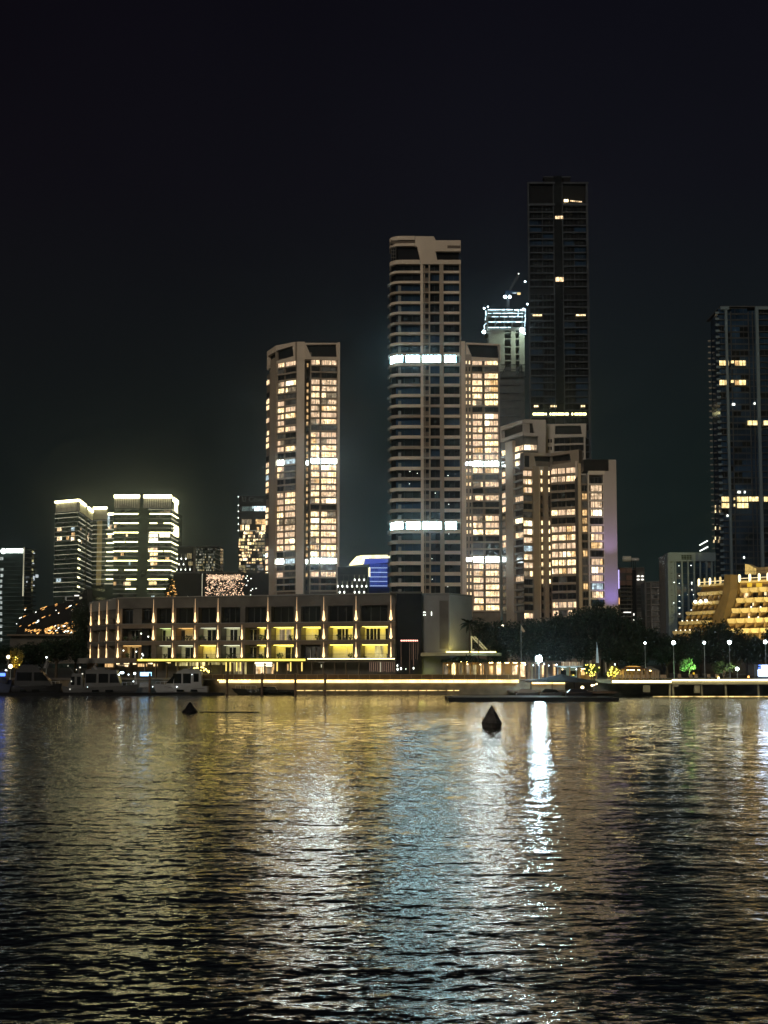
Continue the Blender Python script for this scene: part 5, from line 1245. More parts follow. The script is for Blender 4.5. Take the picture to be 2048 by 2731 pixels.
# dark block with hanging string lights, pale louvred block with swept canopy
def east_blocks():
    Y = 320
    T = Thing('dark_block', 'windowless black block with thin pinkish strings of light beside the louvred block', 'building', (PX(1090, 328), 328, GROUND))
    f = facp(1057.5, 320, 1125, 320, 1700)
    mb = MB(); f.rect(mb, 1057.5, 1583, 1124.5, 1830, -16, .2, 'black'); T.part('wall', mb)
    mb = MB(); f.rect(mb, 1040, 1578, 1126, 1583, -18, .5, 'greydark'); T.part('roof', mb)
    for q in range(10):
        k = MB(); u, z = f.uz(1070 + q * 4.7, 1708.5); k.ball(f.pt(u, .5, z), .17, 'pink_bulb', 5); T.part('string_bulb', k)
    for a, y1, w in ((1069, 1790, .05), (1092, 1798, .05), (1098, 1760, .04), (1102, 1775, .09), (1108, 1758, .04), (1112.5, 1760, .04), (1116, 1745, .03), (1069.2, 1784, .04)):
        k = MB(); u, z1 = f.uz(a, 1710); _, z0 = f.uz(a, y1); f.box(k, u, u + w, z0, z1, .4, .5, 'line_dim'); T.part('string_light', k)
    for a, y, r in ((1059.5, 1775, .14), (1060, 1785, .18), (1069, 1783, .18), (1102.5, 1782, .15), (1082, 1784, .08)):
        k = MB(); u, z = f.uz(a, y); k.ball(f.pt(u, .6, z), r, 'star', 5, 1.5); T.part('lamp', k)
    T = Thing('louvred_block', 'grey louvred block glowing yellow-green at its foot, behind the palm', 'building', (PX(1190, 330), 330, GROUND))
    a_ = facp(1125.3, 321, 1198, 319, 1700); b_ = facp(1198, 319, 1258, 330, 1700)
    mb = MB(); mb.plan([a_.pt(0, 0, 0)[:2], a_.pt(a_.L, 0, 0)[:2], b_.pt(b_.L, 0, 0)[:2], b_.pt(b_.L, -12, 0)[:2], a_.pt(0, -12, 0)[:2]], GROUND, a_.uz(1180, 1584)[1], 'greymid')
    k = MB(); b_.box(k, .1, b_.L, a_.uz(1180, 1738)[1], a_.uz(1180, 1586)[1], 0, .05, 'lit_louvre'); T.part('lit_side_cladding', k); T.part('wall', mb)
    mb = MB(); mb.plan([a_.pt(0, .4, 0)[:2], a_.pt(a_.L, .4, 0)[:2], b_.pt(b_.L, .4, 0)[:2], b_.pt(b_.L, -12, 0)[:2], a_.pt(0, -12, 0)[:2]], a_.uz(1180, 1583.9)[1], a_.uz(1180, 1581.5)[1], 'grey'); T.part('roof', mb)
    for q in range(16):
        for f, x0, y0, y1 in ((a_, 1176, 1602, 1648), (b_, 1202, 1602, 1650), (b_, 1202, 1662, 1682), (b_, 1203, 1700, 1733)):
            x = x0 + q * (1.35 if f is a_ else 1.9)
            if x > (1197 if f is a_ else (1220 if y0 < 1690 else 1229)): continue
            k = MB(); u, z1 = f.uz(x, y0); _, z0 = f.uz(x, y1); f.box(k, u, u + .07, z0, z1, 0, .14, 'slate'); T.many('louvre', k, 1)
    for q in range(18):
        k = MB(); x = 1129 + q * 3.7; u, z1 = a_.uz(x, 1708 + 10 * (q % 2)); _, z0 = a_.uz(x, 1734); a_.box(k, u, u + .06, z0, z1, 0, .12, 'slate'); T.many('louvre', k, .5)
    k = MB(); u, z1 = a_.uz(1172, 1602); u1, z0 = a_.uz(1196, 1730); a_.box(k, u, u1, z0, z1, 0, .06, 'greydark'); T.part('dark_panel', k)
    for a, y in ((1130, 1633), (1133, 1633), (1130, 1640), (1134, 1640), (1150.5, 1633), (1150.5, 1640), (1150.5, 1637)):
        k = MB(); u, z = a_.uz(a, y); a_.box(k, u, u + .12, z - .12, z + .12, .1, .2, 'star'); T.part('lamp', k)
    # swept canopy with hidden yellow strip
    zc = a_.uz(1180, 1740)[1]
    q = [(1122, 318), (1150, 314), (1200, 311), (1260, 310), (1335, 318), (1338, 326), (1262, 332), (1198, 319.6), (1126, 321)]
    pts = [(PX(x, Yq), Yq) for x, Yq in q]
    mb = MB(); mb.prism([(x, y_, zc - .75 + .02 * i) for i, (x, y_) in enumerate(pts)], [(x, y_, zc - .15 + .02 * i) for i, (x, y_) in enumerate(pts)], 'cream_canopy'); T.part('canopy', mb)
    k = MB()
    for (x0, Y0, x1, Y1) in ((1190, 315, 1262, 316), (1262, 316, 1322, 321)):
        k.tube((PX(x0, Y0), Y0, zc + .05), (PX(x1, Y1), Y1, zc + .1), .11, .11, 'canopy_led', 6)
    T.part('canopy_light', k)
    for a in (1128, 1136, 1141):
        k = MB(); u, z = a_.uz(a, 1803); c = a_.pt(u, 2.0, z); k.ball(c, .2, 'ygreen_lamp', 6); T.part('ground_lamp', k)
    # diagonal stair frame behind the palm
    S = Thing('outdoor_stair', 'pale diagonal stair frame beside the palm trunk, on the swept canopy', 'stair', (PX(1275, 322), 322, zc))
    fs = facp(1255, 322, 1300, 322, 1700)
    for (a, b, c, d) in ((1257, 1697, 1258, 1733), (1257, 1697, 1291, 1733), (1266, 1697, 1299, 1733), (1258, 1733, 1265, 1733)):
        k = MB(); u0, z0 = fs.uz(a, b); u1, z1 = fs.uz(c, d); k.tube(fs.pt(u0, 0, z0), fs.pt(u1, 0, z1), .13, .13, 'white', 5); S.part('stringer', k)
    for q in range(9):
        k = MB(); t_ = (q + .5) / 9; u0, z0 = fs.uz(1258 + 34 * t_, 1698 + 35 * t_); fs.box(k, u0, u0 + .75, z0, z0 + .1, -.4, .3, 'white'); S.part('tread', k)
    l = bpy.data.lights.new('canopy_glow', 'AREA'); l.shape = 'RECTANGLE'; l.size = 7; l.size_y = .3; l.energy = 260; l.color = (1, .85, .22)
    o = bpy.data.objects.new('canopy_glow', l); COL.objects.link(o); o.location = (PX(1228, 317), 317.9, zc + .12); o.rotation_euler = (math.radians(150), 0, 0)
east_blocks()

# ------------------------------------------------------------------ slanted building with orange sparkle on the left
def slant_building():
    Y = 520
    T = Thing('slanted_building', 'dark sloping-roofed building sprinkled with orange lights behind the left trees', 'building', (PX(150, 530), 530, GROUND))
    f = facp(20, Y, 232, Y, 1650)
    mb = MB(); f.ppoly(mb, [(40, 1700), (52, 1650), (120, 1618), (214, 1600), (216, 1596), (232, 1598), (232, 1700)], -26, 0, 'black'); T.part('wall', mb)
    mb = MB(); f.rect(mb, 24, 1692, 245, 1696, -8, 3, 'brown'); T.part('terrace_edge', mb)
    mb = MB(); f.rect(mb, 28, 1696, 240, 1770, -8, 1, 'greydark'); T.part('terrace_wall', mb)
    rr = random.Random(21)
    def bit(a, y, w, h, m, rot=0):
        u0, z1 = f.uz(a, y); u1, z0 = f.uz(a + w, y + h); k = MB()
        if rot: f.poly(k, [(u0, z0 - .1), (u1, z0 + (u1 - u0) * .45), (u1, z1 + (u1 - u0) * .45), (u0, z1)], .1, .3, m)
        else: f.box(k, u0, u1, z0, z1, .1, .3, m)
        T.many('light', k, w * h)
    for i in range(105):
        t = rr.random(); a = 118 + t * 90; top = 1690 - (a - 60) * .255
        y = top + rr.random() * (1690 - top)
        bit(a, y, 1 + rr.random() * 6, .7 + rr.random() * 1.5, 'orange_b' if rr.random() < .85 else 'star', rr.random() < .4)
    for i in range(16): bit(62 + rr.random() * 45, 1678 + rr.random() * 12, 2 + rr.random() * 7, 1, 'orange_b', 1)
    for a, y, w in ((108, 1623, 9), (117, 1620, 9), (147, 1612, 6), (148, 1615, 5), (112, 1626, 7), (62, 1644, 7), (52, 1648, 6), (52, 1670, 5), (76, 1668, 6), (87, 1662, 8), (100, 1655, 4), (96, 1660, 8), (112, 1647, 9), (131, 1641, 4), (66, 1626, 3), (67, 1622, 4), (184, 1617, 7), (176, 1622, 8), (191, 1626, 3), (155, 1634, 4), (202, 1612, 4), (95, 1632, 2)): bit(a, y, w, 1.3, 'orange_b' if rr.random() < .7 else 'star', 1)
    for a, y in ((149, 1627), (156, 1635), (191, 1627), (213, 1636), (44, 1663), (199, 1588 + 40), (214, 1677), (219, 1655)): bit(a, y, 1.5, 1.5, 'star')
    T.finish()
    # small pitched sheds on the skyline above it
    T = Thing('roof_frame', 'small angular white-lit roof frame on the skyline below the left glass tower', 'building', (PX(190, 640), 640, GROUND))
    f = facp(170, 640, 232, 640, 1600)
    for a, y, w, h, m in ((199, 1587, 12, 3, 'white_dim3'), (174, 1591, 4, 10, 'led_dim2'), (174, 1591, 26, 1, 'led_dim2'), (176, 1601, 20, 1, 'led_dim2'), (212, 1592, 7, 6, 'led_dim')):
        k = MB(); f.rect(k, a, y, a + w, y + h, 0, .3, m); T.part('light_edge', k)
    k = MB(); f.ppoly(k, [(170, 1720), (170, 1600), (222, 1575), (232, 1570), (232, 1720)], -12, -.5, 'black'); T.part('wall', k)
    # sparkling tree patch by the widest office tower
    T = Thing('fairy_light_tree', 'small tree wrapped in orange fairy lights at the foot of the widest office tower', 'tree', (PX(454, 640), 640, GROUND))
    f = facp(430, 640, 480, 640, 1580)
    k = MB(); k.tube((PX(455, 640), 640.5, GROUND), (PX(455, 640), 640.5, 34), .4, .2, 'bark', 6); T.part('trunk', k)
    k = MB(); f2 = MB()
    for i in range(150):
        t = rr.random(); y = 1547 + t * 50; a = 460 + (rr.random() - .62) * (4 + 26 * t)
        u, z = f.uz(a, y); s_ = .15 + .25 * rr.random(); p = Vector(f.pt(u, rr.random() * 3 - 1, z))
        if i % 2:
            kk = MB(); kk.box(p.x, p.x + s_ * 2.2, p.y, p.y + .2, p.z, p.z + s_, 'orange_b'); T.many('fairy_light', kk, s_)
        for _ in range(3):
            c = p + Vector((rr.random() - .5, rr.random() - .5, rr.random() - .5)) * 2; d = Vector((rr.random() - .5, rr.random() - .5, rr.random() - .5)) * .9; e = d.orthogonal() * .8
            f2.face([c - d, c - e, c + d, c + e], 'leaf')
    T.part('crown', f2); T.finish()
slant_building()

# ------------------------------------------------------------------ golden terraced hotel
def hotel():
    T = Thing('terraced_hotel', 'golden floodlit hotel of stepped half-moon balconies behind the right-hand trees', 'hotel', (PX(1950, 520), 525, GROUND))
    l = facp(1862, 520, 1960, 500, 1580); r = facp(1968, 499, 2120, 480, 1580)
    rows_l = [(1863, 1581, 1950), (1855, 1607, 1944), (1844, 1633, 1932), (1831, 1659, 1912), (1821, 1684.5, 1896)]
    zl = [l.uz(1950, 1574 + 26.3 * i)[1] for i in range(6)]
    zt = l.uz(1950, 1548)[1]
    ul = lambda a, y: l.uz(a, y)[0]
    core = MB(); l.poly(core, [(ul(1812, 1700), GROUND), (ul(1822, 1700), l.uz(1825, 1690)[1]), (ul(1866, 1565), zt - 1), (l.L, zt - 1), (l.L, GROUND)], -16, -1, 'gold_wall'); T.part('wall', core)
    core = MB(); r.poly(core, [(0, GROUND), (0, zt), (r.L, zt + .3), (r.L, GROUND)], -16, -1, 'gold_wall'); T.part('wall', core)
    for i, (a0, y0, a1) in enumerate(rows_l):
        z1 = zl[i]; d = .6 + i * .9; u0 = ul(a0, y0 + 4); u1 = ul(a1, y0 - 4); n = 6; w = (u1 - u0) / n
        k = MB(); l.box(k, u0, u1 + .4, z1 - .05, z1 + .1, -1, d - .1, 'gold_wall'); T.part('terrace', k)
        for j in range(n):
            ua, ub = u0 + j * w + .08, u0 + (j + 1) * w - .08; k = MB()
            m_ = (ua + ub) / 2; h = 1.15
            arc = [(m_ + (ub - ua) / 2 * math.cos(t), z1 - .3 - (h - .3) * math.sin(t)) for t in [math.pi * q / 7 for q in range(8)]]
            l.poly(k, [(ua, z1), (ub, z1)] + arc, d - 1.4, d, 'gold_band'); T.part('balcony', k)
            k = MB(); l.poly(k, [(ua + .1, z1 - 1.3), (ua + .45, z1 - 1.3), (ua - .35, z1 - 3.1), (ua - .8, z1 - 3.1)], -1, d - .2, 'gold_wall'); T.part('fin_wall', k)
            window(T, l, ua + .5, ub - .1, z1 - 3.0, z1 - 1.5, -.9 + .001 * j, 'dimroom2' if rnd() < .3 else 'glass_brown', mull=0)
            if i in (3, 4) and j < 4:
                k = MB(); k.ball(l.pt(m_, d - .6, z1 + .22), .22, 'bulb_soft', 6); T.part('terrace_lamp', k)
    for a, y in ((1869, 1605), (1883, 1604), (1897, 1602)):
        k = MB(); u, z = l.uz(a, y); k.ball(l.pt(u, 2.2, z), .48, 'hot_lamp', 7); T.part('terrace_lamp', k)
    zr = [r.uz(1990, 1568 + 27.2 * i)[1] for i in range(5)]
    for i in range(5):
        z1 = zr[i]; d = .6 + i * .9; a0 = 1977 - i * 6.6
        for j in range(5):
            a = a0 + j * 25; u0 = r.uz(a, 1568 + 27 * i)[0]; u1 = r.uz(a + 21, 1568 + 27 * i)[0]; h = 1.5
            if r.pt(u0, 0, 0)[0] > PX(2090, 490): continue
            k = MB(); r.poly(k, [(u0, z1), (u1, z1), (u1 - .15, z1 - h * .55), (u1 - .6, z1 - h), (u0 + .6, z1 - h), (u0 + .15, z1 - h * .55)], d - 1.6, d, 'gold_band'); T.part('balcony', k)
            window(T, r, u0 + .1, u1 + .2, z1 - 3.1, z1 - h - .1, -.9 + .001 * j, 'glass_brown' if rnd() < .75 else 'lit3', mull=1)
            k = MB(); q = .5; r.poly(k, [(u0 - .5, z1 - h), (u0 + .15, z1 - h), (u0 - .25, z1 - 3.3), (u0 - 1.0, z1 - 3.3)], -1, d - .4, 'gold_wall'); T.part('fin_wall', k)
            if j % 2 == (i % 2): k = MB(); u = (u0 + u1) / 2; r.box(k, u - .22, u + .22, z1 - 2.6, z1 - h - .1, -.85, -.3, 'bulb_soft2'); T.part('wall_lamp', k)
        for a in (2016, 2041):
            if i in (2, 3): k = MB(); u, z = r.uz(a - i, 1566 + 27.2 * i - 1); k.ball(r.pt(u, d - .5, z), .25, 'bulb_soft', 5); T.part('terrace_lamp', k)
    # roof railing with lit posts
    for fc, xs, ya, yb in ((l, (1866, 1881, 1895.5, 1909, 1923.5, 1938.5, 1953), 1564, 1552), (r, (1974, 2001.5, 2026.5, 2050), 1552, 1546)):
        k = MB(); u0, z0 = fc.uz(xs[0], ya); u1, z1 = fc.uz(xs[-1], yb); zz = (z0 + z1) / 2
        fc.box(k, u0, u1 + (.6 if fc is l else 2), zz - .45, zz + .15, -1, .5, 'gold_band'); T.part('roof_rail', k)
        k = MB(); fc.box(k, u0, u1, zz + .9, zz + 1.1, .1, .25, 'bulb_soft2'); T.part('light_strip', k)
        for i, x in enumerate(xs):
            u = fc.uz(x, ya)[0]; k = MB(); w = .30 if i % 2 or fc is r else .38; w = .42 if fc is r or x > 1950 else w
            c = fc.pt(u, .3, zz); k.lathe(c, [(w * .7, -.2), (w, 0), (w, 1.9), (w * .6, 2.3)], 'post_glow' if x in (1866, 1895.5, 1938.5, 1953, 1974, 2001.5, 2026.5, 2050) else 'post_glow2', 7); T.part('roof_post', k)
    k = MB(); l.ppoly(k, [(1953, 1560), (1956, 1533), (1971, 1533), (1971, 1575), (1962, 1615), (1946, 1668), (1934, 1670), (1921, 1652), (1938, 1614), (1950, 1585)], .6, 3.4, 'buttress'); T.part('buttress', k)
    k = MB(); r.ppoly(k, [(1970, 1503), (1980, 1505), (1999, 1515), (1999, 1533), (1970, 1531)], -5, -3, 'gold_band'); T.part('penthouse_wall', k)
    k = MB(); r.ppoly(k, [(1999, 1513), (2060, 1508), (2060, 1531), (1999, 1532)], -12, -3.2, 'brown'); T.part('penthouse', k)
    for a, b in ((1988, 2000), (2012, 2027)):
        k = MB(); r.rect(k, a, 1554.5, b, 1565, -.95, -.8, 'amber_win'); T.part('lit_window', k)
    k = MB(); l.box(k, ul(1815, 1700), l.L, GROUND, zl[4] - 4.5, -1, 6.2, 'black'); T.part('dark_base_cover', k)  # black boxes added to keep the floodlit hotel foot dark
    k = MB(); r.box(k, 0, r.L, GROUND, zr[4] - 4.8, -1, 6, 'black'); T.part('dark_base_cover', k)
    T.finish(120)
    for (px, Y, e, tgt) in ((1880, 462, 120000, (1895, 1620)), (2000, 445, 150000, (2020, 1610))):
        li = bpy.data.lights.new('hotel_flood', 'SPOT'); li.energy = e * .62; li.color = (1.0, .78, .30); li.spot_size = math.radians(80); li.spot_blend = .6; li.shadow_soft_size = .5
        o = bpy.data.objects.new('hotel_flood', li); COL.objects.link(o); a = Vector((PX(px, Y), Y, 7)); o.location = a
        o.rotation_euler = (P(*tgt, 500) - a).to_track_quat('-Z', 'Y').to_euler()
hotel()

# ------------------------------------------------------------------ quay, jetty, decks
QY = 307.0
def quay():
    k = MB(); k.box(-900, 1200, QY + .02, 345, -3, 2.795, 'quay'); single('quay', k, kind='structure')
    k = MB(); k.box(-900, 1200, QY - .25, 345, 2.8, 2.88, 'paving'); single('promenade', k, kind='structure')
    k = MB(); k.box(-2500, 2500, 345.01, 5000, -3, 2.78, 'soil'); single('ground', k, kind='structure')
quay()
def strip(label, pxa, pxb, y, Y, m, h=.26, seg=1.9, gap=.03, name='deck_light_or_glow_line'):
    T = Thing(name, label, 'light strip', (PX((pxa + pxb) / 2, Y), Y, PZ(y, Y)))
    x0, x1 = PX(pxa, Y), PX(pxb, Y); z = PZ(y, Y); x = x0
    while x < x1:
        w = min(seg * ru(.6, 1.6), x1 - x); k = MB(); k.box(x, x + w - gap, Y - .1, Y, z - h / 2, z + h / 2, m); T.many('tube', k, w); x += w
    T.finish(); return T
strip('long warm light strip along the promenade edge from the boats to the canopy', 585, 1383, 1817, QY - .3, 'edge_led', .58)
strip('short warm light strip on the promenade edge half hidden by the dark canopy', 1418, 1514, 1820, QY - .3, 'edge_led', .58)
strip('broken dim golden glowing line just above the waterline, below the long promenade strip', 792, 1228, 1841.5, QY - .1, 'water_glow', .14, gap=.3)
# round lamps along the quay left of the strip
T = Thing('quay_lamp_row', 'row of warm oval lamps on the quay edge beside the dark speedboat', 'lamps', (PX(540, QY), QY - .3, 2.5))
for px in (598, 612, 619, 637, 645, 655, 667, 583, 591):
    k = MB(); k.ball((PX(px, QY), QY - .4, PZ(1814, QY)), .20, 'edge_led', 7, .7); T.part('lamp', k)
def railing(pxa, pxb, label, y=QY - .1, name='railing'):
    T = Thing(name, label, 'railing', (PX((pxa + pxb) / 2, y), y, 2.88))
    x0, x1 = PX(pxa, y), PX(pxb, y)
    k = MB(); k.box(x0, x1, y - .04, y + .04, 3.82, 3.9, 'rail'); T.part('top_rail', k)
    k = MB(); k.box(x0, x1, y - .01, y + .01, 3.0, 3.78, 'rail_glass'); T.part('glass_panel', k)
    n = int((x1 - x0) / 2.05)
    for i in range(n + 1): k = MB(); x = x0 + (x1 - x0) * i / n; k.box(x - .04, x + .04, y - .05, y + .05, 2.88, 3.83, 'rail_post'); T.many('post', k, 1)
    T.finish()
railing(540, 1180, 'bronze railing along the promenade in front of the long building')
railing(1180, 1385, 'bronze railing along the promenade in front of the pavilion restaurant')
for i, (px, lab) in enumerate(((400, 'dark mooring pile between the two white yachts'), (506, 'dark mooring pile in front of the second yacht cabin'), (606, 'dark mooring pile at the bow of the black speedboat'), (699, 'dark mooring pile amidships of the black speedboat'), (788, 'dark mooring pile at the stern of the black speedboat'), (867, 'dark mooring pile in front of the glowing promenade edge'))):
    k = MB(); Y = 301; x = PX(px, Y); k.lathe((x, Y, -2), [(.24, 0), (.24, PZ(1797, Y) + 2), (.12, PZ(1797, Y) + 2.2)], 'wood', 9)
    single('mooring_pile', k, lab, 'mooring pile', group='mooring piles along the marina', base=(x, Y, 0))
# jetty on the right
def jetty():
    Y0, Y1 = 285, 304
    T = Thing('jetty', 'wide jetty on paired piles with a bright edge light, right side of the promenade', 'jetty', (PX(1850, 290), 290, 0))
    xa, xm, xb = PX(1630, Y0), PX(1790, Y0), PX(2200, Y0)
    k = MB(); k.box(xa, xm, Y0 + .4, QY - .02, 2.35, 2.92, 'concrete_warm'); k.box(xm + .01, xb, Y0, QY - .02, 2.2, 3.05, 'concrete_warm'); T.part('deck', k)
    k = MB(); k.box(xa + .2, xm, Y0 + .1, Y0 + .38, 2.55, 2.9, 'jetty_led'); T.part('edge_light', k)
    k = MB(); k.box(xm + .1, xb, Y0 - .3, Y0 - .02, 2.86, 3.12, 'jetty_led'); T.part('edge_light', k)
    for px in (1786, 1793, 1869, 1933, 2020, 2090):
        k = MB(); x = PX(px, Y0 + 1); k.tube((x, Y0 + 1, 2.3), (x + (.25 if px != 1786 else -.2), Y0 + 1, -2), .19, .22, 'concrete_warm', 7); T.part('pile', k)
    for a, b, y0, y1 in ((1852, 1866, 1828, 1848), (1716, 1733, 1828, 1846), (1795, 1809, 1825, 1832)):
        k = MB(); k.box(PX(a, Y0), PX(b, Y0), Y0 + .2, Y0 + 1, PZ(y1, Y0), PZ(y0, Y0), 'concrete_warm'); T.part('pile_cap', k)
    T.finish()
    strip('thin golden glowing line at the waterline beneath the jetty', 1740, 2120, 1857, 284, 'water_glow', .07, gap=.12)
jetty()
# floating pontoon
k = MB(); xa, xb = PX(1195, 251), PX(1650, 251)
k.box(xa, xb, 251, 266, -.4, .5, 'pontoon_side'); 
single('floating_pontoon', k, 'long low black floating pontoon with a pale top, behind the cone buoy', 'pontoon', base=(0, 251, 0))
k = MB(); k.box(xa + 1, xb - 8, 254, 266, .505, .56, 'pontoon_top'); single('pontoon_deck', k, 'pale grey walking deck laid on the black floating pontoon', 'deck', base=(0, 251, 0))
k = MB(); k.box(PX(0, 300), PX(600, 300), 298.5, 300.3, -.3, .45, 'black'); single('floating_pier', k, 'low dark floating pier the yachts lie along', 'pier', base=(0, 299, 0))

# ------------------------------------------------------------------ restaurants and tents on the promenade
def pavilion(label, pxa, pxb, ytop, Y, spans, mats, roofm='greydark', ex=1.0, wall='brown', lightm='pav_light', light=True):
    x0, x1 = PX(pxa, Y), PX(pxb, Y); zt = PZ(ytop, Y)
    T = Thing('pavilion', label, 'restaurant pavilion', ((x0 + x1) / 2, Y + 3, 2.88))
    k = MB(); k.box(x0 - ex * .5, x1 + ex * .5, Y - ex, Y + 7, zt, zt + .25, roofm); T.part('roof', k)
    k = MB(); k.box(x0, x1, Y + 4.2, Y + 4.5, 2.88, zt, wall); T.part('back_wall', k)
    n = spans
    for i in range(n + 1):
        x = x0 + (x1 - x0) * i / n; k = MB(); k.box(x - .12, x + .12, Y - .1, Y + .14, 2.88, zt, 'post_lit'); T.part('post', k)
    for i in range(n):
        a, b = x0 + (x1 - x0) * i / n + .25, x0 + (x1 - x0) * (i + 1) / n - .25
        q = random.random()
        if q < .8:
            k = MB(); m = random.choice(mats); xx = ru(a, a + .4 * (b - a)); k.box(xx, b, Y + 4.0, Y + 4.18, 2.9 + ru(.3, .9), zt - ru(.2, .8), m); T.part('window', k)
        if rnd() < .75:
            k = MB(); k.ball((ru(a, b), Y + ru(.5, 2), zt - ru(.35, .7)), ru(.09, .17), random.choice(['bulb', 'bulb', 'bulb_w']), 6); T.part('lamp', k)
        if rnd() < .8:
            k = MB(); xx = ru(a, b - .5); k.box(xx, xx + .7, Y + .3, Y + 1, 3.5, 3.58, 'wood'); k.box(xx + .3, xx + .38, Y + .6, Y + .68, 2.88, 3.5, 'slate'); T.part('table', k)
        if light:
            k = MB(); k.box(a + .2, b - .2, Y + 1.5, Y + 2.1, zt - .08, zt - .02, lightm); T.part('ceiling_light', k)
        if rnd() < .25:
            k = MB(); xx = ru(a, b - .3); k.box(xx, xx + ru(.2, .5), Y + .2, Y + .4, 2.9, zt - .1, 'curtain'); T.part('curtain', k)
    T.finish(); return T
pavilion('open timber pavilion full of warm lamps, between the palm and the glass-front pavilion', 1182, 1296, 1764, 314, 6, ['lit3', 'gold_dim', 'gold_lit', 'dimroom2'], wall='gold_wall')
pavilion('glass-front timber restaurant pavilion left of the blazing flood lamp', 1300, 1408, 1767, 313, 5, ['lit', 'dimroom2', 'lit3', 'lit'], roofm='wood', wall='gold_wall')
pavilion('dim low pavilion right behind the blazing flood lamp', 1412, 1490, 1766, 316, 5, ['dimroom2', 'dimroom', 'lit3'], light=False)
pavilion('small pale blue cabin with a striped cream awning, right of the flood lamp', 1493, 1545, 1779, 312, 2, ['glass'], roofm='cabin_white', wall='cabin_white', lightm='pav_light_w')
T = Thing('awning', 'cream vertical-striped awning above the pale blue cabin', 'awning', P(1520, 1777, 314))
for q in range(12):
    k = MB(); x = PX(1496 + q * 4.2, 313); k.box(x, x + .24, 312.6, 312.9, PZ(1777, 313), PZ(1765, 313), 'awning_a' if q % 2 else 'awning_b'); T.part('stripe_panel', k)
pavilion('ochre-walled kiosk half hidden by the tree with yellow bulbs', 1547, 1590, 1783, 316, 2, ['gold_dim', 'lit3'], wall='gold_wall')

def gazebo(label, pxa, pxb, y_eave, y_top, Y, roofm, top_glow=None):
    x0, x1 = PX(pxa, Y), PX(pxb, Y); xc = (x0 + x1) / 2; w = x1 - x0; ze, zt = PZ(y_eave, Y), PZ(y_top, Y)
    T = Thing('gazebo', label, 'gazebo', (xc, Y + 2, 2.88))
    D = 4.5
    k = MB(); b = [(x0 - .3, Y - .3), (x1 + .3, Y - .3), (x1 + .3, Y + D), (x0 - .3, Y + D)]; s_ = .52
    t = [(xc + (x - xc) * s_, Y + D / 2 + (y - Y - D / 2) * s_) for x, y in b]; zm = ze + (zt - ze) * .62
    k.prism([(x, y, ze) for x, y in b], [(x, y, ze + .12) for x, y in b], roofm); k.prism([(x, y, ze + .12) for x, y in b], [(x, y, zm) for x, y in t], roofm); rf = T.part('roof', k)
    k = MB(); t2 = [(xc + (x - xc) * s_ * 1.12, Y + D / 2 + (y - Y - D / 2) * s_) for x, y in b]; t3 = [(xc + (x - xc) * .30, Y + D / 2) for x, y in b]
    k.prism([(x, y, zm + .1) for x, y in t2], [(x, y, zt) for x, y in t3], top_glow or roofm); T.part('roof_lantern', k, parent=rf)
    for i in range(5):
        x = x0 + w * i / 4; k = MB(); k.box(x - .08, x + .08, Y - .08, Y + .08, 2.88, ze, 'post_lit'); T.part('post', k)
        if i in (0, 2, 3, 4):
            k = MB(); k.prism([(x + .1, Y, 2.9), (x + .3, Y, 2.9), (x + .3, Y + .1, 2.9), (x + .1, Y + .1, 2.9)], [(x - .1, Y, ze), (x + .55, Y, ze), (x + .55, Y + .1, ze), (x - .1, Y + .1, ze)], 'curtain'); T.part('curtain', k)
    k = MB(); k.box(x0 + .4, x1 - .4, Y + 1.5, Y + 1.8, ze - .1, ze - .02, 'pav_light'); T.part('ceiling_light', k)
    k = MB(); k.box(x0, x1, Y + D - .3, Y + D - .2, 2.9, ze - .3, 'brown'); T.part('back_curtain', k)
    T.finish()
gazebo('brown tiered gazebo with an self-glowing orange roof top and tied curtains', 1664, 1722, 1786, 1776, 300, 'tent_brown', 'tent_glow')
gazebo('smaller white-roofed gazebo tucked against the brown tiered gazebo', 1724, 1751, 1788, 1778, 301, 'canvas')
gazebo('dim low olive tent left of the brown tiered gazebo', 1630, 1658, 1786, 1780, 303, 'canvas_dark')

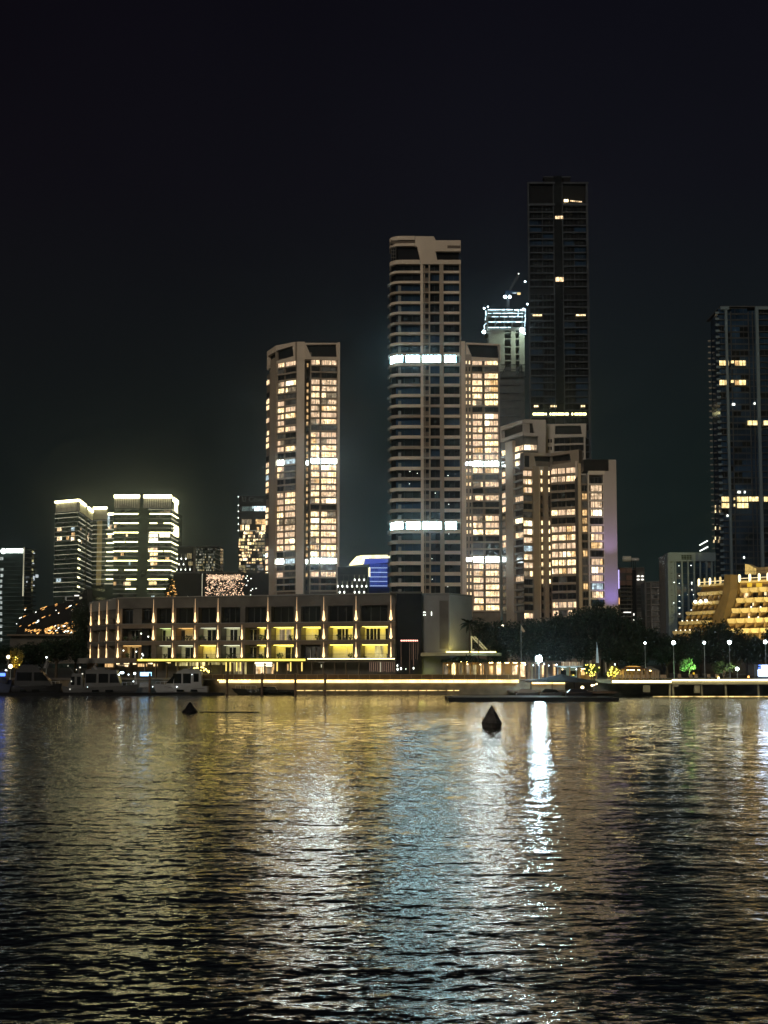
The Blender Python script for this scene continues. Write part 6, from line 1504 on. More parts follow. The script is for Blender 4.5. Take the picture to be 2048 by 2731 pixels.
# big dark tensile canopy near the water, its terrace and lamps
def dark_canopy():
    Y = 297; x = PX(1497, Y); z0 = PZ(1819, Y); h = PZ(1797, Y) - z0
    T = Thing('canopy_tent', 'large black pointed canopy hiding the end of the promenade light strip', 'canopy', (x, Y, 2.5))
    k = MB(); prof = [(7.0, 0), (6.9, .12), (5.0, h * .3), (3.0, h * .52), (1.2, h * .8), (.12, h)]; k.lathe((x, Y, z0), prof, 'canvas_dark', 14); T.part('canvas', k)
    for a in (-6.2, -2.1, 2.1, 6.2): k = MB(); k.tube((x + a, Y - 2.6, .5), (x + a, Y - 2.6, z0 + .3), .07, .07, 'slate', 6); T.part('post', k)
    for a in (-5.6, 5.6): k = MB(); k.tube((x + a, Y + 3, .5), (x + a, Y + 3, z0 + .2), .07, .07, 'slate', 6); T.part('post', k)
    k = MB(); k.box(x + .8, x + 6.2, Y + 1, Y + 1.3, .9, z0 - .1, 'canvas'); T.part('screen_wall', k)
    T.finish()
    k = MB(); k.box(PX(1365, 295), PX(1640, 295), 291, QY, .45, .75, 'wood'); single('lower_deck', k, 'low timber landing under the black pointed canopy', 'deck', base=(x, Y, 0))
    for px, y, r, lab in ((1553, 1833, .32, 'bright oval lamp under the right edge of the black canopy'), (1579, 1828, .24, 'first of three small lamps right of the black canopy'), (1585, 1827, .14, 'middle one of three small lamps right of the black canopy'), (1591, 1824, .16, 'last of three small lamps right of the black canopy')):
        q = P(px, y, 290); T = Thing('deck_lamp', lab, 'lamp', q)
        k = MB(); k.ball(q, r, 'bulb', 8, .8); T.part('globe', k); k = MB(); k.tube((q.x, q.y, .7), (q.x, q.y, q.z - r * .8), .04, .04, 'slate', 5); T.part('pole', k)
dark_canopy()

# ------------------------------------------------------------------ trees
def leaf_mesh(mb, c, r, n, m, size, rr, flat=1.0):
    """leaf clumps through an uneven blob made of several lobes"""
    lobes = [(Vector((rr.uniform(-.55, .55), rr.uniform(-.5, .5), rr.uniform(-.35, .55))), rr.uniform(.32, .58)) for _ in range(11)]
    for i in range(n):
        L_, lr = lobes[i % len(lobes)]
        d = Vector((rr.gauss(0, 1), rr.gauss(0, 1), rr.gauss(0, 1))).normalized() * lr * rr.random() ** .45
        p = L_ + d; p = Vector((p.x * r[0], p.y * r[1], p.z * r[2])) + c
        a = Vector((rr.gauss(0, 1), rr.gauss(0, 1), rr.gauss(0, .6))).normalized() * size * rr.uniform(.5, 1.3); b = a.cross(Vector((rr.gauss(0, 1), rr.gauss(0, 1), rr.gauss(0, 1)))).normalized() * size * rr.uniform(.3, .7)
        mb.face([p - a, p - b, p + a, p + b], m)
def make_tree(label, base, h, w, m='leaf', n=3600, seed=1, group=None, size=.42, name='tree'):
    rr = random.Random(seed); T = Thing(name, label, 'tree', base, group); b = Vector(base)
    k = MB(); tr = h * .035
    k.tube(b, b + Vector((.2, 0, h * .42)), tr, tr * .7, 'bark', 8)
    for i in range(6):
        a = i * 1.05; k.tube(b + Vector((.2, 0, h * (.32 + .02 * i))), b + Vector((math.cos(a) * w * .33, math.sin(a) * w * .3, h * rr.uniform(.62, .8))), tr * .5, tr * .15, 'bark', 6)
    T.part('trunk', k)
    k = MB(); leaf_mesh(k, b + Vector((0, 0, h * .62)), (w * .55, w * .5, h * .42), n, m, size, rr); T.part('crown', k)
    return T
protos = [make_tree('', (0, -50 * i - 200, 0), 14, 13, seed=i + 3, group='dark trees along the waterfront', n=3800).o for i in range(3)]
def put_tree(i, px, ytop, Y, wpx, label):
    H = PZ(ytop, Y) - GROUND; W = wpx / F * Y
    o = protos[i % 3]; s = (W / 13 * 1.05, W / 13 * 1.05, H / 14 * 1.02)
    return copy_thing(o, (PX(px, Y), Y, GROUND), label, s, rotz=i * 1.7)
right_trees = [
    (1300, 1652, 392, 100, 'low dark tree directly right of the palm crown'), (1352, 1662, 372, 90, 'dark tree below the lit right wing of the tall tower'), (1395, 1655, 398, 95, 'dark tree under the left foot of the grey apartment block'),
    (1440, 1652, 385, 95, 'dark tree straight above the blazing flood lamp'), (1480, 1648, 365, 95, 'dark tree above and right of the flood lamp glare'), (1520, 1632, 395, 105, 'tall dark tree covering the lowest lit bays of the tan block'), (1560, 1622, 380, 110, 'tall dark tree below the slim slab block'),
    (1605, 1612, 392, 110, 'highest dark tree in front of the violet wall'), (1645, 1622, 372, 95, 'high dark tree at the right edge of the violet wall'), (1682, 1648, 388, 80, 'dark tree below the stacked stair lamps'), (1722, 1672, 370, 85, 'dark tree below the open-framed balcony block'),
    (1765, 1688, 385, 80, 'dark tree below the white end wall of the grey slab'), (1812, 1690, 372, 80, 'dark tree at the left foot of the golden hotel'), (1868, 1676, 388, 80, 'dark tree covering the lowest left balconies of the golden hotel'), (1905, 1650, 372, 85, 'dark tree rising in front of the hotel buttress'),
    (1950, 1672, 360, 80, 'dark tree just right of the hotel buttress foot'), (1992, 1694, 372, 85, 'dark tree beneath the middle of the hotel right wing'), (2040, 1680, 360, 90, 'dark tree at the right picture edge under the hotel'), (2095, 1675, 370, 90, 'dark tree beyond the hotel, outermost to the right'),
    (1420, 1700, 345, 90, 'broad low tree catching the cold glare behind the flood lamp'), (1480, 1705, 348, 90, 'low dark tree behind the dim low pavilion'), (1545, 1700, 345, 100, 'low dark tree behind the pale blue cabin'), (1620, 1700, 346, 110, 'low dark tree behind the white spire'), (1700, 1712, 346, 100, 'low dark tree behind the brown tiered gazebo'),
    (1780, 1722, 346, 100, 'low dark tree behind the second street lamp of the row'), (1860, 1716, 345, 100, 'low dark tree behind the third street lamp of the row'), (1930, 1720, 344, 90, 'low dark tree behind the fourth street lamp of the row'), (2010, 1718, 346, 100, 'low dark tree behind the last street lamp of the row'), (1340, 1712, 346, 80, 'low dark tree behind the glass-front pavilion')]
for i, (px, yt, Y, w, lab) in enumerate(right_trees): put_tree(i, px, yt, Y, w, lab)
left_trees = [(40, 1722, 350, 90, 'dark tree beside the yellow lamps at the far left'), (95, 1712, 362, 110, 'dark tree below the slanted building'), (150, 1702, 350, 110, 'fullest dark tree left of the long waterfront building'), (200, 1700, 372, 80, 'dark tree touching the left end of the long waterfront building'), (214, 1606, 420, 56, 'tall slim dark tree at the right end of the slanted roof'), (-10, 1730, 355, 90, 'dark tree cut by the left picture edge')]
for i, (px, yt, Y, w, lab) in enumerate(left_trees): put_tree(i + 1, px, yt, Y, w, lab)
for o in protos:
    for c in list(o.children): bpy.data.objects.remove(c)
    bpy.data.objects.remove(o)
# small special trees
def lit_tree(label, px, y0, y1, Y, wpx, m, light, col, bulbs=0, seed=5, bulbm='yellow_bulb', off=(0, -2, .6), n=900):
    b = Vector((PX(px, Y), Y, 2.88)); H = PZ(y0, Y) - 2.88
    T = make_tree(label, b, H, wpx / F * Y, m, n, seed, size=.22, name='small_tree')
    rr = random.Random(seed)
    for i in range(bulbs):
        k = MB(); t = rr.random(); p = b + Vector((rr.gauss(0, .32) * wpx / F * Y * .7, -.5 - rr.random() * .8, H * (.25 + .72 * t))); k.ball(p, .07 + .11 * rr.random(), bulbm, 5); T.part('fairy_bulb', k)
    if light:
        l = bpy.data.lights.new('tree_spotlight', 'SPOT'); l.energy = light * 1.2; l.spot_size = math.radians(95); l.spot_blend = .5; l.color = col; l.shadow_soft_size = .15
        o = bpy.data.objects.new('tree_spotlight', l); COL.objects.link(o); o.location = b + Vector(off); o.rotation_euler = (Vector((0, 0, H * .65)) - Vector(off)).to_track_quat('-Z', 'Y').to_euler()
    return T
lit_tree('small tree strung with yellow bulbs left of the pale spire', 1576, 1770, 1812, 303, 36, 'leaf2', 260, (1, .75, .1), 26, 5)
lit_tree('brightest yellow-lit bush just left of the long gazebo light strip', 1634, 1776, 1815, 300, 40, 'leaf_y', 900, (1, .9, .1), 34, 6)
lit_tree('small tree lit vivid green under the right-hand trees', 1836, 1752, 1800, 318, 48, 'leaf_g', 3200, (.45, 1, .35), 0, 7, off=(1.2, -2.5, 1.4))
lit_tree('pale grey-lit bare tree beside a white globe lamp, right of the green one', 1928, 1762, 1800, 316, 62, 'leaf2', 1100, (.9, .9, .65), 0, 8, off=(2.4, -2.2, 1.4))
lit_tree('small tree lit amber beside the two bright lamps at far left', 46, 1722, 1790, 318, 46, 'leaf_y', 900, (1, .6, .08), 5, 9, off=(-1.2, -2, 1.6))
# palms
def palm(label, px, ycrown, Y, R_, zb, seed, trunk_r=.2, n=22):
    rr = random.Random(seed); b = Vector((PX(px, Y), Y, zb)); zc = PZ(ycrown, Y)
    T = Thing('palm_tree', label, 'palm tree', b)
    k = MB(); k.lathe(b, [(trunk_r * 1.5, 0), (trunk_r, .6), (trunk_r * .9, (zc - zb) * .6), (trunk_r * .8, zc - zb)], 'bark', 9); T.part('trunk', k)
    top = Vector((b.x, b.y, zc))
    for i in range(n):
        a = 2 * math.pi * i / n + rr.uniform(-.2, .2); el = rr.uniform(-.1, 1.1); L_ = R_ * rr.uniform(.8, 1.1); k = MB(); prev = top; S = 9
        for j in range(1, S + 1):
            t = j / S; drop_ = t * t * L_ * (.55 + .35 * (1 - el))
            p = top + Vector((math.cos(a) * L_ * t * math.cos(el * .7), math.sin(a) * L_ * t * math.cos(el * .7), math.sin(el) * L_ * t - drop_))
            k.tube(prev, p, .05 * (1.1 - t), .05 * (1.05 - t), 'leaf', 4)
            d = (p - prev).normalized(); side = d.cross(Vector((0, 0, 1))); side = (side if side.length > .01 else Vector((1, 0, 0))).normalized()
            w = L_ * .24 * math.sin(math.pi * min(1, t * .85 + .12))
            for s_ in (-1, 1):
                for q in (0, .5):
                    o = prev.lerp(p, q); tip = o + side * s_ * w + d * w * .5 - Vector((0, 0, w * .55)); k.face([o, o + d * .22, tip], 'leaf')
            prev = p
        T.part('frond', k)
    return T
palm('large palm silhouette in front of the louvred block', 1253, 1664, 311, 2.6, 6.6, 1)
palm('thin second palm half hidden right of the large palm', 1276, 1690, 312.5, 1.5, 6.6, 2, trunk_r=.12, n=14)
k = MB()
rr = random.Random(2)
for i in range(900):
    a = rr.uniform(-6.4, 6.4); hh = 1.15 * math.exp(-((a + 1.5) / 2.6) ** 2) + .3; p = Vector((PX(1262, 311) + a, 311 + rr.uniform(-1.5, 1.5), 6.35 + rr.random() * hh)); d = Vector((rr.gauss(0, 1), rr.gauss(0, 1), rr.gauss(0, 1))).normalized() * .22; e = d.orthogonal() * .8
    k.face([p - d, p - e, p + d, p + e], 'leaf')
single('roof_planting', k, 'dark mound of low planting around the palms on the pavilion roof', 'planting', base=(PX(1262, 311), 311, 6.3))
# shrubs along the railing
def shrub(px, Y, r, label, z=2.88, m='leaf2', seed=0):
    T = Thing('shrub', label, 'shrub', (PX(px, Y), Y, z), 'clipped shrubs behind the promenade railing'); k = MB(); leaf_mesh(k, Vector((PX(px, Y), Y, z + r * .6)), (r, r, r * .9), 220, m, .16, random.Random(seed)); T.part('foliage', k)
    k = MB(); k.tube((PX(px, Y), Y, z), (PX(px, Y), Y, z + r * .5), .04, .03, 'bark', 5); T.part('stem', k)
for i, px in enumerate((1134, 1147, 1163, 1176, 1190)): shrub(px, 309.5, .75, 'small round shrub behind the railing, below the louvred block', seed=i)

# ------------------------------------------------------------------ street lamps, flood lamp, masts
def street_lamp(px, y, Y, r, label, m='globe', pole_to=2.88, name='street_lamp', cat='street lamp', group='globe lamps on poles before the right-hand trees'):
    p = P(px, y, Y); T = Thing(name, label, cat, (p.x, p.y, pole_to), group)
    k = MB(); k.lathe((p.x, p.y, pole_to), [(.14, 0), (.07, .5), (.05, p.z - pole_to - r)], 'lamp_pole', 7); T.part('pole', k)
    k = MB(); k.ball(p, r, m, 9); T.part('globe', k)
street_lamp(1720, 1715, 332, .22, 'small dim street lamp above the brown gazebo, first of the row')
street_lamp(1796, 1714, 330, .40, 'bright globe street lamp below the white end wall of the grey slab')
street_lamp(1878, 1714, 334, .28, 'middling globe street lamp above the green-lit tree')
street_lamp(1945, 1713, 330, .40, 'bright globe street lamp right of the hotel buttress foot')
street_lamp(2041, 1712, 330, .36, 'globe street lamp at the right picture edge')
street_lamp(1966, 1784, 312, .34, 'low white globe lamp beside the pale-lit tree', group=None)
street_lamp(22, 1752, 312, .36, 'upper yellow globe lamp at the far left', m='bulb', group=None)
street_lamp(28, 1777, 309, .42, 'lower brightest yellow globe lamp at the far left', m='bulb', group=None)
street_lamp(16, 1788, 306, .18, 'small white lamp just below the two yellow globes at far left', m='bulb_w', group=None)
street_lamp(124, 1753, 320, .16, 'tiny white lamp in the dark left trees', m='bulb_w', group=None)
street_lamp(1640, 1772, 309, .12, 'tiny white lamp above the brightest yellow bush', m='bulb_w', group=None)
street_lamp(1340, 1670, 400, .4, 'small warm lamp above the trees left of the grey apartment block', m='bulb_soft', group=None)
p = P(1437, 1757, 303); T = Thing('flood_light', 'blazing blue-white flood lamp on a mast at the water edge', 'flood light', (p.x, p.y, 2.88))
k = MB(); k.lathe((p.x, p.y, 2.88), [(.16, 0), (.09, .6), (.07, p.z - 2.88 - .7)], 'lamp_pole', 8); T.part('mast', k)
k = MB(); k.ball(p, .62, 'flood', 12); T.part('lamp', k)
k = MB(); k.box(p.x - .6, p.x + .6, p.y + .85, p.y + .97, p.z - .5, p.z + .5, 'slate'); k.box(p.x - .05, p.x + .05, p.y, p.y + .85, p.z - .95, p.z - .83, 'slate'); T.part('housing', k)
T = Thing('flagpole', 'thin flagpole with a limp pale flag above the trees', 'flagpole', (PX(1390, 318), 318, 2.88))
k = MB(); x = PX(1390, 318); k.tube((x, 318, 2.88), (x, 318, PZ(1664, 318)), .06, .04, 'lamp_pole', 6); T.part('pole', k)
k = MB(); z = PZ(1667, 318); k.prism([(x + .05, 318, z), (x + .9, 318.1, z - 1.3), (x + .5, 318.1, z - 1.5), (x + .05, 318, z - 1.0)], [(x + .05, 318.06, z), (x + .9, 318.16, z - 1.3), (x + .5, 318.16, z - 1.5), (x + .05, 318.06, z - 1.0)], 'curtain'); T.part('flag', k)
T = Thing('spire', 'slender pale blue spire sculpture against the dark trees', 'sculpture', (PX(1592, 312), 312, 2.88))
k = MB(); x = PX(1593, 312); za, zb, zc = PZ(1768, 312), PZ(1748, 312), PZ(1728, 312)
k.prism([(x - .3, 311.8, za), (x + .3, 311.8, za), (x + .3, 312.2, za), (x - .3, 312.2, za)], [(x - .12, 311.9, zc), (x + .1, 311.9, zc), (x + .1, 312.1, zc), (x - .12, 312.1, zc)], 'spire_white'); k.tube((x, 312, zc), (x - .1, 312, PZ(1712, 312)), .08, .03, 'spire_white', 5); T.part('shaft', k)
k = MB(); k.tube((x, 312, 2.88), (x, 312, za), .1, .1, 'slate', 6); T.part('stand', k)
T = Thing('kiosk', 'kiosk with glaring blue-white light boxes at the right picture edge', 'kiosk', (PX(2036, 306), 308, 2.88))
for a, b, y0, y1, m in ((2022, 2030, 1786, 1803, 'kiosk_w'), (2031, 2048, 1774, 1803, 'kiosk_w'), (2024, 2029, 1773, 1776, 'blue_lit'), (2023, 2027, 1780, 1783, 'blue_lit'), (2050, 2075, 1776, 1803, 'kiosk_w')):
    k = MB(); k.box(PX(a, 306), PX(b, 306), 306, 306.3, PZ(y1, 306), PZ(y0, 306), m); T.part('light_box', k)
k = MB(); k.box(PX(2020, 306), PX(2080, 306), 306.4, 309, 2.88, PZ(1772, 306), 'slate'); T.part('body', k)
# cafe furniture and planters before the gazebos
rr = random.Random(31)
for i, px in enumerate((1648, 1658, 1668, 1679, 1693, 1702, 1716, 1729, 1741, 1754, 1765, 1773, 1812, 1842, 1856, 1890, 1912)):
    x = PX(px, 296); T = Thing('cafe_chair', 'pale cushioned cafe seat on the jetty terrace in front of the gazebos' if px < 1780 else 'small seat on the dark right part of the jetty terrace', 'chair', (x, 296, 2.95 if px < 1790 else 3.05), 'seats along the jetty terrace'); z = 2.95 if px < 1790 else 3.05
    k = MB(); k.box(x - .3, x + .3, 295.8, 296.3, z + .3, z + .48, 'curtain'); T.part('seat', k)
    k = MB(); k.box(x - .3, x + .3, 296.3, 296.42, z + .3, z + .95, 'curtain'); T.part('backrest', k)
    for a in (-.25, .25):
        k = MB(); k.box(x + a - .03, x + a + .03, 295.85, 295.91, z, z + .3, 'slate'); T.part('leg', k)
        k = MB(); k.box(x + a - .03, x + a + .03, 296.3, 296.36, z, z + .3, 'slate'); T.part('leg', k)
for px, y, m, lab in ((1914, 1805, 'amber_win', 'yellow-lit menu board standing on the jetty'), (1916, 1808, 'bulb', 'small candle-bright lamp before the yellow menu board'), (1996, 1805, 'orange', 'small orange lantern on the right part of the jetty'), (1850, 1796, 'amber_win', 'small amber lantern below the green-lit tree')):
    q = P(px, y, 292); T = Thing('lantern', lab, 'lantern', (q.x, q.y, 3.05)); k = MB(); k.box(q.x - .15, q.x + .15, q.y - .1, q.y + .1, q.z - .2, q.z + .2, m); T.part('lit_panel', k); k = MB(); k.box(q.x - .03, q.x + .03, q.y - .03, q.y + .03, 3.05, q.z - .2, 'slate'); T.part('stand', k)

# ------------------------------------------------------------------ boats
def boat(name, label, pxa, pxb, Y, bow, hull_h, cabins, hullm='gel', cat='yacht', beam=None, extras=None, ywater=None):
    """pxa..pxb side-on; bow=+1 points right. cabins: (t0,t1,z0,z1,rake0,rake1,widthfrac,mat,windows)"""
    x0, x1 = PX(pxa, Y), PX(pxb, Y); Lh = x1 - x0; beam = beam or min(4.2, Lh * .3)
    org = Vector((x0 if bow > 0 else x1, Y, 0)); T = Thing(name, label, cat, (org.x, Y, 0))
    def W(t, y, z): return (org.x + bow * t * Lh, Y + y, z)
    k = MB(); rings = []
    N = 14
    for i in range(N + 1):
        t = i / N; w = beam / 2 * (1 - max(0, (t - .4) / .6) ** 2.3) + .02; dk = hull_h * (.86 + .28 * t * t); keel = -.35 + .55 * max(0, t - .75) * 4 * .6; tt = t
        rake = .0
        rings.append([W(t, -w, dk), W(t - .05 * t, -w * .86, dk * .35), W(t - .10 * t, -w * .35, keel), W(t - .10 * t, w * .35, keel), W(t - .05 * t, w * .86, dk * .35), W(t, w, dk)])
    i0 = len(k.v); mi = k.mi(hullm)
    for r in rings: k.v += r
    for i in range(N):
        for j in range(6):
            a, b = i0 + i * 6 + j, i0 + i * 6 + (j + 1) % 6; k.f.append((a, b, b + 6, a + 6)); k.m.append(mi)
    k.f.append(tuple(range(i0, i0 + 6))); k.m.append(mi); k.f.append(tuple(range(i0 + N * 6 + 5, i0 + N * 6 - 1, -1))); k.m.append(mi)
    T.part('hull', k)
    k = MB(); 
    for s_ in (-1, 1):
        k.prism([W(.05, s_ * (beam / 2 + .0) - .03, hull_h * .60), W(.7, s_ * beam / 2 * .80 - .03, hull_h * .72), W(.7, s_ * beam / 2 * .80 + .03, hull_h * .72), W(.05, s_ * beam / 2 + .03, hull_h * .60)], [W(.05, s_ * beam / 2 - .03, hull_h * .60 + .07), W(.7, s_ * beam / 2 * .80 - .03, hull_h * .72 + .07), W(.7, s_ * beam / 2 * .80 + .03, hull_h * .72 + .07), W(.05, s_ * beam / 2 + .03, hull_h * .60 + .07)], 'slate')
        break
    T.part('rub_rail', k)
    for q, (a, b) in enumerate(((.18, .3), (.42, .55))):
        k = MB(); w = -beam / 2 * 1.0; k.prism([W(a, w - .02, hull_h * .32), W(b, w - .02, hull_h * .34), W(b, w + .5, hull_h * .34), W(a, w + .5, hull_h * .32)], [W(a, w - .02, hull_h * .52), W(b, w - .02, hull_h * .55), W(b, w + .5, hull_h * .55), W(a, w + .5, hull_h * .52)], 'glass')
        if Lh > 8: T.part('hull_window', k)
    for (t0, t1, z0, z1, r0, r1, wf, m, wins) in cabins:
        k = MB(); w = beam / 2 * wf
        prof = [(t0, z0), (t1, z0), (t1 - r1, z1), (t0 + r0, z1)]
        k.prism([W(t, -w, z) for t, z in prof], [W(t, w, z) for t, z in prof], m); cb = T.part('cabin', k)
        k = MB(); k.prism([W(t0 + r0 - .015, -w - .1, z1), W(t1 - r1 + .02, -w - .1, z1), W(t1 - r1 + .02, w + .1, z1), W(t0 + r0 - .015, w + .1, z1)], [W(t0 + r0 - .01, -w - .1, z1 + .1), W(t1 - r1, -w - .1, z1 + .1), W(t1 - r1, w + .1, z1 + .1), W(t0 + r0 - .01, w + .1, z1 + .1)], m); T.part('cabin_roof', k, parent=cb)
        for (a, b, f0, f1, wm) in wins:
            k = MB(); za, zb = z0 + (z1 - z0) * f0, z0 + (z1 - z0) * f1
            sl = (r1 * (f1 - f0)) if b > .9 * t1 + .1 * t0 else 0
            k.prism([W(a, -w - .015, za), W(b, -w - .015, za), W(b - sl, -w - .015, zb), W(a, -w - .015, zb)], [W(a, w + .015, za), W(b, w + .015, za), W(b - sl, w + .015, zb), W(a, w + .015, zb)], wm); T.part('cabin_window', k, parent=cb)
    if extras: extras(T, W, beam)
    # pulpit rail at the bow
    if Lh > 7:
        k = MB()
        for q in range(5):
            t = .62 + .08 * q; k.tube(W(t, -beam * .3 * (1.2 - t), hull_h), W(t, -beam * .3 * (1.2 - t), hull_h + .65), .025, .025, 'white', 4)
            if q: k.tube(W(t - .08, -beam * .3 * (1.28 - t), hull_h + .65), W(t, -beam * .3 * (1.2 - t), hull_h + .65), .025, .025, 'white', 4)
        T.part('bow_rail', k)
    T.finish(); return T
def arch(t, z0, z1, m='gel', lean=.03, radar=True):
    def ex(T, W, beam):
        k = MB()
        for s_ in (-1, 1): k.prism([W(t, s_ * beam * .36 - .05, z0), W(t + .05, s_ * beam * .36 - .05, z0), W(t + .05, s_ * beam * .36 + .05, z0), W(t, s_ * beam * .36 + .05, z0)], [W(t - lean, s_ * beam * .33 - .05, z1), W(t - lean + .03, s_ * beam * .33 - .05, z1), W(t - lean + .03, s_ * beam * .33 + .05, z1), W(t - lean, s_ * beam * .33 + .05, z1)], m)
        k.prism([W(t - lean - .01, -beam * .35, z1), W(t - lean + .05, -beam * .35, z1), W(t - lean + .05, beam * .35, z1), W(t - lean - .01, beam * .35, z1)], [W(t - lean - .01, -beam * .35, z1 + .12), W(t - lean + .05, -beam * .35, z1 + .12), W(t - lean + .05, beam * .35, z1 + .12), W(t - lean - .01, beam * .35, z1 + .12)], m)
        ra = T.part('radar_arch', k)
        if radar: k = MB(); c = W(t - lean + .02, 0, z1 + .12); k.lathe(c, [(.1, 0), (.26, .12), (.2, .3), (.05, .36)], m, 9); T.part('radar', k, parent=ra)
        k = MB(); c = W(t - lean + .02, .3, z1 + .1); k.tube(c, (c[0], c[1], c[2] + 1.2), .02, .01, 'white', 4); T.part('antenna', k, parent=ra)
    return ex
Z = lambda y, Y=302: PZ(y, Y)
# first white yacht
def ex4(T, W, beam):
    arch(.22, Z(1787), Z(1777), 'grey')(T, W, beam)
    k = MB(); c = W(.70, -.9, Z(1794)); k.ball(c, .42, 'boat_white_lamp', 8, .5); T.part('cabin_light', k)
    for t, y, r in ((.655, 1799, .14), (.83, 1799, .12), (.92, 1817, .10), (.10, 1832, .07)): k = MB(); k.ball(W(t, -1.6, Z(y)), r, 'boat_small_lamp', 6); T.part('lamp', k)
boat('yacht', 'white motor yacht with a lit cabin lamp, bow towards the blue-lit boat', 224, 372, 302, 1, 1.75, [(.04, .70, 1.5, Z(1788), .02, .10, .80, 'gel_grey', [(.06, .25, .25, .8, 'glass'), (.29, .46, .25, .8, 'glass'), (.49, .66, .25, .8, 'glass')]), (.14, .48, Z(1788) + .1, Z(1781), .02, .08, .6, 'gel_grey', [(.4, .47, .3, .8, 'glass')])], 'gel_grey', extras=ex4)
def ex6(T, W, beam):
    arch(.30, Z(1786), Z(1778), 'gel_grey', radar=False)(T, W, beam)
    for t, y, r in ((.27, 1799, .07), (.54, 1831, .1), (.97, 1831, .08)): k = MB(); k.ball(W(t, -2.2, Z(y)), r, 'boat_small_lamp', 6); T.part('lamp', k)
boat('yacht', 'second white motor yacht with long dark side windows, bow towards the blue-lit boat', 408, 556, 302, -1, 1.9, [(.10, .78, 1.6, Z(1790), .02, .24, .80, 'gel', [(.16, .25, .3, .85, 'glass'), (.30, .44, .2, .85, 'glass'), (.47, .60, .2, .85, 'glass'), (.62, .74, .2, .85, 'glass')]), (.16, .50, Z(1790) + .1, Z(1785), .02, .06, .6, 'gel', [])], 'gel', extras=ex6)
def ex5(T, W, beam):
    k = MB(); k.prism([W(.35, -.9, Z(1803)), W(.95, -.9, Z(1803)), W(.95, .4, Z(1803)), W(.35, .4, Z(1803))], [W(.35, -.9, Z(1793)), W(.95, -.9, Z(1793)), W(.95, .4, Z(1793)), W(.35, .4, Z(1793))], 'screen'); T.part('lit_cabin', k)
    k = MB(); k.ball(W(.05, -1.2, Z(1796)), .22, 'bulb_w', 6); T.part('lamp', k)
    k = MB(); k.ball(W(.12, -1.6, Z(1828)), .15, 'boat_small_lamp', 6); T.part('lamp', k)
    k = MB(); k.tube(W(.05, -1, 1.4), W(.05, -1, Z(1796)), .04, .03, 'white', 5); k.tube(W(.2, -1, 1.4), W(.06, -1, Z(1796)), .04, .03, 'white', 5); T.part('mast', k)
boat('small_boat', 'small boat with a glowing blue cabin squeezed between the two white yachts', 360, 406, 304.5, 1, 1.5, [(.3, 1.0, 1.4, 2.2, .05, .1, .7, 'gel', [])], 'gel', cat='boat', beam=2.2, extras=ex5)
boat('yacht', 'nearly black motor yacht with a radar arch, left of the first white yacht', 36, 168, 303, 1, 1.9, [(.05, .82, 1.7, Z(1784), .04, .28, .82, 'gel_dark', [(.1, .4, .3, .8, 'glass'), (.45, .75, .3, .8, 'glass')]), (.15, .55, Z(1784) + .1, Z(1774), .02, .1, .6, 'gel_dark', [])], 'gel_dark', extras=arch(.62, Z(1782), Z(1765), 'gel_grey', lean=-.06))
def ex3(T, W, beam):
    for t, y, r in ((.2, 1780, .16), (.35, 1786, .1), (.55, 1817, .12), (.6, 1838, .12), (.1, 1797, .14), (.7, 1776, .08)): k = MB(); k.ball(W(t, -1.3, Z(y)), r, 'boat_spark', 6); T.part('lamp', k)
    k = MB(); k.tube(W(.3, 0, 2.2), W(.3, 0, Z(1775)), .04, .03, 'gel', 5); k.tube(W(.3, 0, 2.8), W(.7, 0, Z(1779)), .03, .03, 'gel', 5); T.part('mast', k)
boat('small_boat', 'small grey cabin boat cluttered with fittings between the black yacht and the first white yacht', 166, 230, 303, -1, 1.5, [(.1, .75, 1.3, Z(1797), .03, .2, .75, 'gel_grey', [(.2, .35, .2, .8, 'glass'), (.45, .6, .2, .8, 'glass')])], 'gel_grey', cat='boat', extras=ex3)
def ex1(T, W, beam):
    k = MB(); k.box(PX(-6, 300), PX(17, 300), 299.2, 299.3, Z(1803), Z(1795), 'blue_lit'); T.part('blue_light', k)
boat('moored_boat', 'blue-grey boat with a blue light cut by the left picture edge', -70, 33, 302, 1, 2.6, [(.1, .9, 2.3, Z(1790), .02, .03, .8, 'gel_dark', [])], 'gel_blue', cat='boat', extras=ex1)
def exs(T, W, beam):
    k = MB(); k.prism([W(.45, -.6, 1.1), W(.6, -.6, 1.1), W(.6, .6, 1.1), W(.45, .6, 1.1)], [W(.45, -.5, 1.5), W(.52, -.5, 1.5), W(.52, .5, 1.5), W(.45, .5, 1.5)], 'glass'); T.part('windscreen', k)
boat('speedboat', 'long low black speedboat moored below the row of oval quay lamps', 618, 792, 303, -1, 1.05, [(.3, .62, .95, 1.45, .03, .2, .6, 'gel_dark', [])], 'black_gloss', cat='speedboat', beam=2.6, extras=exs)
for a, b, lab, m in ((1376, 1436, 'small boat under a pale grey cover, left of the flood lamp reflection', 'canvas'), (1440, 1500, 'small boat under a dark cover, right of the flood lamp reflection', 'canvas_dark'), (1508, 1580, 'low open tender below the black canopy', 'gel_dark')):
    def exc(T, W, beam, m=m):
        k = MB(); k.prism([W(.05, -beam * .45, .8), W(.85, -beam * .3, .8), W(.85, beam * .3, .8), W(.05, beam * .45, .8)], [W(.2, -.06, 1.5), W(.7, -.06, 1.35), W(.7, .06, 1.35), W(.2, .06, 1.5)], m); T.part('cover', k)
    boat('covered_boat', lab, a, b, 280, 1, .8, [], 'gel_grey' if m != 'gel_dark' else m, cat='boat', extras=exc)
for px, y, lab in ((1400, 1836, 'tiny lamp on the pale-covered boat'),):
    pass
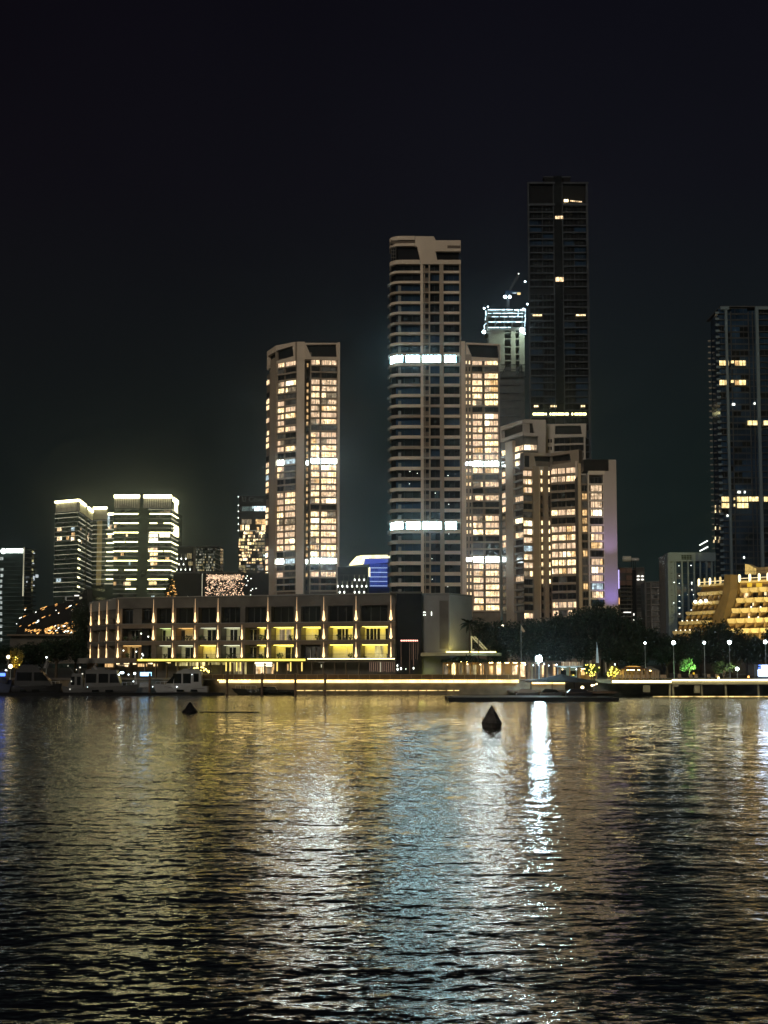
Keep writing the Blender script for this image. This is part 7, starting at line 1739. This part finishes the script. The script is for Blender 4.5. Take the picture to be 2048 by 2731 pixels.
# rowing pontoon raft between the pontoon and shore
# ------------------------------------------------------------------ buoys
def cone_buoy():
    Y = 147; x = PX(1310, Y); s = Y / F
    T = Thing('cone_buoy', 'dark pyramid-shaped buoy floating alone in the open water, in front of the pontoon', 'buoy', (x, Y, 0))
    z1 = PZ(1880, Y); zb = PZ(1926, Y); n = 4
    k = MB(); rot = .42
    def ring(r, z, ph=rot): return [(x + r * math.cos(ph + math.pi / 2 * i), Y + r * math.sin(ph + math.pi / 2 * i), z) for i in range(4)]
    R_ = 27 * s * 1.12
    k.prism(ring(R_, zb), ring(.03, z1), 'orange_buoy'); T.part('cone', k)
    k = MB(); k.lathe((x, Y, -.35), [(.55, 0), (.85, .2), (.88, .38), (R_ * .92, zb + .35)], 'orange_buoy', 16); T.part('float', k)
    k = MB(); k.ball((x, Y, z1 + .02), .05, 'slate', 6); T.part('tip', k)
cone_buoy()
def small_buoy():
    Y = 6 * F / (1898 - 1770); x = PX(508, Y); T = Thing('buoy', 'small black cone buoy on a broad float in the water at left', 'buoy', (x, Y, 0))
    k = MB(); k.lathe((x, Y, .4), [(.66, 0), (.45, .35), (.12, .8), (.05, .86)], 'black', 10); T.part('cone', k)
    k = MB(); k.lathe((x, Y, -.3), [(.8, 0), (1.05, .2), (.95, .45), (.7, .72)], 'black', 14); T.part('float', k)
    T = Thing('floating_boom', 'thin black floating line trailing right from the small cone buoy', 'floating boom', (x, Y, 0)); prev = None
    for i in range(12):
        a = (x + 1.2 + i * .62, Y + .1 * math.sin(i), .03); b = (x + 1.2 + (i + .95) * .62, Y + .1 * math.sin(i + 1), .03); k = MB(); k.tube(a, b, .05, .05, 'black', 6); T.part('float_tube', k)
small_buoy()

# ------------------------------------------------------------------ water
def water():
    m, n, o = newmat('harbour_water')
    g = n.nodes.new('ShaderNodeNewGeometry')
    def noise(scale, stretch, det, k_):
        mp = n.nodes.new('ShaderNodeMapping'); mp.inputs['Scale'].default_value = stretch
        t = n.nodes.new('ShaderNodeTexNoise'); t.inputs['Scale'].default_value = scale; t.inputs['Detail'].default_value = det; t.inputs['Roughness'].default_value = .55
        n.links.new(g.outputs['Position'], mp.inputs[0]); n.links.new(mp.outputs[0], t.inputs[0])
        s = n.nodes.new('ShaderNodeVectorMath'); s.operation = 'SUBTRACT'; s.inputs[1].default_value = (.5, .5, .5); n.links.new(t.outputs['Color'], s.inputs[0])
        q = n.nodes.new('ShaderNodeVectorMath'); q.operation = 'MULTIPLY'; q.inputs[1].default_value = (k_[0], k_[1], 0); n.links.new(s.outputs[0], q.inputs[0])
        return q
    a = noise(1.0, (4.5, 9.0, 1), 3, WN1); b = noise(1.0, (1.1, 2.8, 1), 2, WN2)
    # gusty patches: ripple strength varies slowly over the harbour
    gp = n.nodes.new('ShaderNodeTexNoise'); gp.inputs['Scale'].default_value = .05; gp.inputs['Detail'].default_value = 2; n.links.new(g.outputs['Position'], gp.inputs[0])
    gr = n.nodes.new('ShaderNodeMapRange'); gr.inputs['From Min'].default_value = .35; gr.inputs['From Max'].default_value = .65; gr.inputs['To Min'].default_value = .75; gr.inputs['To Max'].default_value = 1.2; n.links.new(gp.outputs[0], gr.inputs[0])
    ad = n.nodes.new('ShaderNodeVectorMath'); ad.operation = 'ADD'; n.links.new(a.outputs[0], ad.inputs[0]); n.links.new(b.outputs[0], ad.inputs[1])
    sc_ = n.nodes.new('ShaderNodeVectorMath'); sc_.operation = 'SCALE'; n.links.new(ad.outputs[0], sc_.inputs[0]); n.links.new(gr.outputs[0], sc_.inputs['Scale'])
    a2 = n.nodes.new('ShaderNodeVectorMath'); a2.operation = 'ADD'; n.links.new(sc_.outputs[0], a2.inputs[0]); n.links.new(g.outputs['Normal'], a2.inputs[1])
    nm = n.nodes.new('ShaderNodeVectorMath'); nm.operation = 'NORMALIZE'; n.links.new(a2.outputs[0], nm.inputs[0])
    p = n.nodes.new('ShaderNodeBsdfPrincipled'); p.inputs['Base Color'].default_value = (.004, .007, .007, 1); p.inputs['Roughness'].default_value = WR; p.inputs['IOR'].default_value = 1.9; p.inputs['Specular Tint'].default_value = (.93, 1, .92, 1)
    n.links.new(nm.outputs[0], p.inputs['Normal']); n.links.new(p.outputs[0], o.inputs[0])
    rng = np.random.default_rng(5)
    NV, NU = 1000, 1000
    inv = np.linspace(1 / 19.0, 1 / 330.0, NV); Yv = 1 / inv; s = np.linspace(-1, 1, NU); half = .33 * Yv + 14
    Yg = np.repeat(Yv[:, None], NU, 1); Xg = half[:, None] * s[None, :]
    dY = (Yv ** 2 * (inv[0] - inv[1]))[:, None]; dX = half[:, None] * (s[1] - s[0])
    Zg = np.zeros_like(Xg)
    NC = 64
    for i in range(NC):
        lam = .30 * (5.5 / .30) ** (i / (NC - 1)); th = rng.normal(0.22, .72) + (math.pi if rng.random() < .12 else 0)
        kx, ky = math.sin(th), math.cos(th); kk = 2 * math.pi / lam
        amp = WS / math.sqrt(NC) * math.sqrt(2) * lam / (2 * math.pi) * (1.3 if lam < 1.2 else .6)
        ph = rng.random() * 6.28
        fade = np.clip((lam / (dY * abs(ky) + dX * abs(kx) + 1e-6) - 2.5) / 2.5, 0, 1)
        wob = .6 * np.sin(Xg * .13 + i) + .5 * np.sin(Yg * .11 + 2 * i)
        Zg += amp * fade * np.sin(kk * (Xg * kx + Yg * ky) + ph + wob * 1.5)
    co = np.stack([Xg, Yg, Zg], -1).reshape(-1, 3)
    extra = np.array([[-1500, -300, -.35], [1500, -300, -.35], [1500, 310, -.35], [-1500, 310, -.35]])
    co = np.vstack([co, extra]); nv = NV * NU
    idx = np.arange(nv).reshape(NV, NU); q = np.stack([idx[:-1, :-1], idx[:-1, 1:], idx[1:, 1:], idx[1:, :-1]], -1).reshape(-1, 4)
    q = np.vstack([q, [[nv, nv + 1, nv + 2, nv + 3]]]).astype(np.int32)
    me = bpy.data.meshes.new('water'); me.vertices.add(len(co)); me.vertices.foreach_set('co', co.astype(np.float32).ravel())
    me.loops.add(q.size); me.loops.foreach_set('vertex_index', q.ravel()); me.polygons.add(len(q)); me.polygons.foreach_set('loop_start', np.arange(len(q), dtype=np.int32) * 4)
    me.polygons.foreach_set('use_smooth', np.ones(len(q), bool)); me.update(calc_edges=True); me.validate()
    me.materials.append(m); ob = bpy.data.objects.new('water', me); COL.objects.link(ob); ob['kind'] = 'structure'
water()

# ------------------------------------------------------------------ night haze over the harbour
def haze():
    m, n, o = newmat('night_haze'); v = n.nodes.new('ShaderNodeVolumePrincipled'); v.inputs['Density'].default_value = HAZE; v.inputs['Color'].default_value = (.75, .85, .9, 1); v.inputs['Anisotropy'].default_value = .965
    n.links.new(v.outputs[0], o.inputs['Volume'])
    k = MB(); k.box(-1600, 1600, -310, 5010, -4, 420, m); k.mats = [m]; single('haze', k, kind='stuff')
haze()
